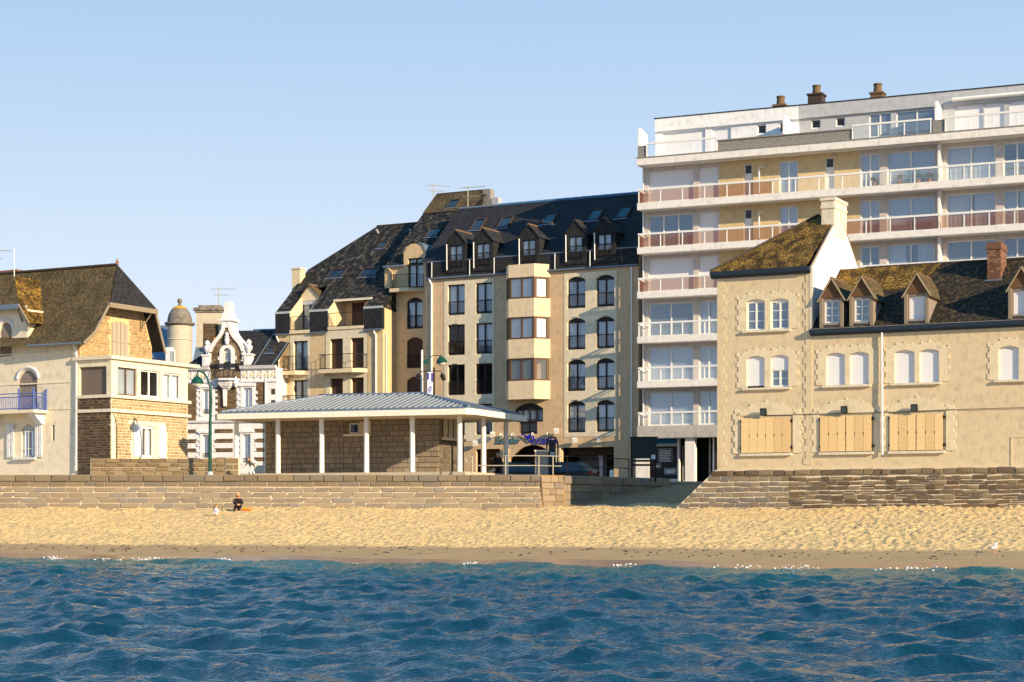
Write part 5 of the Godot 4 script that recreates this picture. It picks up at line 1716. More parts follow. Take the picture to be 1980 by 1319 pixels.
	ridge(b, Vector3(7.4, 16.72, -5.3), Vector3(far, 16.72, -5.3), "ridge_dark", 0.42, 0.09)
	var boards := Geo.new()
	for q in [[7.0, true], [8.76, true], [11.92, false], [17.7, false], [21.5, false]]:
		var hole := [q[0] - 0.44, 12.98, q[0] + 0.44, 14.28]
		var d := gable_dormer(b, q[0], 0.66, 12.7, 14.45, 15.5, 0.1, 3.2, "grey_wood", "roof_moss", "ridge_brown", hole, 0.14, {"rows": 3, "fw": 0.07} if q[1] else {"shut": true})
		if not q[1]:
			roller(d, hole, -0.02)
		for s: float in [-1.0, 1.0]:
			bx("dormer_post", "timber", d, q[0] + s * 0.6 - 0.09, 12.72, 0.08, q[0] + s * 0.6 + 0.09, 14.42, 0.24)
		bx("dormer_sill", "concrete", d, q[0] - 0.5, 12.86, 0.08, q[0] + 0.5, 12.97, 0.2)
		var pl := Geo.new()
		var x := -0.6
		while x < 0.6:
			var h0 := 1.05 * (1.0 - absf(x) / 0.66)
			var h1 := 1.05 * (1.0 - absf(x + 0.11) / 0.66)
			pl.prism([Vector2(q[0] + x + 0.006, 14.42), Vector2(q[0] + x + 0.104, 14.42), Vector2(q[0] + x + 0.104, 14.43 + maxf(h1, 0.0)), Vector2(q[0] + x + 0.006, 14.43 + maxf(h0, 0.0))], 0.1, 0.16)
			x += 0.11
		stuff(put(pl, "gable_boards", "old_wood", d))
		var vb := Geo.new()
		for s: float in [-1.0, 1.0]:
			vb.tube([Vector3(q[0] + s * 0.82, 14.2, 0.27), Vector3(q[0], 15.5, 0.27)], 0.05, -1.0, 4)
		put(vb, "barge_board", "timber", d)
	var bs := Geo.new()
	bs.box(15.0, 14.9, -5.0, 15.75, 17.1, -3.5)
	bs.box(14.93, 17.1, -5.07, 15.82, 17.22, -3.43)
	bs.box(14.97, 17.22, -5.03, 15.78, 17.5, -3.47)
	var st := put(bs, "brick_chimney", "brick_red", b)
	var fl := Geo.new()
	fl.box(14.9, 15.3, -3.6, 15.85, 15.38, -3.35)
	put(fl, "flashing", "zinc", st)
	for face in [Transform3D(Basis(), Vector3(15.0, 15.4, -3.5)), Transform3D(Basis(Vector3.UP, PI / 2), Vector3(15.75, 15.4, -3.5))]:
		var n: int = 3 if face.origin.x < 15.5 else 6
		for row in 13:
			for i in n:
				var off := 0.125 if row % 2 else 0.0
				var x0 := maxf(i * 0.25 - off, 0.0)
				var x1 := minf(i * 0.25 + 0.25 - off, n * 0.25)
				if x1 - x0 > 0.05:
					put(cached("brick %.3f" % (x1 - x0), func():
						var q := Geo.new()
						q.box(0.008, 0.008, -0.01, x1 - x0 - 0.008, 0.122, 0.02)
						return q), "brick", "brick_pale" if rng.randf() < 0.4 else "brick_red", st, face * Transform3D(Basis(), Vector3(x0, row * 0.13, 0)))


func local(o: Node3D, x: float, depth: float, degrees: float) -> Transform3D:
	return o.transform.affine_inverse() * Transform3D(Basis(Vector3.UP, deg_to_rad(-degrees)), Vector3(x, 0, -depth))


# ---------------------------------------------------------------- the villa at the left
func villa() -> void:
	var b := house("stone_villa", "cream villa with mossy gabled roof, blue balcony and a stone annex with flat roof", -25.27, 111.3, 30.0)
	var holes := [[-4.63, 8.2, -3.18, 10.58, 0.5], [-4.44, 5.44, -3.36, 7.4, 0.3], [-2.0, 6.38, -1.79, 7.31], [-6.16, 11.46, -5.21, 13.5, 0.45]]
	var g := Geo.new()
	g.wall(-12.0, 4.0, 0.0, 12.2, 0.0, 0.2, holes.slice(0, 3) + [[-6.16, 11.46, -5.21, 12.2]])
	g.wall(-12.0, 12.2, -3.94, 14.45, 0.0, 0.2, [[-6.16, 12.2, -5.21, 13.5, 0.45]])
	g.quad(Vector3(-3.94, 12.1, 0), Vector3(-3.94, 12.1, -1.6), Vector3(-3.94, 14.2, -1.6), Vector3(-3.94, 14.2, 0), Vector3.RIGHT)
	put(g, "wall", "villa_cream", b)
	var wd := {"frame": "grey_wood", "leaves": 2}
	for i in [0, 3]:
		var h: Array = holes[i]
		var s := Geo.new()
		var w: float = h[2] - h[0]
		for k in 4:
			var x: float = h[0] + w * k / 4.0
			var y1: float = h[3] - h[4]
			s.box(x + 0.012, h[1] + 0.02, -0.1, x + w / 4 - 0.012, y1, -0.06)
			if k in [0, 3]:
				s.tube([Vector3(x + (0.03 if k == 0 else w / 4 - 0.03), h[1], -0.05), Vector3(x + (0.03 if k == 0 else w / 4 - 0.03), y1, -0.05)], 0.03, -1.0, 4)
		s.box(h[0], h[1] + 0.9, -0.06, h[2], h[1] + 1.0, -0.03)
		s.prism([Vector2(h[2], h[3] - h[4]), Vector2(h[0], h[3] - h[4])] + arch_top(w, h[3] - h[1], h[4], 0.0).map(func(p): return p + Vector2((h[0] + h[2]) / 2, h[1])), -0.12, -0.07)
		put(s, "closed_shutters", "grey_wood", b)
		var a := Geo.new()
		var pts := []
		for k in 13:
			var t := PI * (1.0 - k / 12.0)
			pts.append(Vector3((h[0] + h[2]) / 2 + cos(t) * (w / 2 + 0.12), h[3] - h[4] + sin(t) * (h[4] + 0.16) + 0.02, 0.0))
		a.tube(pts, 0.10, -1.0, 5)
		put(a, "arch_moulding", "white_plaster", b)
	var wn := win(b, holes[1], -0.16, {"leaves": 2, "net": true, "frame": "penthouse_grey"})
	var ib := Geo.new()
	for k in 5:
		ib.tube([Vector3(-0.5 + k * 0.25, 0.05, 0.12), Vector3(-0.5 + k * 0.25, 1.75, 0.12)], 0.014, -1.0, 4)
	for y in [0.5, 1.5]:
		ib.tube([Vector3(-0.54, y, 0.12), Vector3(0.54, y, 0.12)], 0.025, -1.0, 4)
	put(ib, "window_bars", "paint_white", wn)
	bx("window_sill", "white_plaster", b, -4.95, 5.3, 0.0, -3.2, 5.42, 0.2)
	for q in [[-5.57, -4.95, 0.3], [-3.3, -2.68, -0.3]]:
		var s := Geo.new()
		var m := (float(q[0]) + float(q[1])) / 2
		for k in 2:
			var x: float = q[0] + 0.31 * k
			s.box(x + 0.01, 5.44, 0.04, x + 0.30, 7.42, 0.09)
			s.box(x + 0.05, 5.52, 0.09, x + 0.26, 6.35, 0.105)
			s.box(x + 0.05, 6.5, 0.09, x + 0.26, 7.3, 0.105)
		put(s, "open_shutter", "white_plaster", b)
	bx("slit_pane", "glass_dark", b, -2.0, 6.38, -0.15, -1.79, 7.31, -0.13)
	for v in [8.2, 9.75, 11.55]:
		bx("string_course", "villa_cream", b, -12, v, 0.0, -0.02, v + 0.07, 0.035)
	# blue balcony
	var sl := bx("balcony", "villa_cream", b, -12.0, 8.0, 0.0, -2.3, 8.16, 1.2)
	var co := Geo.new()
	co.profx([Vector2(0, 7.35), Vector2(0.25, 7.4), Vector2(0.9, 8.0), Vector2(0, 8.0)], -3.1, -2.6)
	put(co, "bracket", "white_plaster", sl)
	var co2 := Geo.new()
	co2.profx([Vector2(0, 7.35), Vector2(0.25, 7.4), Vector2(0.9, 8.0), Vector2(0, 8.0)], -6.6, -6.1)
	put(co2, "bracket", "white_plaster", sl)
	var br := Geo.new()
	for q in [[Vector3(-12, 8.16, 1.12), Vector3(-2.38, 8.16, 1.12)], [Vector3(-2.38, 8.16, 1.12), Vector3(-2.38, 8.16, 0.05)]]:
		var a: Vector3 = q[0]
		var c: Vector3 = q[1]
		for y in [0.10, 0.78, 0.98]:
			br.tube([a + Vector3.UP * y, c + Vector3.UP * y], 0.03, -1.0, 4)
		var n := int(a.distance_to(c) / 0.15)
		for k in n + 1:
			var p := a.lerp(c, float(k) / n)
			br.tube([p + Vector3.UP * 0.1, p + Vector3.UP * 0.78], 0.024, -1.0, 4)
	for p in [Vector3(-2.38, 8.16, 1.12), Vector3(-2.38, 8.16, 0.08), Vector3(-3.55, 8.16, 1.12), Vector3(-6.0, 8.16, 1.12), Vector3(-8.4, 8.16, 1.12)]:
		br.tube([p, p + Vector3.UP * 1.16], 0.05, -1.0, 5)
		br.lathe([Vector2(0.05, 0), Vector2(0.07, 0.05), Vector2(0.0, 0.14)], p + Vector3.UP * 1.16, 6)
	put(br, "railing", "blue_rail", sl)
	# main roof; its gable end looks right, so it is built in the gable's own frame
	var G := local(b, -25.21, 111.3, -62.0)
	var rf := Geo.new()
	rf.xf = G
	var z1 := 0.9
	var back := -11.0
	var lft := [Vector2(-0.62, 11.98), Vector2(0.35, 12.72), Vector2(1.67, 14.5), Vector2(3.45, 16.95)]
	for i in 2:
		rf.quad(Vector3(lft[i].x, lft[i].y, z1), Vector3(lft[i + 1].x, lft[i + 1].y, z1), Vector3(lft[i + 1].x, lft[i + 1].y, back), Vector3(lft[i].x, lft[i].y, back), Vector3(-1, 1, 0))
	rf.quad(Vector3(1.67, 14.5, z1), Vector3(3.45, 16.95, 0.0), Vector3(3.45, 16.95, back), Vector3(1.67, 14.5, back), Vector3(-1, 1, 0))
	put(rf, "roof", "roof_moss", b)
	var hp := Geo.new()
	hp.xf = G
	hp.tri(Vector3(1.6, 14.48, z1 + 0.12), Vector3(5.95, 14.48, z1 + 0.12), Vector3(3.45, 17.0, 0.0), Vector3(0, 1, 1))
	hp.quad(Vector3(3.45, 16.95, 0.0), Vector3(5.9, 14.5, z1), Vector3(5.9, 14.5, back), Vector3(3.45, 16.95, back), Vector3(1, 1, 0))
	hp.quad(Vector3(5.9, 14.5, z1), Vector3(6.9, 12.0, z1), Vector3(6.9, 12.0, back), Vector3(5.9, 14.5, back), Vector3(1, 1, 0))
	put(hp, "slate_hip", "slate", b)
	var tm := Geo.new()
	tm.xf = G
	tm.box(1.55, 14.22, z1 - 0.05, 6.0, 14.5, z1 + 0.14)
	tm.tube([Vector3(1.67, 14.4, z1), Vector3(0.35, 12.62, z1), Vector3(-0.62, 11.9, z1)], 0.10, -1.0, 4)
	tm.tube([Vector3(5.9, 14.4, z1), Vector3(6.9, 11.9, z1)], 0.10, -1.0, 4)
	for u in [1.5, 5.6]:
		tm.tube([Vector3(u, 14.3, z1), Vector3(u, 13.3, 0.05)], 0.05, -1.0, 4)
		tm.tube([Vector3(u, 13.2, 0.06), Vector3(u, 14.2, 0.06)], 0.05, -1.0, 4)
	tm.tube([Vector3(0.2, 12.5, z1), Vector3(0.2, 12.0, 0.05)], 0.05, -1.0, 4)
	put(tm, "roof_timber", "timber", b)
	ridge(b, G * Vector3(3.45, 17.0, back), G * Vector3(3.45, 17.0, -0.1), "ridge_dark", 0.42, 0.09)
	var fin := Geo.new()
	fin.lathe([Vector2(0.11, 0), Vector2(0.08, 0.1), Vector2(0.11, 0.16), Vector2(0.03, 0.24), Vector2(0.05, 0.3), Vector2(0.0, 0.38)], G * Vector3(3.45, 17.0, 0.0), 10)
	put(fin, "finial", "terracotta", b)
	var gw := Geo.new()
	gw.xf = G
	var gp := [Vector2(0.15, 4.2), Vector2(6.7, 4.2), Vector2(6.7, 12.3), Vector2(5.85, 14.4), Vector2(1.65, 14.4), Vector2(0.3, 12.6), Vector2(0.15, 12.2)]
	gw.prism(gp, -0.2, -0.01)
	put(gw, "gable_wall", "mortar_warm", b)
	var sunlit_stone := [rgb(216, 186, 142), rgb(208, 176, 130), rgb(222, 194, 152), rgb(198, 164, 120), rgb(218, 188, 144), rgb(212, 180, 134)]  # tints of the sun-facing stone, sunlight painted into them
	rubble(b, G, 0.2, 11.2, 6.68, 14.4, [[2.85, 11.2, 4.45, 13.66]], Vector2(0.22, 0.16), sunlit_stone, 0.02, PackedVector2Array(gp))
	var gs := Geo.new()
	gs.xf = G
	for k in 4:
		var x := 2.93 + k * 0.37 + (0.03 if k > 1 else 0.0)
		gs.box(x, 11.3, 0.02, x + 0.33, 13.5 + (0.08 if k in [1, 2] else 0.0), 0.07)
		gs.box(x + 0.05, 11.45, 0.07, x + 0.28, 12.3, 0.085)
		gs.box(x + 0.05, 12.5, 0.07, x + 0.28, 13.35, 0.085)
	gs.box(2.93, 12.36, 0.07, 4.4, 12.44, 0.11)
	gs.box(2.9, 11.28, -0.01, 4.47, 13.5, 0.018)
	put(gs, "closed_shutters", "grey_wood_pale", b)
	var ct := Geo.new()
	ct.xf = G
	ct.tube([Vector3(-0.6, 11.95, z1 - 0.2), Vector3(-0.6, 11.95, -3.4)], 0.07, -1.0, 6)
	put(ct, "gutter", "zinc", b)
	pipe("downpipe", "paint_white", b, [Vector3(-0.06, 12.0, 0.35), Vector3(0.0, 11.4, 0.1), Vector3(0.02, 4.6, 0.14)], 0.055)
	# cross gable at the left with its golden slope
	var cg := Geo.new()
	var e := [Vector3(-3.35, 13.35, 0.42), Vector3(-4.22, 14.5, 0.42), Vector3(-5.7, 16.35, -0.7), Vector3(-5.7, 16.35, -3.4), Vector3(-3.35, 13.35, -1.3)]
	for i in [1, 2, 3]:
		cg.tri(e[0], e[i], e[i + 1], Vector3(1, 1, 0))
	put(cg, "cross_roof", "roof_gold", b)
	var cl := Geo.new()
	cl.tri(Vector3(-4.2, 14.5, 0.44), Vector3(-7.2, 14.5, 0.44), Vector3(-5.7, 16.37, -0.7), Vector3(0, 1, 1))
	cl.quad(Vector3(-7.2, 14.5, 0.42), Vector3(-8.05, 13.35, 0.42), Vector3(-8.05, 13.35, -3), Vector3(-5.7, 16.35, -0.7), Vector3(-1, 1, 0))
	put(cl, "cross_hip", "roof_moss", b)
	bx("gutter", "zinc", b, -7.3, 14.2, 0.36, -4.2, 14.5, 0.56)
	var bt := Geo.new()
	bt.tube([Vector3(-4.2, 14.42, 0.46), Vector3(-3.35, 13.28, 0.46)], 0.07, -1.0, 4)
	bt.tube([Vector3(-4.35, 14.3, 0.4), Vector3(-4.35, 13.5, 0.02)], 0.06, -1.0, 4)
	bt.tube([Vector3(-3.75, 13.7, 0.4), Vector3(-3.75, 13.0, 0.02)], 0.06, -1.0, 4)
	put(bt, "barge_board", "timber", b)
	pipe("finial", "paint_white", b, [Vector3(-5.7, 16.3, -0.7), Vector3(-5.7, 16.9, -0.7), Vector3(-5.7, 18.0, -0.7)], 0.03)
	var oc := Geo.new()
	oc.box(-12.0, 14.0, -5.5, -9.3, 16.9, -4.6)
	var ocm := put(oc, "chimney", "white_plaster", b)
	bx("tiled_cap", "terracotta", ocm, -12.2, 16.9, -5.7, -9.1, 17.4, -4.4)
	# annex: stone base, two ledges, glazed storey, flat roof
	var R := local(b, -23.05, 110.05, -62.0)
	var rw := [[0.56, 8.97, 2.31, 10.58], [2.65, 8.97, 4.43, 10.57], [4.76, 8.95, 6.53, 10.55]]
	var door := [2.72, 5.44, 3.92, 7.3, 0.1]
	var a := Geo.new()
	a.wall(-0.03, 4.1, 2.62, 11.0, 0.04, 0.2, [[0.18, 8.97, 2.24, 10.6]])
	a.xf = R
	a.wall(0.0, 4.1, 7.1, 11.0, 0.0, 0.22, rw + [door])
	a.quad(Vector3(7.1, 4, 0), Vector3(7.1, 4, -4), Vector3(7.1, 11, -4), Vector3(7.1, 11, 0), Vector3.RIGHT)
	put(a, "annex_wall", "annex_cream", b)
	roller(b, [0.18, 8.97, 2.24, 10.6], -0.1, "window_screen", "mesh_screen")
	rubble(b, Transform3D(Basis(), Vector3(0, 0, 0.05)), 0.05, 4.2, 2.58, 7.95, [], Vector2(0.25, 0.15), [rgb(126, 100, 76), rgb(108, 84, 64), rgb(140, 112, 84)], 0.05)  # same annex stone, its shaded face painted in darker tints
	rubble(b, Transform3D(Basis(), Vector3(0, 0, 0.05)), 0.05, 8.15, 2.58, 8.78, [], Vector2(0.25, 0.15), [rgb(126, 100, 76), rgb(108, 84, 64), rgb(150, 122, 92)], 0.05)
	rubble(b, R, 0.35, 4.2, 7.08, 7.95, [[1.85, 5.3, 4.95, 7.5]], Vector2(0.22, 0.16), sunlit_stone, 0.02)
	rubble(b, R, 0.03, 8.15, 7.08, 8.78, [], Vector2(0.22, 0.16), sunlit_stone, 0.02)
	var ld := Geo.new()
	ld.box(0.02, 7.95, 0.0, 2.7, 8.12, 0.16)
	ld.box(0.02, 8.78, 0.0, 2.7, 8.96, 0.16)
	ld.xf = R
	ld.box(-0.1, 7.951, 0.0, 7.25, 8.121, 0.16)
	ld.box(-0.1, 8.781, 0.0, 7.25, 8.961, 0.16)
	ld.xf = Transform3D()
	put(ld, "ledge", "stone_trim", b)
	var kinds := [{"fw": 0.06, "frame": "brown_frame", "blind": 0.98}, {"fw": 0.09, "glass": "glass_dark"}, {"fw": 0.09, "net": true, "glass": "glass_clear"}]
	for i in 3:
		var n := win(b, rw[i], -0.16, kinds[i])
		n.transform = R * n.transform
	var dn := win(b, door, -0.15, {"net": true, "fw": 0.08, "glass": "glass_clear"})
	dn.transform = R * dn.transform
	for q in [[1.95, 2.66], [4.28, 4.9]]:
		var s := Geo.new()
		s.xf = R
		s.box(q[0], 5.44, 0.04, q[1], 7.3, 0.10)
		for k in 3:
			s.box(q[0] + 0.08, 5.55 + k * 0.6, 0.10, q[1] - 0.08, 6.0 + k * 0.6, 0.115)
		put(s, "open_shutter", "penthouse_white", b)
	var fr := Geo.new()
	fr.xf = b.transform.affine_inverse()
	var c0 := Vector2(-23.05, -110.05)
	var dr := Vector2(0.469, -0.883)
	var dl := Vector2(-0.866, -0.5)
	fr.plan([c0 - dr * 0.2 - dl * 0.2, c0 + dr * 8.0 - dl * 0.25, c0 + dr * 8.0 + dl * 3.0, c0 + dl * 2.75 - dr * 0.25], 11.0, 11.2)
	put(fr, "flat_roof", "stone_trim", b)
	var cb := Geo.new()
	cb.xf = R
	cb.tube([Vector3(0.08, 7.9, 0.06), Vector3(0.3, 7.6, 0.06), Vector3(0.42, 7.0, 0.06), Vector3(0.42, 4.4, 0.06)], 0.02, -1.0, 4)
	put(cb, "cable", "iron", b)


# ---------------------------------------------------------------- the white villa with the shaped gable
func white_villa() -> void:
	var b := house("white_villa", "white and brown stone villa with a curved baroque gable and little iron balcony", -17.40, 141.5, 14.0)
	var lo := [[-5.9, 6.3, -5.28, 8.04, 0.08], [-2.68, 5.9, -2.05, 8.06, 0.08]]
	var hi := [[-5.88, 9.56, -5.12, 11.45, 0.08], [-2.64, 9.7, -1.93, 11.5, 0.08]]
	var g := Geo.new()
	g.wall(-9.5, 4.0, 0.0, 13.0, 0.0, 0.25, lo + hi)
	g.quad(Vector3(0, 4, 0), Vector3(0, 4, -9), Vector3(0, 13, -9), Vector3(0, 13, 0), Vector3.RIGHT)
	put(g, "wall", "white_plaster", b)
	var brown := [rgb(132, 108, 84), rgb(146, 120, 92), rgb(118, 98, 78), rgb(154, 126, 96)]
	var bands := [[-9.5, 9.12, -6.4, 11.85], [-4.87, 9.12, -3.18, 11.85], [-1.64, 9.12, -0.9, 11.85]]
	for y in [8.16, 7.43, 6.74, 6.04]:
		bands.append([-9.5, y, -6.42, y + 0.3])
		bands.append([-4.94, y, -3.47, y + 0.3])
		bands.append([-1.75, y, -0.15, y + 0.3])
	for q in bands:
		bx("stone_panel", "mortar_dark", b, q[0], q[1], 0.0, q[2], q[3], 0.012)
		rubble(b, Transform3D(Basis(), Vector3(0, 0, 0.012)), q[0], q[1], q[2], q[3], [], Vector2(0.34, 0.15), brown, 0.03)
	for h in lo + hi:
		var n := win(b, h, -0.2, {"net": true, "fw": 0.07})
		var r := Geo.new()
		bars(r, [Vector3(-0.33, 0.02, 0.22), Vector3(0.33, 0.02, 0.22)], 0.34, 0.07)
		put(r, "railing", "iron", n)
		var s := Geo.new()
		s.box(h[0] - 0.2, h[1] - 0.1, 0.0, h[0], h[3] + 0.12, 0.07)
		s.box(h[2], h[1] - 0.1, 0.0, h[2] + 0.2, h[3] + 0.12, 0.07)
		s.box(h[0], h[3] + 0.0, 0.0, h[2], h[3] + 0.12, 0.07)
		s.box(h[0] - 0.3, h[3] + 0.12, 0.0, h[2] + 0.3, h[3] + 0.3, 0.16)
		teeth(s, h[0] - 0.2, h[1], h[3], -1.0, 0.06, 0.24, 0.22)
		teeth(s, h[2] + 0.2, h[1], h[3], 1.0, 0.06, 0.24, 0.22)
		put(s, "window_surround", "white_plaster", b)
	var q := Geo.new()
	teeth(q, -0.12, 9.3, 11.8, -1.0, 0.02, 0.3, 0.42)
	put(q, "dark_quoins", "ridge_dark", b)
	var lg := Geo.new()
	lg.profx([Vector2(0, 8.86), Vector2(0.15, 8.95), Vector2(0.2, 9.1), Vector2(0, 9.12)], -9.5, 0.0)
	put(lg, "ledge", "white_plaster", b)
	for w in [[-9.5, -5.25], [-2.82, 0.02]]:
		var c := Geo.new()
		c.profx([Vector2(0, 11.9), Vector2(0.1, 11.92), Vector2(0.1, 12.1), Vector2(0.06, 12.12), Vector2(0.06, 12.82), Vector2(0.3, 12.9), Vector2(0.42, 13.12), Vector2(0, 13.14)], w[0], w[1])
		put(c, "cornice", "white_plaster", b)
		var x: float = w[0] + 0.35
		while x < w[1] - 0.2:
			var ro := Geo.new()
			ro.lathe([Vector2(0.22, 0.0), Vector2(0.2, 0.05), Vector2(0.12, 0.02), Vector2(0.1, 0.06), Vector2(0.0, 0.09)], Vector3.ZERO, 8)
			put(ro, "rosette", "villa_cream", b, Transform3D(Basis(Vector3.RIGHT, PI / 2), Vector3(x, 12.46, 0.07)))
			bx("frieze_block", "white_plaster", b, x + 0.2, 12.2, 0.06, x + 0.32, 12.75, 0.14)
			x += 0.55
	# shaped gable: white scrolled frame over a brown stone field
	var uc := -3.95
	var half := [[12.1, 1.34], [13.55, 1.36], [13.56, 1.5], [14.2, 1.44], [14.6, 1.32], [14.95, 1.10], [15.25, 0.82], [15.55, 0.58], [15.95, 0.40], [16.5, 0.34]]
	var edge := []
	var inner := []
	for k in half:
		edge.append(Vector2(uc + k[1], k[0]))
	for k in half:
		inner.append(Vector2(uc + maxf(k[1] - 0.3, 0.02), k[0]))
	var fl := Geo.new()
	for s: float in [-1.0, 1.0]:
		for i in half.size() - 1:
			var oa := Vector2(uc + s * half[i][1], half[i][0])
			var ob := Vector2(uc + s * half[i + 1][1], half[i + 1][0])
			if half[i][0] < 13.5:
				continue
			var ia := Vector2(uc + s * maxf(half[i][1] - 0.24, 0.0), half[i][0] - (0.12 if i > 3 else 0.0))
			var ib := Vector2(uc + s * maxf(half[i + 1][1] - 0.24, 0.0), half[i + 1][0] - 0.12)
			fl.quad(Vector3(oa.x, oa.y, 0.12), Vector3(ob.x, ob.y, 0.12), Vector3(ib.x, ib.y, 0.12), Vector3(ia.x, ia.y, 0.12), Vector3.BACK)
			fl.quad(Vector3(oa.x, oa.y, 0.12), Vector3(ob.x, ob.y, 0.12), Vector3(ob.x, ob.y, -1.1), Vector3(oa.x, oa.y, -1.1), Vector3(s, 0.5, 0))
			fl.quad(Vector3(ia.x, ia.y, 0.12), Vector3(ib.x, ib.y, 0.12), Vector3(ib.x, ib.y, 0.0), Vector3(ia.x, ia.y, 0.0), Vector3(-s, -0.5, 0))
	fl.box(uc - 0.34, 16.0, -1.0, uc + 0.34, 16.5, 0.1)
	fl.box(uc - 0.55, 16.5, -1.1, uc + 0.55, 16.68, 0.2)
	fl.prism([Vector2(uc - 0.4, 16.68), Vector2(uc + 0.4, 16.68), Vector2(uc + 0.34, 17.0), Vector2(uc + 0.26, 17.15), Vector2(uc - 0.26, 17.15), Vector2(uc - 0.34, 17.0)], -0.9, 0.08)
	fl.prism([Vector2(uc - 0.22, 17.15), Vector2(uc + 0.22, 17.15), Vector2(uc + 0.28, 17.6), Vector2(uc + 0.2, 17.95), Vector2(uc - 0.12, 17.95), Vector2(uc - 0.22, 17.6)], -0.8, 0.02)
	put(fl, "shaped_gable", "white_plaster", b)
	var fieldp := []
	for k in half:
		fieldp.append(Vector2(uc + maxf(k[1] - 0.2, 0.03), minf(k[0], 16.1)))
	for i in range(half.size() - 1, -1, -1):
		fieldp.append(Vector2(uc - maxf(half[i][1] - 0.2, 0.03), minf(half[i][0], 16.1)))
	var opening := [-4.21, 12.95, -3.59, 14.5, 0.31]
	var fp := Geo.new()
	fp.wall(uc - 1.34, 12.1, uc + 1.34, 14.6, 0.01, 0.3, [opening])
	fp.prism([Vector2(uc - 1.25, 14.6), Vector2(uc + 1.25, 14.6), Vector2(uc + 0.95, 15.0), Vector2(uc + 0.6, 15.4), Vector2(uc + 0.3, 15.95), Vector2(uc - 0.3, 15.95), Vector2(uc - 0.6, 15.4), Vector2(uc - 0.95, 15.0)], -0.2, 0.01)
	fp.quad(Vector3(uc + 1.28, 13, 0), Vector3(uc + 1.28, 13, -2), Vector3(uc + 1.28, 14, -2), Vector3(uc + 1.28, 14, 0), Vector3.RIGHT)
	put(fp, "gable_field", "mortar_dark", b)
	rubble(b, Transform3D(Basis(), Vector3(0, 0, 0.015)), uc - 1.25, 12.15, uc + 1.25, 16.0, [[-4.62, 12.6, -3.18, 14.75]], Vector2(0.3, 0.15), brown, 0.03, PackedVector2Array(fieldp))
	var ar := Geo.new()
	for s: float in [-1.0, 1.0]:
		ar.box(-3.9 + s * 0.45 - 0.14, 12.9, 0.0, -3.9 + s * 0.45 + 0.14, 14.15, 0.12)
		ar.box(-3.9 + s * 0.62 - 0.12, 13.6, 0.0, -3.9 + s * 0.62 + 0.12, 13.85, 0.1)
	for k in 10:
		var p := PI * k / 10.0
		var n := PI * (k + 1) / 10.0
		ar.prism([Vector2(-3.9 + cos(p) * 0.6, 14.15 + sin(p) * 0.6), Vector2(-3.9 + cos(n) * 0.6, 14.15 + sin(n) * 0.6), Vector2(-3.9 + cos(n) * 0.31, 14.15 + sin(n) * 0.33), Vector2(-3.9 + cos(p) * 0.31, 14.15 + sin(p) * 0.33)], 0.0, 0.12)
	ar.lathe([Vector2(0.12, 0), Vector2(0.2, 0.3), Vector2(0.14, 0.5), Vector2(0.22, 0.56), Vector2(0.1, 0.62), Vector2(0.16, 0.78), Vector2(0.0, 0.95)], Vector3(-3.9, 14.75, 0.12), 10)
	put(ar, "arch_surround", "white_plaster", b)
	win(b, opening, -0.15, {"net": true, "rows": 2, "fw": 0.06})
	var bl := Geo.new()
	bl.plan([Vector2(-4.85, 0), Vector2(-4.7, 0.5), Vector2(-4.3, 0.75), Vector2(-3.5, 0.75), Vector2(-3.1, 0.5), Vector2(-2.95, 0)], 12.05, 12.2)
	for k in 6:
		var y := 12.05 - 0.11 * k
		var w := 0.72 - 0.02 * k * k * 0.9
		bl.plan([Vector2(-3.95 - w, 0), Vector2(-3.95 - w * 0.7, w * 0.75), Vector2(-3.95 + w * 0.7, w * 0.75), Vector2(-3.95 + w, 0)], y - 0.11, y)
	bl.prism([Vector2(-4.2, 11.4), Vector2(-3.9, 11.4), Vector2(-3.95, 10.15), Vector2(-4.14, 10.15)], 0.0, 0.22)
	var bal := put(bl, "balcony", "white_plaster", b)
	var sc := Geo.new()
	sc.lathe([Vector2(0.0, 0.3), Vector2(0.2, 0.2), Vector2(0.22, 0.0), Vector2(0.12, -0.2), Vector2(0.0, -0.24)], Vector3(-4.75, 11.8, 0.1), 8)
	sc.lathe([Vector2(0.0, 0.55), Vector2(0.14, 0.3), Vector2(0.24, 0.0), Vector2(0.12, -0.3), Vector2(0.0, -0.34)], Vector3(-3.15, 11.85, 0.2), 8)
	put(sc, "scroll", "white_plaster", bal)
	var ir := Geo.new()
	var ring := [Vector3(-4.8, 0, 0.05), Vector3(-4.65, 0, 0.45), Vector3(-4.3, 0, 0.68), Vector3(-3.5, 0, 0.68), Vector3(-3.15, 0, 0.45), Vector3(-3.0, 0, 0.05)]
	for i in ring.size() - 1:
		var p: Vector3 = ring[i]
		var n: Vector3 = ring[i + 1]
		ir.tube([p + Vector3.UP * 13.25, n + Vector3.UP * 13.25], 0.04, -1.0, 4)
		var cnt := maxi(2, int(p.distance_to(n) / 0.2))
		for k in cnt:
			var m := p.lerp(n, float(k) / cnt)
			var o := Vector3(m.x + 3.9, 0, m.z).normalized() * 0.16
			ir.tube([m + Vector3.UP * 12.2, m + o + Vector3.UP * 12.45, m + o * 0.5 + Vector3.UP * 12.8, m + Vector3.UP * 13.25], 0.018, -1.0, 4)
	put(ir, "balcony_railing", "dark_green", bal)
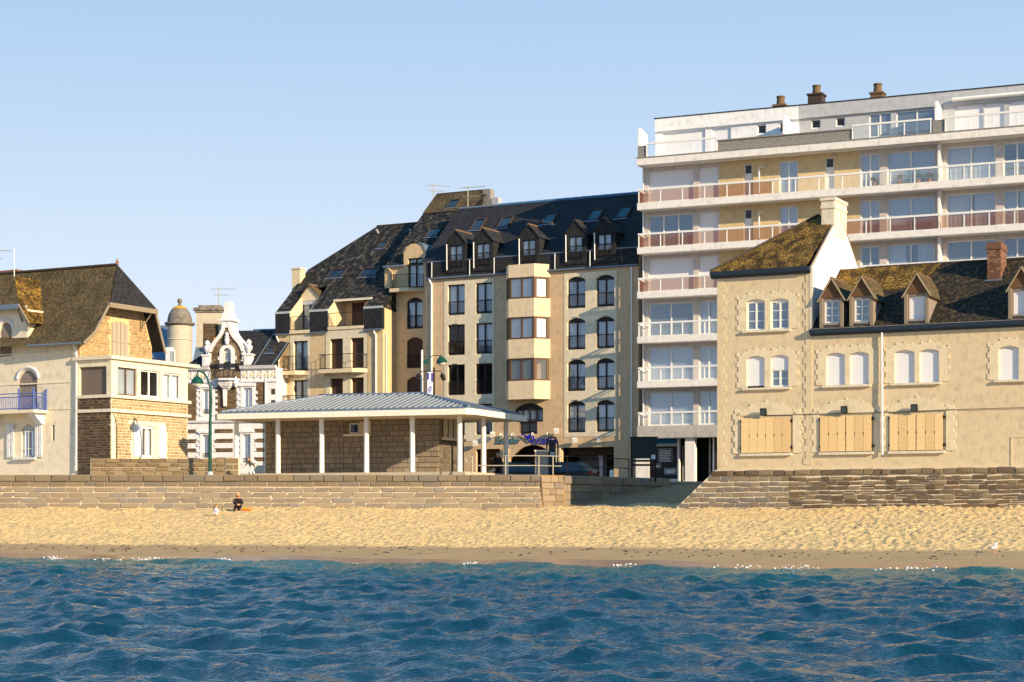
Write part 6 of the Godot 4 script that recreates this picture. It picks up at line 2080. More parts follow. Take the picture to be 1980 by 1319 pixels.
	for u in [-5.55, -2.25]:
		var ur := Geo.new()
		ur.box(u - 0.28, 13.12, -0.4, u + 0.28, 13.9, 0.2)
		ur.box(u - 0.36, 13.9, -0.46, u + 0.36, 14.02, 0.26)
		ur.box(u - 0.16, 13.3, 0.2, u + 0.16, 13.75, 0.23)
		ur.lathe([Vector2(0.14, 0), Vector2(0.1, 0.12), Vector2(0.28, 0.4), Vector2(0.3, 0.55), Vector2(0.14, 0.72), Vector2(0.22, 0.82), Vector2(0.2, 0.95), Vector2(0.0, 1.12)], Vector3(u, 14.02, -0.1), 12)
		put(ur, "urn", "white_plaster", b)
	pipe("downpipe", "paint_white", b, [Vector3(-0.86, 12.2, 0.1), Vector3(-0.86, 5, 0.1)], 0.05)
	var r := Geo.new()
	r.quad(Vector3(-7.35, 13.1, 0.3), Vector3(0.0, 13.1, 0.3), Vector3(0.4, 16.1, -3.4), Vector3(-4.4, 16.1, -3.4), Vector3(0, 1, 1))
	r.quad(Vector3(-7.35, 13.1, -9), Vector3(0.0, 13.1, -9), Vector3(0.4, 16.1, -3.4), Vector3(-4.4, 16.1, -3.4), Vector3(0, 1, -1))
	r.tri(Vector3(-7.35, 13.1, 0.3), Vector3(-4.4, 16.1, -3.4), Vector3(-7.35, 13.1, -9), Vector3(-1, 1, 0))
	r.quad(Vector3(-5.2, 13.1, -0.2), Vector3(-3.95, 15.9, -0.2), Vector3(-3.95, 15.9, -4), Vector3(-5.2, 13.1, -4), Vector3(-1, 1, 0))
	r.quad(Vector3(-2.7, 13.1, -0.2), Vector3(-3.95, 15.9, -0.2), Vector3(-3.95, 15.9, -4), Vector3(-2.7, 13.1, -4), Vector3(1, 1, 0))
	put(r, "roof", "slate", b)
	ridge(b, Vector3(-3.2, 16.12, -3.4), Vector3(0.4, 16.12, -3.4), "blue_tile", 0.7, 0.08)
	pipe("lead_hip", "zinc", b, [Vector3(-1.7, 13.1, 0.34), Vector3(-1.35, 16.1, -3.36)], 0.04)
	pipe("lead_hip", "zinc", b, [Vector3(-0.25, 13.1, 0.34), Vector3(0.3, 16.1, -3.36)], 0.04)
	skylight(b, -0.95, 0.7, -0.9, 14.1, 0.81, 0.8)


# ---------------------------------------------------------------- roofs between the villas
func roofs_behind() -> void:
	var b := house("turret_house", "pale house behind the villas with a round domed turret and a tall panelled stack", -26.4, 152.0, 0.0)
	var t := Geo.new()
	t.lathe([Vector2(0.98, 4), Vector2(0.98, 15.9), Vector2(1.03, 15.95), Vector2(1.0, 16.02), Vector2(0.98, 16.05), Vector2(0.98, 17.1)], Vector3.ZERO, 28)
	put(t, "turret", "turret_beige", b)
	var d := Geo.new()
	d.lathe([Vector2(0.98, 17.05), Vector2(1.2, 17.2), Vector2(1.2, 17.32), Vector2(0.98, 17.36), Vector2(0.95, 17.7), Vector2(0.85, 18.05), Vector2(0.66, 18.36), Vector2(0.4, 18.58), Vector2(0.16, 18.66), Vector2(0.11, 18.9), Vector2(0.0, 18.92)], Vector3.ZERO, 28)
	put(d, "dome", "dome_stone", b)
	var f := Geo.new()
	f.lathe([Vector2(0, -0.21), Vector2(0.15, -0.15), Vector2(0.21, 0), Vector2(0.15, 0.15), Vector2(0, 0.21)], Vector3(0, 19.08, 0), 14)
	put(f, "ball_finial", "dome_stone", b)
	var li := Geo.new()
	li.lathe([Vector2(0.62, 18.42), Vector2(0.42, 18.6), Vector2(0.16, 18.68)], Vector3.ZERO, 20)
	put(li, "lichen_patch", "lichen_spot", b)
	var ws := Geo.new()
	ws.box(-0.95, 13.5, 0.3, 0.0, 15.3, 0.93)
	put(ws, "window_surround", "white_plaster", b)
	win(b, [-0.72, 13.7, -0.2, 15.05], 0.96, {"leaves": 1, "net": true})
	var k := Geo.new()
	k.box(0.95, 4, -4.0, 3.15, 18.4, -2.2)
	put(k, "tall_stack", "turret_beige", b)
	var co := Geo.new()
	co.box(0.85, 18.4, -4.1, 3.25, 18.55, -2.1)
	co.box(0.72, 18.55, -4.2, 3.4, 18.77, -2.0)
	co.box(1.1, 18.77, -3.9, 2.9, 19.0, -2.3)
	put(co, "stack_cornice", "dome_stone", b)
	var brown := [rgb(96, 80, 62), rgb(114, 94, 72), rgb(84, 70, 56)]
	bx("stone_panel", "mortar_dark", b, 1.5, 13.2, -2.2, 2.75, 17.5, -2.19)
	rubble(b, Transform3D(Basis(), Vector3(0, 0, -2.19)), 1.5, 13.2, 2.75, 17.5, [], Vector2(0.3, 0.15), brown, 0.03)
	var r := Geo.new()
	r.quad(Vector3(-3.5, 14.6, -0.8), Vector3(0.0, 14.6, -0.8), Vector3(0.0, 17.35, -3.0), Vector3(-3.5, 17.35, -3.0), Vector3(0, 1, 1))
	r.quad(Vector3(-3.5, 4, -0.8), Vector3(0.0, 4, -0.8), Vector3(0.0, 14.6, -0.8), Vector3(-3.5, 14.6, -0.8), Vector3.BACK)
	r.quad(Vector3(0.9, 14.0, -0.5), Vector3(3.0, 14.0, -0.5), Vector3(3.0, 15.6, -2.2), Vector3(0.9, 15.6, -2.2), Vector3(0, 1, 1))
	put(r, "roof", "zinc", b)
	for x in range(7):
		bx("roof_seam", "zinc", b, -3.3 + x * 0.5, 14.6, -0.82, -3.26 + x * 0.5, 14.66, -0.7)
	ridge(b, Vector3(-3.5, 17.37, -3.0), Vector3(-0.8, 17.37, -3.0), "zinc", 0.5, 0.06)
	var s := Geo.new()
	s.box(2.05, 13.0, -1.9, 2.9, 15.55, -1.2)
	s.plan([Vector2(1.8, -1.3), Vector2(2.1, -0.95), Vector2(2.85, -0.95), Vector2(3.15, -1.3), Vector2(3.15, -1.9), Vector2(1.8, -1.9)], 15.55, 15.8)
	var st := put(s, "chimney", "penthouse_grey", b)
	var pt := Geo.new()
	for x in [2.5, 2.85]:
		pt.lathe([Vector2(0.16, 0), Vector2(0.13, 0.5), Vector2(0.16, 0.55), Vector2(0, 0.55)], Vector3(x, 15.8, -1.5), 8)
	pt.box(2.35, 15.8, -1.8, 3.1, 15.98, -1.3)
	put(pt, "chimney_pot", "terracotta", st)


# ---------------------------------------------------------------- the shelter on the promenade
func shelter() -> void:
	var b := thing("beach_shelter", "low stone beach shelter with white round columns and a grey seamed metal hip roof", "shelter", Vector3(-2.603, 0, -107.0), deg_to_rad(-21.0))
	var f := Geo.new()
	f.plan([Vector2(-16.0, -10.2), Vector2(-16.0, -0.9), Vector2(-0.4, -0.9), Vector2(-0.4, -10.2)], 4.2, 4.47)
	put(f, "plinth", "paving", b)
	# fascia boards all round, with the short canted one at the corner
	var ring := [Vector2(-15.84, -8.9), Vector2(-15.84, 0.0), Vector2(0.0, 0.0), Vector2(0.36, -0.36), Vector2(0.36, -8.9)]
	for i in ring.size():
		var a: Vector2 = ring[i]
		var c: Vector2 = ring[(i + 1) % ring.size()]
		var d := (c - a).normalized()
		var g := Geo.new()
		g.xf = Transform3D(Basis(Vector3(d.x, 0, d.y), Vector3.UP, Vector3(-d.y, 0, d.x)), Vector3(a.x, 0, a.y))
		g.box(0.0, 7.65, -0.05, a.distance_to(c), 7.98, 0.0)
		put(g, "fascia", "fascia_white", b)
	var s := Geo.new()
	s.plan(ring.map(func(p): return Vector2(clampf(p.x, -15.78, 0.30), clampf(p.y, -8.84, -0.06))), 7.68, 7.74)
	put(s, "soffit", "soffit", b)
	var gu := Geo.new()
	gu.plan(ring.map(func(p): return Vector2(clampf(p.x, -15.7, 0.18), clampf(p.y, -8.76, -0.12))), 7.75, 8.07)
	put(gu, "gutter", "zinc", b)
	var e := [Vector3(-15.62, 8.08, -0.2), Vector3(0.12, 8.08, -0.2), Vector3(0.12, 8.08, -8.7), Vector3(-15.62, 8.08, -8.7)]
	var r0 := Vector3(-10.9, 9.18, -4.45)
	var r1 := Vector3(-4.6, 9.18, -4.45)
	var r := Geo.new()
	r.quad(e[0], e[1], r1, r0, Vector3(0, 1, 1))
	r.quad(e[3], e[2], r1, r0, Vector3(0, 1, -1))
	r.tri(e[1], e[2], r1, Vector3(1, 1, 0))
	r.tri(e[0], e[3], r0, Vector3(-1, 1, 0))
	put(r, "roof", "zinc", b)
	for k in 40:
		var u := -15.3 + k * 0.39
		var t := 1.0
		if u < r0.x:
			t = (u - e[0].x) / (r0.x - e[0].x)
		elif u > r1.x:
			t = (e[1].x - u) / (e[1].x - r1.x)
		if t < 0.05:
			continue
		var q := Geo.new()
		var z1 := lerpf(-0.2, -4.45, t)
		var y1 := lerpf(8.08, 9.18, t)
		q.profx([Vector2(-0.18, 8.09), Vector2(-0.18, 8.16), Vector2(z1, y1 + 0.07), Vector2(z1, y1)], u, u + 0.05)
		put(q, "roof_seam", "zinc_sunlit", b)  # sunlit sides of the seams painted in as a lighter metal
	for k in 20:
		var z := -0.6 - k * 0.4
		var t := (-0.2 - z) / 4.25 if z > -4.45 else (z + 8.7) / 4.25
		if t < 0.05:
			continue
		var q := Geo.new()
		var x1 := lerpf(0.12, r1.x, t)
		q.quad(Vector3(0.13, 8.15, z), Vector3(x1, lerpf(8.15, 9.25, t), z), Vector3(x1, lerpf(8.08, 9.18, t), z), Vector3(0.13, 8.08, z), Vector3.BACK)
		q.quad(Vector3(0.13, 8.15, z), Vector3(x1, lerpf(8.15, 9.25, t), z), Vector3(x1, lerpf(8.15, 9.25, t), z - 0.05), Vector3(0.13, 8.15, z - 0.05), Vector3.UP)
		q.quad(Vector3(0.13, 8.15, z - 0.05), Vector3(x1, lerpf(8.15, 9.25, t), z - 0.05), Vector3(x1, lerpf(8.08, 9.18, t), z - 0.05), Vector3(0.13, 8.08, z - 0.05), Vector3.FORWARD)
		put(q, "roof_seam", "zinc", b)
	for q in [[e[1], r1], [e[0], r0], [r0, r1]]:
		pipe("hip_cap", "zinc", b, [q[0] + Vector3.UP * 0.03, q[1] + Vector3.UP * 0.03], 0.08)
	for x in [-6.6, -5.6]:
		var v := Geo.new()
		v.prism([Vector2(x - 0.16, 8.98), Vector2(x + 0.16, 8.98), Vector2(x, 9.22)], -4.1, -3.8)
		put(v, "roof_vent", "zinc", b)
	for q in [[-15.2, -1.2], [-12.42, -1.2], [-9.56, -1.2], [-6.68, -1.2], [-3.78, -1.2], [-0.85, -1.2], [-0.9, -4.96], [-0.9, -8.6], [-15.2, -5.0], [-15.2, -8.3]]:
		var c := Geo.new()
		c.lathe([Vector2(0.16, 4.44), Vector2(0.155, 4.6), Vector2(0.14, 7.7)], Vector3(q[0], 0, q[1]), 18)
		put(c, "column", "column_white", b)
	# the stone room under the roof
	var hole := [-9.28, 6.86, -8.62, 7.5]
	var w := Geo.new()
	w.wall(-14.9, 4.4, -3.4, 7.7, -4.24, 0.2, [hole])
	w.quad(Vector3(-3.4, 4.4, -4.24), Vector3(-3.4, 4.4, -8.0), Vector3(-3.4, 6.5, -8.0), Vector3(-3.4, 6.5, -4.24), Vector3.RIGHT)
	w.quad(Vector3(-3.4, 6.5, -4.24), Vector3(-3.4, 6.5, -4.7), Vector3(-3.4, 7.7, -4.7), Vector3(-3.4, 7.7, -4.24), Vector3.RIGHT)
	w.quad(Vector3(-14.9, 4.4, -4.24), Vector3(-14.9, 4.4, -8.0), Vector3(-14.9, 7.7, -8.0), Vector3(-14.9, 7.7, -4.24), Vector3.LEFT)
	w.quad(Vector3(-14.9, 4.4, -8.0), Vector3(-3.4, 4.4, -8.0), Vector3(-3.4, 7.7, -8.0), Vector3(-14.9, 7.7, -8.0), Vector3.FORWARD)
	put(w, "room_wall", "mortar_dark", b)
	courses(b, Transform3D(Basis(), Vector3(0, 4.46, -4.22)), func(_y): return -14.9, func(_y): return -9.6, [0.34, 0.3, 0.34, 0.3, 0.32, 0.32, 0.34, 0.3, 0.33, 0.32], Vector2(0.35, 0.8), "shelter_stone", 0.07, 0.025)
	courses(b, Transform3D(Basis(), Vector3(0, 4.46, -4.22)), func(_y): return -9.6, func(_y): return -7.75, [0.34, 0.3, 0.34, 0.3, 0.32, 0.32, 0.3], Vector2(0.35, 0.8), "shelter_stone", 0.07, 0.025)
	courses(b, Transform3D(Basis(), Vector3(0, 4.46, -4.22)), func(_y): return -7.75, func(_y): return -3.4, [0.34, 0.3, 0.34, 0.3, 0.32, 0.32, 0.34, 0.3, 0.33, 0.32], Vector2(0.35, 0.8), "shelter_stone", 0.07, 0.025)
	rubble(b, Transform3D(Basis(Vector3.UP, PI / 2), Vector3(-3.39, 0, -4.24)), 0.0, 4.45, 3.7, 6.45, [], Vector2(0.5, 0.3), [rgb(132, 120, 104), rgb(124, 112, 98), rgb(142, 130, 112)], 0.02)
	win(b, hole, -4.34, {"leaves": 1, "glass": "glass_dark"})
	bx("window_sill", "stone_trim", b, -9.6, 6.72, -4.24, -7.8, 6.86, -4.1)
	bx("window_panel", "soffit", b, -8.56, 6.88, -4.24, -7.8, 7.6, -4.18)
	bx("window_sill", "stone_trim", b, -3.4, 6.45, -8.0, -3.24, 6.6, -4.6)
	for k in 4:
		bx("window_panel", "soffit", b, -3.44, 6.6, -5.5 - k * 0.8, -3.4, 7.7, -4.9 - k * 0.8)


# ---------------------------------------------------------------- street furniture
func lamp_head(o: Node3D, at: Vector3, tilt := 0.0) -> void:
	var h := Geo.new()
	h.xf = Transform3D(Basis(Vector3.BACK, tilt), at)
	h.lathe([Vector2(0.34, -0.06), Vector2(0.36, 0.0), Vector2(0.31, 0.14), Vector2(0.2, 0.28), Vector2(0.09, 0.34), Vector2(0.07, 0.46), Vector2(0, 0.46)], Vector3.ZERO, 16)
	put(h, "lamp_shade", "lamp_green", o)
	var g := Geo.new()
	g.xf = h.xf
	g.lathe([Vector2(0, -0.22), Vector2(0.16, -0.19), Vector2(0.26, -0.1), Vector2(0.3, -0.03)], Vector3.ZERO, 14)
	put(g, "lamp_bowl", "lamp_glass", o)


func furniture() -> void:
	var l := thing("street_lamp", "tall green lamp post with a swan neck, beside the low garden wall", "street lamp", Vector3(-16.9, PROMENADE, -107.1))
	var p := Geo.new()
	p.tube([Vector3(0, 0, 0), Vector3(0, 3.0, 0)], 0.10, 0.085, 10)
	p.tube([Vector3(0, 3.0, 0), Vector3(0.06, 4.2, 0), Vector3(0.02, 4.9, 0), Vector3(-0.14, 5.4, 0), Vector3(-0.38, 5.74, 0), Vector3(-0.62, 5.83, 0), Vector3(-0.72, 5.72, 0), Vector3(-0.72, 5.55, 0)], 0.075, 0.04, 8)
	put(p, "post", "lamp_green", l)
	var bs := Geo.new()
	bs.lathe([Vector2(0.19, 0), Vector2(0.17, 0.12), Vector2(0.1, 0.2)], Vector3.ZERO, 12)
	put(bs, "base", "penthouse_grey", l)
	lamp_head(l, Vector3(-0.72, 5.18, 0))
	var l2 := thing("street_lamp", "white lamp post with a green bracket and shade, above the shelter roof", "street lamp", Vector3(-5.88, 3.95, -125.0))
	var q := Geo.new()
	q.tube([Vector3(0, 0, 0), Vector3(0, 8.75, 0)], 0.10, 0.07, 10)
	q.lathe([Vector2(0.0, -0.1), Vector2(0.1, 0.0), Vector2(0, 0.1)], Vector3(0, 8.8, 0), 10)
	put(q, "post", "paint_white", l2)
	var ar := Geo.new()
	ar.prism([Vector2(0.05, 7.85), Vector2(0.3, 7.95), Vector2(0.48, 8.32), Vector2(0.28, 8.26), Vector2(0.05, 8.16)], -0.03, 0.03)
	ar.tube([Vector3(0.42, 8.28, 0), Vector3(0.7, 8.5, 0), Vector3(1.05, 8.52, 0), Vector3(1.2, 8.42, 0)], 0.03, -1.0, 6)
	put(ar, "bracket", "lamp_green", l2)
	lamp_head(l2, Vector3(1.28, 8.08, 0), 0.15)
	var l3 := thing("lantern_post", "black post with two hanging lanterns holding a white and purple banner", "street lamp", Vector3(-5.05, 3.95, -124.0))
	var t := Geo.new()
	t.tube([Vector3(0, 0, 0), Vector3(0, 7.65, 0)], 0.075, 0.06, 8)
	t.tube([Vector3(-0.75, 7.4, 0), Vector3(0.42, 7.42, 0), Vector3(0.48, 7.3, 0)], 0.03, -1.0, 5)
	t.tube([Vector3(-0.75, 7.4, 0), Vector3(-0.93, 7.3, 0)], 0.03, -1.0, 5)
	put(t, "post", "iron", l3)
	for x in [-0.95, 0.5]:
		var n := Geo.new()
		n.xf = Transform3D(Basis(Vector3.BACK, 0.35 * signf(x)), Vector3(x, 7.25, 0))
		n.lathe([Vector2(0, 0.06), Vector2(0.16, -0.1), Vector2(0.13, -0.42), Vector2(0.06, -0.48), Vector2(0, -0.48)], Vector3.ZERO, 6)
		put(n, "lantern", "iron", l3)
	var bn := thing("banner", "white vertical banner with a purple swirl hung on the lantern post", "banner", Vector3(-5.3, 3.95, -124.0))
	bn.position.y = 3.95
	var cl := Geo.new()
	cl.box(-0.18, 5.3, -0.01, 0.17, 7.35, 0.01)
	put(cl, "cloth", "penthouse_white", bn)
	var mk := Geo.new()
	mk.box(-0.18, 6.85, 0.01, -0.08, 7.3, 0.016)
	mk.box(0.06, 6.72, 0.01, 0.17, 7.3, 0.016)
	for k in 7:
		var a := 0.5 + k * 0.55
		var c := a + 0.45
		mk.prism([Vector2(cos(a) * 0.14, 6.2 + sin(a) * 0.24), Vector2(cos(c) * 0.14, 6.2 + sin(c) * 0.24), Vector2(cos(c) * 0.10, 6.2 + sin(c) * 0.18), Vector2(cos(a) * 0.09, 6.2 + sin(a) * 0.16)], 0.01, 0.016)
	mk.prism([Vector2(-0.12, 6.15), Vector2(0.02, 6.42), Vector2(0.06, 6.38), Vector2(-0.06, 6.12)], 0.01, 0.017)
	mk.prism([Vector2(-0.08, 6.02), Vector2(0.08, 6.3), Vector2(0.11, 6.24), Vector2(-0.03, 5.98)], 0.01, 0.0175)
	mk.box(-0.04, 5.3, 0.01, 0.04, 5.5, 0.016)
	put(mk, "banner_print", "letter_blue", bn)
	# railings
	var r := thing("promenade_railing", "pale metal railing with two bars and a curled end on the sea wall", "railing", Vector3(0, PROMENADE, -107.0))
	var posts := [-2.22, -0.36, 1.5, 2.29]
	for x in posts:
		pipe("post", "galvanised", r, [Vector3(x, 0, 0), Vector3(x, 1.06, 0)], 0.035)
	var curl := []
	for k in 11:
		var a := PI * 0.5 + k * 0.5
		curl.append(Vector3(-2.42 + cos(a) * 0.2, 0.88 + sin(a) * 0.2, 0))
	pipe("curled_end", "galvanised", r, [Vector3(-2.22, 0.98, 0)] + curl, 0.03)
	for y in [0.53, 1.08]:
		pipe("bar", "galvanised", r, [Vector3(-2.22 if y < 1 else -0.4, y, 0), Vector3(1.5, y, 0), Vector3(2.78, y - 0.03, -0.1)], 0.032)
	var r2 := thing("ramp_railing", "thin dark railing along the top of the shaded slipway wall", "railing", Vector3(0, PROMENADE - 0.03, 0))
	var line := [Vector3(2.9, 0, -107.5), Vector3(3.12, 0, -108.0), Vector3(5.0, 0, -110.4), Vector3(6.9, 0, -113.0)]
	for i in [1, 2, 3]:
		pipe("post", "iron", r2, [line[i], line[i] + Vector3.UP * 1.1], 0.03)
	for y in [0.55, 1.1]:
		pipe("bar", "iron", r2, [line[0] + Vector3.UP * y, line[3] + Vector3.UP * y], 0.025)
	# phone booth, cabinet, notice board, bollard
	var k := thing("phone_booth", "narrow dark green booth with a rounded frame behind the pale railing", "phone booth", Vector3(2.36, 3.95, -112.0))
	var fr := Geo.new()
	for z in [-0.3, 0.3]:
		fr.tube([Vector3(-0.32, 0, z), Vector3(-0.32, 2.3, z), Vector3(-0.18, 2.6, z), Vector3(0.18, 2.6, z), Vector3(0.32, 2.3, z), Vector3(0.32, 0, z)], 0.045, -1.0, 6)
	put(fr, "frame", "iron", k)
	bx("panel", "dark_green", k, -0.2, 0.1, -0.25, 0.2, 2.45, 0.2)
	bx("notice", "penthouse_grey", k, -0.12, 1.5, 0.2, 0.12, 1.75, 0.212)
	var cab := thing("concrete_cabinet", "plain grey concrete cabinet standing behind the railing, left of the green booth", "cabinet", Vector3(1.7, 3.95, -110.0))
	bx("body", "concrete", cab, -0.38, 0.0, -0.25, 0.38, 1.72, 0.15)
	bx("lid", "stone_trim", cab, -0.42, 1.72, -0.29, 0.42, 1.8, 0.19)
	var nb := thing("notice_board", "dark notice board on posts with two bars below, at the top of the slipway", "notice board", Vector3(7.9, 4.0, -114.3))
	bx("board", "dark_green", nb, -0.72, 1.42, -0.05, 0.74, 2.62, 0.05)
	bx("board_cap", "iron", nb, -0.85, 2.62, -0.1, 0.82, 2.7, 0.1)
	for x in [-0.74, 0.66]:
		bx("post", "iron", nb, x - 0.06, 0, -0.06, x + 0.06, 2.62, -0.052)
	for y in [0.95, 1.2]:
		bx("bar", "iron", nb, -0.7, y, -0.03, 0.7, y + 0.12, 0.03)
	bx("notice", "blind", nb, 0.42, 1.36, 0.05, 0.66, 1.62, 0.056)
	var bo := thing("bollard", "small white bollard by the garage opening of the hotel", "bollard", Vector3(5.9, 3.95, -113.4))
	var bg := Geo.new()
	bg.lathe([Vector2(0.12, 0), Vector2(0.12, 0.5), Vector2(0.09, 0.53), Vector2(0.12, 0.56), Vector2(0.1, 0.72), Vector2(0, 0.76)], Vector3.ZERO, 12)
	put(bg, "post", "paint_white", bo)
	car(Vector3(0.5, 3.95, -121.0), deg_to_rad(200), "car_black", "black car parked before the hotel porch, only its roof and windows showing")
	car(Vector3(3.4, 3.95, -120.5), deg_to_rad(-28), "car_black", "dark car with a red tail light parked behind the green booth")
	car(Vector3(-16.8, 3.95, -129.0), deg_to_rad(10), "car_blue", "dark blue car parked before the white villa, behind the leaning child")
	# aerials on the roofs
	aerial(Vector3(-6.1, 26.5, -149.0), 1.3, 0.4, "thin television aerial on the mossy top of the hotel roof")
	aerial(Vector3(-3.3, 24.6, -143.0), 2.0, -0.3, "television aerial on the hotel roof, beside the zinc end of the ridge")
	aerial(Vector3(-23.7, 18.9, -154.6), 1.5, 0.15, "television aerial on the panelled stack beside the round turret")
	aerial(Vector3(-32.3, 16.9, -118.0), 1.5, 0.1, "long television aerial above the orange tiled cap of the stone villa chimney")


func aerial(at: Vector3, high: float, turn: float, label: String) -> void:
	var o := thing("tv_aerial", label, "aerial", at, turn, "aerials on the roofs")
	pipe("mast", "galvanised", o, [Vector3.ZERO, Vector3(0, high, 0)], 0.035)
	for q in [[high - 0.08, 1.5, 9], [high * 0.62, 0.9, 5]]:
		var g := Geo.new()
		g.tube([Vector3(-q[1] * 0.4, q[0], 0.04), Vector3(q[1] * 0.9, q[0] + 0.04, 0.04)], 0.02, -1.0, 4)
		for k in int(q[2]):
			var x: float = lerpf(-q[1] * 0.38, q[1] * 0.88, float(k) / (q[2] - 1))
			g.tube([Vector3(x, q[0], -0.28), Vector3(x, q[0], 0.36)], 0.011, -1.0, 4)
		put(g, "antenna", "galvanised", o)


func car(at: Vector3, turn: float, paint: String, label: String) -> void:
	var o := thing("parked_car", label, "car", at, turn, "cars parked on the street")
	put(cached("car body", func():
		var g := Geo.new()
		# sections across the car, from nose to tail: (x, sill, shoulder, half width)
		var st := [[-2.0, 0.35, 0.55, 0.62], [-1.9, 0.24, 0.68, 0.78], [-1.2, 0.2, 0.82, 0.84], [-0.6, 0.2, 0.9, 0.86], [0.9, 0.2, 0.92, 0.86], [1.6, 0.22, 0.94, 0.84], [1.92, 0.28, 0.86, 0.78], [2.0, 0.36, 0.7, 0.68]]
		for i in st.size() - 1:
			var a: Array = st[i]
			var b: Array = st[i + 1]
			for s: float in [-1.0, 1.0]:
				g.quad(Vector3(a[0], a[1], s * a[3]), Vector3(b[0], b[1], s * b[3]), Vector3(b[0], b[2] - 0.12, s * b[3] * 1.03), Vector3(a[0], a[2] - 0.12, s * a[3] * 1.03), Vector3(0, 0, s))
				g.quad(Vector3(a[0], a[2] - 0.12, s * a[3] * 1.03), Vector3(b[0], b[2] - 0.12, s * b[3] * 1.03), Vector3(b[0], b[2], s * b[3] * 0.93), Vector3(a[0], a[2], s * a[3] * 0.93), Vector3(0, 0.4, s))
			g.quad(Vector3(a[0], a[2], -a[3] * 0.93), Vector3(b[0], b[2], -b[3] * 0.93), Vector3(b[0], b[2] + 0.0, b[3] * 0.93), Vector3(a[0], a[2], a[3] * 0.93), Vector3.UP)
			g.quad(Vector3(a[0], a[1], -a[3]), Vector3(b[0], b[1], -b[3]), Vector3(b[0], b[1], b[3]), Vector3(a[0], a[1], a[3]), Vector3.DOWN)
		for q in [[st[0], -1.0], [st[7], 1.0]]:
			var a: Array = q[0]
			g.quad(Vector3(a[0], a[1], -a[3]), Vector3(a[0], a[1], a[3]), Vector3(a[0], a[2], a[3] * 0.93), Vector3(a[0], a[2], -a[3] * 0.93), Vector3(q[1], 0, 0))
		g.plan([Vector2(-0.35, -0.6), Vector2(1.05, -0.6), Vector2(1.05, 0.6), Vector2(-0.35, 0.6)], 1.36, 1.41)
		for s: float in [-1.0, 1.0]:
			for x in [[-0.95, -0.35], [0.45, 0.4], [1.7, 1.05]]:
				g.tube([Vector3(x[0], 0.88, s * 0.78), Vector3(x[1], 1.38, s * 0.58)], 0.035, -1.0, 4)
		return g), "body", paint, o)
	put(cached("car glass", func():
		var g := Geo.new()
		g.quad(Vector3(-0.97, 0.88, -0.76), Vector3(-0.97, 0.88, 0.76), Vector3(-0.37, 1.37, 0.57), Vector3(-0.37, 1.37, -0.57), Vector3.LEFT)
		g.quad(Vector3(1.7, 0.92, -0.74), Vector3(1.7, 0.92, 0.74), Vector3(1.06, 1.37, 0.57), Vector3(1.06, 1.37, -0.57), Vector3.RIGHT)
		for s: float in [-1.0, 1.0]:
			g.quad(Vector3(-0.95, 0.89, s * 0.775), Vector3(1.68, 0.93, s * 0.775), Vector3(1.04, 1.37, s * 0.585), Vector3(-0.35, 1.37, s * 0.585), Vector3(0, 0, s))
		return g), "windows", "lens", o)
	for q in [Vector3(-1.25, 0.31, 0.74), Vector3(1.28, 0.31, 0.74), Vector3(-1.25, 0.31, -0.74), Vector3(1.28, 0.31, -0.74)]:
		var w := put(cached("tyre", func():
			var g := Geo.new()
			g.xf = Transform3D(Basis(Vector3.RIGHT, PI / 2), Vector3.ZERO)
			g.lathe([Vector2(0.2, -0.1), Vector2(0.29, -0.1), Vector2(0.31, -0.06), Vector2(0.31, 0.06), Vector2(0.29, 0.1), Vector2(0.2, 0.1)], Vector3.ZERO, 16)
			return g), "wheel", "tyre", o, Transform3D(Basis(), q))
		put(cached("rim", func():
			var g := Geo.new()
			g.xf = Transform3D(Basis(Vector3.RIGHT, PI / 2), Vector3.ZERO)
			g.lathe([Vector2(0.0, -0.09), Vector2(0.2, -0.07), Vector2(0.2, 0.07), Vector2(0.0, 0.09)], Vector3.ZERO, 12)
			return g), "rim", "rim", w)
	for s in [-0.6, 0.6]:
		bx("tail_light", "tail_red", o, 1.95, 0.66, s - 0.12, 2.02, 0.82, s + 0.12)
		bx("headlight", "lamp_glass", o, -2.0, 0.5, s - 0.14, -1.92, 0.62, s + 0.14)


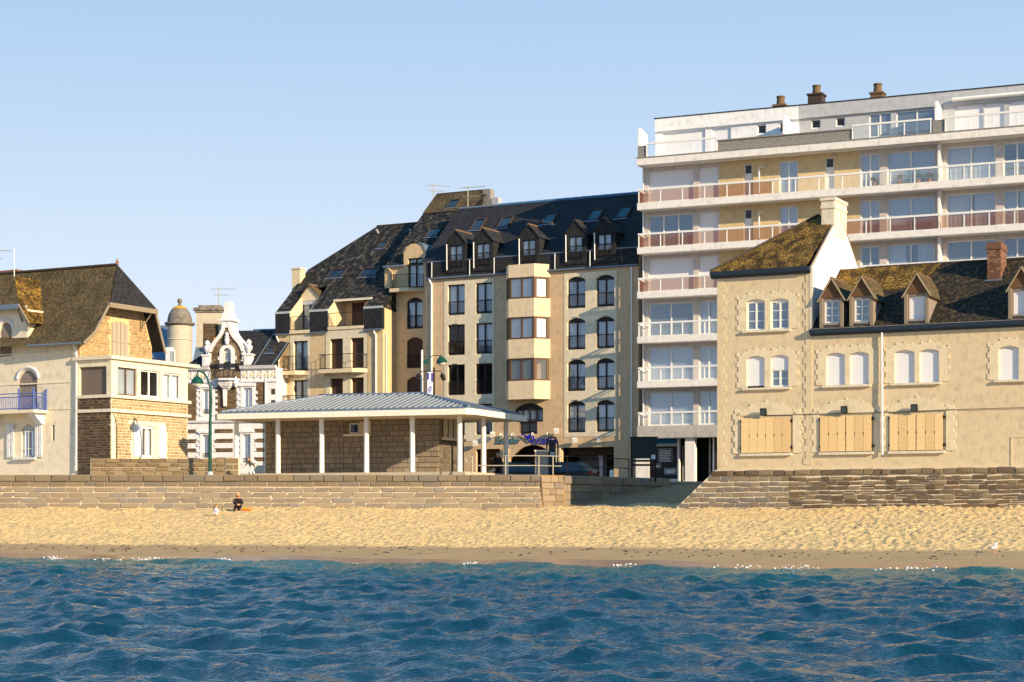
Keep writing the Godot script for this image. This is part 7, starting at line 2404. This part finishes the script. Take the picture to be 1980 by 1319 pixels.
# ---------------------------------------------------------------- people and animals
# One continuous body: tapered capsules joined by a smooth minimum, meshed as surface nets. bone = [from, to, radius, radius, colour]
func body(bones: Array, cell: float, soft: float) -> ArrayMesh:
	var field := {}
	var reach := cell * 2.2
	for bn in bones:
		var rr: float = maxf(bn[2], bn[3]) + reach
		var lo: Vector3 = (bn[0] as Vector3).min(bn[1]) - Vector3.ONE * rr
		var hi: Vector3 = (bn[0] as Vector3).max(bn[1]) + Vector3.ONE * rr
		var a := Vector3i((lo / cell).floor())
		var z := Vector3i((hi / cell).ceil())
		for i in range(a.x, z.x + 1):
			for j in range(a.y, z.y + 1):
				for k in range(a.z, z.z + 1):
					var key := Vector3i(i, j, k)
					if field.has(key):
						continue
					var p := Vector3(key) * cell
					if capsule(p, bn) < reach:
						field[key] = 0.0
	for key in field:
		var p := Vector3(key) * cell
		var d := 1.0e9
		for bn in bones:
			var e := capsule(p, bn)
			var h := maxf(soft - absf(d - e), 0.0) / soft
			d = minf(d, e) - h * h * soft * 0.25
		field[key] = d
	var at := {}
	var pos := PackedVector3Array()
	var nor := PackedVector3Array()
	var col := PackedColorArray()
	var idx := PackedInt32Array()
	var corners := []
	for i in 8:
		corners.append(Vector3i(i & 1, (i >> 1) & 1, i >> 2))
	for key in field:
		var v := []
		var inside := 0
		for c in corners:
			var f = field.get(key + c)
			if f == null:
				break
			v.append(f)
			inside += int(f < 0.0)
		if v.size() < 8 or inside == 0 or inside == 8:
			continue
		var sum := Vector3.ZERO
		var n := 0
		for i in 8:
			for b in [1, 2, 4]:
				var j: int = i | b
				if j != i and (v[i] < 0.0) != (v[j] < 0.0):
					sum += Vector3(corners[i]).lerp(Vector3(corners[j]), v[i] / (v[i] - v[j]))
					n += 1
		at[key] = pos.size()
		var p := (Vector3(key) + sum / n) * cell
		pos.append(p)
		nor.append(Vector3.ZERO)
		var best := 1.0e9
		var shade := Color.WHITE
		for bn in bones:
			var e := capsule(p, bn)
			if e < best:
				best = e
				shade = bn[4]
		col.append(shade.srgb_to_linear())
	var axes := [Vector3i(1, 0, 0), Vector3i(0, 1, 0), Vector3i(0, 0, 1)]
	for key in field:
		for q in 3:
			var f2 = field.get(key + axes[q])
			if f2 == null or (field[key] < 0.0) == (f2 < 0.0):
				continue
			var b: Vector3i = axes[(q + 1) % 3]
			var c: Vector3i = axes[(q + 2) % 3]
			var quad := [at.get(key), at.get(key - b), at.get(key - b - c), at.get(key - c)]
			if quad.has(null):
				continue
			if field[key] < 0.0:
				quad.reverse()
			for t in [[0, 1, 2], [0, 2, 3]]:
				var i0: int = quad[t[0]]
				var i1: int = quad[t[1]]
				var i2: int = quad[t[2]]
				var nn := (pos[i2] - pos[i0]).cross(pos[i1] - pos[i0])
				idx.append_array([i0, i1, i2])
				nor[i0] += nn
				nor[i1] += nn
				nor[i2] += nn
	for i in nor.size():
		nor[i] = nor[i].normalized()
	var m := ArrayMesh.new()
	var a := []
	a.resize(Mesh.ARRAY_MAX)
	a[Mesh.ARRAY_VERTEX] = pos
	a[Mesh.ARRAY_NORMAL] = nor
	a[Mesh.ARRAY_COLOR] = col
	a[Mesh.ARRAY_INDEX] = idx
	m.add_surface_from_arrays(Mesh.PRIMITIVE_TRIANGLES, a)
	return m


func capsule(p: Vector3, bn: Array) -> float:
	var a: Vector3 = bn[0]
	var ab: Vector3 = bn[1] - a
	var t := clampf((p - a).dot(ab) / maxf(ab.length_squared(), 1e-6), 0.0, 1.0)
	return p.distance_to(a + ab * t) - lerpf(bn[2], bn[3], t)


# A head of radius r at c looking along f: skull, jaw, nose, eyes, ears, hair.
func head(c: Vector3, r: float, f: Vector3, skin: Color, hair: Color, long := 0.0) -> Array:
	var s := Vector3.UP.cross(f).normalized()
	var u := f.cross(s).normalized()
	var b := [[c + u * r * 0.25, c + u * r * 0.1, r * 0.86, r * 0.86, skin], [c + f * r * 0.28 - u * r * 0.55, c + f * r * 0.3 - u * r * 0.5, r * 0.5, r * 0.5, skin]]
	b.append([c + f * r * 0.92 + u * r * 0.05, c + f * r * 1.06 - u * r * 0.2, r * 0.1, r * 0.15, skin])
	b.append([c + f * r * 0.84 - u * r * 0.52 - s * r * 0.16, c + f * r * 0.84 - u * r * 0.52 + s * r * 0.16, r * 0.07, r * 0.07, Color8(150, 80, 70)])
	for k: float in [-1.0, 1.0]:
		b.append([c + f * r * 0.86 + s * r * k * 0.34 + u * r * 0.1, c + f * r * 0.86 + s * r * k * 0.36 + u * r * 0.1, r * 0.09, r * 0.09, Color8(40, 30, 26)])
		b.append([c + s * r * k * 0.86 + u * r * 0.1, c + s * r * k * 0.9 - u * r * 0.12, r * 0.14, r * 0.1, skin])
	b.append([c - f * r * 0.2 + u * r * 0.5, c - f * r * 0.35 + u * r * 0.15, r * 0.84, r * 0.86, hair])
	if long > 0.0:
		b.append([c - f * r * 0.45, c - f * r * 0.4 - u * long, r * 0.75, r * 0.5, hair])
	return b


# A hand: palm at p pointing along d with four curled fingers and a thumb off its side.
func hand(p: Vector3, d: Vector3, side: Vector3, size: float, skin: Color) -> Array:
	var b := [[p, p + d * size * 0.45, size * 0.2, size * 0.22, skin]]
	var down := d.cross(side).normalized()
	for k in 4:
		var root := p + d * size * 0.5 + side * size * (0.15 * k - 0.22)
		var l: float = size * [0.4, 0.47, 0.44, 0.34][k]
		var mid := root + d * l * 0.55 + down * l * 0.1
		b.append([root, mid, size * 0.075, size * 0.07, skin])
		b.append([mid, mid + d * l * 0.35 + down * l * 0.3, size * 0.07, size * 0.055, skin])
	b.append([p + d * size * 0.12 - side * size * 0.16, p + d * size * 0.42 - side * size * 0.42, size * 0.085, size * 0.065, skin])
	return b


func people() -> void:
	var skin := rgb(206, 150, 116)
	# child leaning forward on the promenade, one arm out
	var c := thing("person", "child in dark jacket and white trousers leaning forward with one arm out, on the promenade", "person", Vector3(-14.6, PROMENADE, -107.0))
	var jk := rgb(70, 62, 54)
	var tr := rgb(228, 224, 218)
	var sh := rgb(96, 70, 56)
	var bones := []
	var hipl := Vector3(0.05, 0.47, 0.06)
	var hipr := Vector3(0.04, 0.47, -0.06)
	bones += [[hipl, Vector3(0.02, 0.26, 0.08), 0.068, 0.052, tr], [Vector3(0.02, 0.26, 0.08), Vector3(-0.01, 0.07, 0.08), 0.052, 0.042, tr], [Vector3(-0.01, 0.05, 0.08), Vector3(-0.09, 0.035, 0.09), 0.035, 0.03, sh]]
	bones += [[hipr, Vector3(0.1, 0.27, -0.07), 0.068, 0.052, tr], [Vector3(0.1, 0.27, -0.07), Vector3(0.16, 0.09, -0.08), 0.052, 0.042, tr], [Vector3(0.16, 0.06, -0.08), Vector3(0.09, 0.03, -0.08), 0.035, 0.03, sh]]
	bones += [[Vector3(0.04, 0.49, 0), Vector3(-0.02, 0.62, 0), 0.095, 0.1, jk], [Vector3(-0.02, 0.62, 0), Vector3(-0.08, 0.72, 0), 0.1, 0.09, jk], [Vector3(-0.07, 0.73, 0.09), Vector3(-0.07, 0.73, -0.09), 0.055, 0.055, jk], [Vector3(-0.09, 0.76, 0), Vector3(-0.11, 0.82, 0), 0.036, 0.034, skin]]
	bones += [[Vector3(-0.08, 0.73, 0.11), Vector3(-0.2, 0.64, 0.16), 0.042, 0.036, jk], [Vector3(-0.2, 0.64, 0.16), Vector3(-0.29, 0.55, 0.16), 0.036, 0.028, jk]]
	bones += [[Vector3(-0.06, 0.72, -0.1), Vector3(0.12, 0.6, -0.13), 0.042, 0.036, jk], [Vector3(0.12, 0.6, -0.13), Vector3(0.2, 0.44, -0.12), 0.036, 0.028, jk]]
	bones += head(Vector3(-0.13, 0.89, 0.01), 0.085, Vector3(-0.85, -0.3, 0.4).normalized(), skin, rgb(112, 78, 48))
	put(body(bones, 0.014, 0.035), "body", "vertex_paint", c)
	put(body(hand(Vector3(-0.295, 0.545, 0.16), Vector3(-0.75, -0.65, 0).normalized(), Vector3(0, 0, 1), 0.09, skin), 0.005, 0.006), "hand", "vertex_paint", c)
	put(body(hand(Vector3(0.205, 0.43, -0.12), Vector3(0.3, -0.95, 0).normalized(), Vector3(0, 0, -1), 0.09, skin), 0.005, 0.006), "hand", "vertex_paint", c)
	# woman sitting on the sand, knees drawn up
	var wx := -14.92
	var w := thing("person", "blond woman in dark clothes sitting on the sand against the sea wall, knees drawn up", "person", Vector3(wx, sand_y(wx, 104.2) + 0.03, -104.2), 0.25)
	var bk := rgb(34, 31, 34)
	bones = [[Vector3(0.09, 0.13, -0.1), Vector3(0.12, 0.44, 0.25), 0.10, 0.07, bk], [Vector3(0.12, 0.44, 0.25), Vector3(0.1, 0.1, 0.42), 0.065, 0.045, bk], [Vector3(-0.1, 0.13, -0.1), Vector3(-0.14, 0.42, 0.24), 0.10, 0.07, bk], [Vector3(-0.14, 0.42, 0.24), Vector3(-0.13, 0.1, 0.4), 0.065, 0.045, bk]]
	bones += [[Vector3(0.1, 0.06, 0.4), Vector3(0.11, 0.035, 0.56), 0.042, 0.032, skin], [Vector3(-0.13, 0.06, 0.38), Vector3(-0.15, 0.035, 0.54), 0.042, 0.032, skin]]
	bones += [[Vector3(-0.08, 0.12, -0.12), Vector3(0.08, 0.12, -0.12), 0.13, 0.13, bk], [Vector3(0, 0.15, -0.13), Vector3(0, 0.4, -0.1), 0.135, 0.115, bk], [Vector3(0, 0.4, -0.1), Vector3(0, 0.58, -0.05), 0.12, 0.1, bk], [Vector3(-0.13, 0.6, -0.05), Vector3(0.13, 0.6, -0.05), 0.062, 0.062, bk], [Vector3(0, 0.64, -0.04), Vector3(0, 0.72, -0.02), 0.05, 0.046, skin]]
	for k: float in [-1.0, 1.0]:
		bones += [[Vector3(k * 0.17, 0.6, -0.04), Vector3(k * 0.24, 0.42, 0.12), 0.05, 0.042, bk], [Vector3(k * 0.24, 0.42, 0.12), Vector3(k * 0.08, 0.34, 0.32), 0.042, 0.03, bk]]
		put(body(hand(Vector3(k * 0.08, 0.34, 0.33), Vector3(-k * 0.9, -0.2, 0.3).normalized(), Vector3(0, 1, 0), 0.16, skin), 0.008, 0.01), "hand", "vertex_paint", w)
	bones += head(Vector3(0, 0.83, 0.0), 0.108, Vector3(0.2, -0.15, 0.95).normalized(), skin, rgb(206, 168, 108), 0.16)
	put(body(bones, 0.02, 0.05), "body", "vertex_paint", w)
	# toddler crouching on the sand
	var tx := -15.75
	var t := thing("person", "toddler in white crouching on the sand left of the seated woman", "person", Vector3(tx, sand_y(tx, 101.6) + 0.04, -101.6), 1.2)
	var wh := rgb(232, 226, 224)
	bones = [[Vector3(0.07, 0.12, -0.04), Vector3(0.09, 0.2, 0.12), 0.062, 0.05, wh], [Vector3(0.09, 0.2, 0.12), Vector3(0.08, 0.05, 0.1), 0.048, 0.034, wh], [Vector3(0.08, 0.03, 0.1), Vector3(0.085, 0.025, 0.17), 0.028, 0.025, skin], [Vector3(-0.07, 0.12, -0.04), Vector3(-0.09, 0.2, 0.12), 0.062, 0.05, wh], [Vector3(-0.09, 0.2, 0.12), Vector3(-0.08, 0.05, 0.1), 0.048, 0.034, wh], [Vector3(-0.08, 0.03, 0.1), Vector3(-0.085, 0.025, 0.17), 0.028, 0.025, skin]]
	bones += [[Vector3(0, 0.13, -0.05), Vector3(0, 0.3, 0.0), 0.09, 0.085, wh], [Vector3(0, 0.3, 0.0), Vector3(0, 0.36, 0.03), 0.085, 0.06, wh], [Vector3(0, 0.37, 0.03), Vector3(0, 0.41, 0.04), 0.032, 0.032, skin]]
	for k: float in [-1.0, 1.0]:
		bones += [[Vector3(k * 0.08, 0.35, 0.03), Vector3(k * 0.12, 0.24, 0.12), 0.034, 0.03, wh], [Vector3(k * 0.12, 0.24, 0.12), Vector3(k * 0.08, 0.12, 0.22), 0.028, 0.022, skin]]
		put(body(hand(Vector3(k * 0.08, 0.115, 0.225), Vector3(0, -0.7, 0.7).normalized(), Vector3(k, 0, 0), 0.07, skin), 0.004, 0.005), "hand", "vertex_paint", t)
	bones += head(Vector3(0, 0.48, 0.06), 0.082, Vector3(0, -0.35, 0.93).normalized(), skin, rgb(128, 86, 50))
	put(body(bones, 0.012, 0.03), "body", "vertex_paint", t)
	# someone in a dark coat behind the railing
	var s := thing("person", "grey haired person in a black coat standing behind the railing, right of the shelter", "person", Vector3(-0.84, 3.97, -114.0), 2.6)
	bones = [[Vector3(0.09, 0.9, 0), Vector3(0.1, 0.5, 0.02), 0.095, 0.07, bk], [Vector3(0.1, 0.5, 0.02), Vector3(0.1, 0.1, 0), 0.065, 0.05, bk], [Vector3(0.1, 0.05, 0), Vector3(0.12, 0.035, 0.17), 0.045, 0.035, sh], [Vector3(-0.09, 0.9, 0), Vector3(-0.1, 0.5, 0.02), 0.095, 0.07, bk], [Vector3(-0.1, 0.5, 0.02), Vector3(-0.1, 0.1, 0), 0.065, 0.05, bk], [Vector3(-0.1, 0.05, 0), Vector3(-0.12, 0.035, 0.17), 0.045, 0.035, sh]]
	bones += [[Vector3(-0.06, 0.95, 0), Vector3(0.06, 0.95, 0), 0.15, 0.15, bk], [Vector3(0, 0.95, 0), Vector3(0, 1.3, -0.01), 0.17, 0.17, bk], [Vector3(-0.16, 1.4, 0), Vector3(0.16, 1.4, 0), 0.085, 0.085, bk], [Vector3(0, 1.44, 0), Vector3(0, 1.52, 0.01), 0.06, 0.055, skin]]
	for k: float in [-1.0, 1.0]:
		bones += [[Vector3(k * 0.21, 1.4, 0), Vector3(k * 0.28, 1.12, 0.04), 0.065, 0.055, bk], [Vector3(k * 0.28, 1.12, 0.04), Vector3(k * 0.22, 0.88, 0.16), 0.052, 0.04, bk]]
		put(body(hand(Vector3(k * 0.22, 0.87, 0.165), Vector3(-k * 0.3, -0.8, 0.4).normalized(), Vector3(0, 0.3, k).normalized(), 0.17, skin), 0.009, 0.01), "hand", "vertex_paint", s)
	bones += head(Vector3(0, 1.63, 0.03), 0.11, Vector3(0, -0.1, 1).normalized(), skin, rgb(150, 146, 142))
	put(body(bones, 0.022, 0.06), "body", "vertex_paint", s)
	# bright bundle beside the woman
	var ax := -14.38
	var bag := thing("beach_bundle", "orange and lime beach towels heaped on the sand beside the seated woman", "towels", Vector3(ax, sand_y(ax, 104.0) + 0.02, -104.0))
	var heap := [[Vector3(-0.2, 0.05, 0), Vector3(0.22, 0.04, 0.05), 0.1, 0.07, rgb(232, 112, 40)], [Vector3(0.0, 0.08, -0.08), Vector3(0.12, 0.1, 0.06), 0.1, 0.08, rgb(238, 140, 56)], [Vector3(0.25, 0.03, 0.02), Vector3(0.42, 0.02, 0.06), 0.06, 0.03, rgb(226, 150, 70)]]
	put(body(heap, 0.018, 0.05), "towel", "vertex_paint", bag)
	put(body([[Vector3(-0.18, 0.16, 0.02), Vector3(-0.06, 0.17, 0.05), 0.06, 0.045, rgb(150, 190, 40)]], 0.014, 0.03), "lime_towel", "vertex_paint", bag)
	# gull at the right
	var gx := 18.0
	var gull := thing("gull", "white gull with grey wings standing on the sand near the tide mark at the right", "bird", Vector3(gx, sand_y(gx, 71.5), -71.5), 0.6)
	var gw := rgb(232, 232, 230)
	var gg := rgb(150, 156, 164)
	bones = [[Vector3(-0.1, 0.2, 0), Vector3(0.08, 0.22, 0), 0.06, 0.075, gw], [Vector3(0.08, 0.24, 0), Vector3(0.13, 0.32, 0), 0.05, 0.035, gw], [Vector3(0.14, 0.35, 0), Vector3(0.15, 0.35, 0), 0.042, 0.04, gw], [Vector3(0.18, 0.345, 0), Vector3(0.235, 0.33, 0), 0.014, 0.008, rgb(220, 170, 40)], [Vector3(0.02, 0.25, 0.04), Vector3(-0.2, 0.2, 0.02), 0.05, 0.018, gg], [Vector3(0.02, 0.25, -0.04), Vector3(-0.2, 0.2, -0.02), 0.05, 0.018, gg], [Vector3(-0.16, 0.19, 0), Vector3(-0.26, 0.17, 0), 0.03, 0.012, rgb(40, 40, 42)]]
	for k in [-0.03, 0.03]:
		bones += [[Vector3(0.02, 0.16, k), Vector3(0.0, 0.08, k), 0.014, 0.01, rgb(206, 150, 120)], [Vector3(0.0, 0.08, k), Vector3(0.015, 0.01, k), 0.01, 0.01, rgb(206, 150, 120)], [Vector3(0.015, 0.008, k), Vector3(0.07, 0.006, k), 0.01, 0.008, rgb(206, 150, 120)]]
	put(body(bones, 0.008, 0.02), "body", "vertex_paint", gull)
	# two stones on the wet sand
	for q in [[6.85, 68.6, 0.2, "dark stone lying on the wet sand at the water's edge"], [4.9, 69.6, 0.11, "small dark stone on the wet sand, left of the larger one"]]:
		var rk := thing("beach_stone", q[3], "stone", Vector3(q[0], sand_y(q[0], q[1]), -q[1]), q[0])
		put(body([[Vector3(-q[2], q[2] * 0.2, 0), Vector3(q[2] * 0.7, q[2] * 0.15, q[2] * 0.2), q[2] * 0.5, q[2] * 0.4, rgb(70, 58, 44)], [Vector3(0, q[2] * 0.4, 0), Vector3(q[2] * 0.2, q[2] * 0.35, 0), q[2] * 0.35, q[2] * 0.3, rgb(84, 70, 54)]], q[2] * 0.12, q[2] * 0.2), "stone", "vertex_paint", rk)
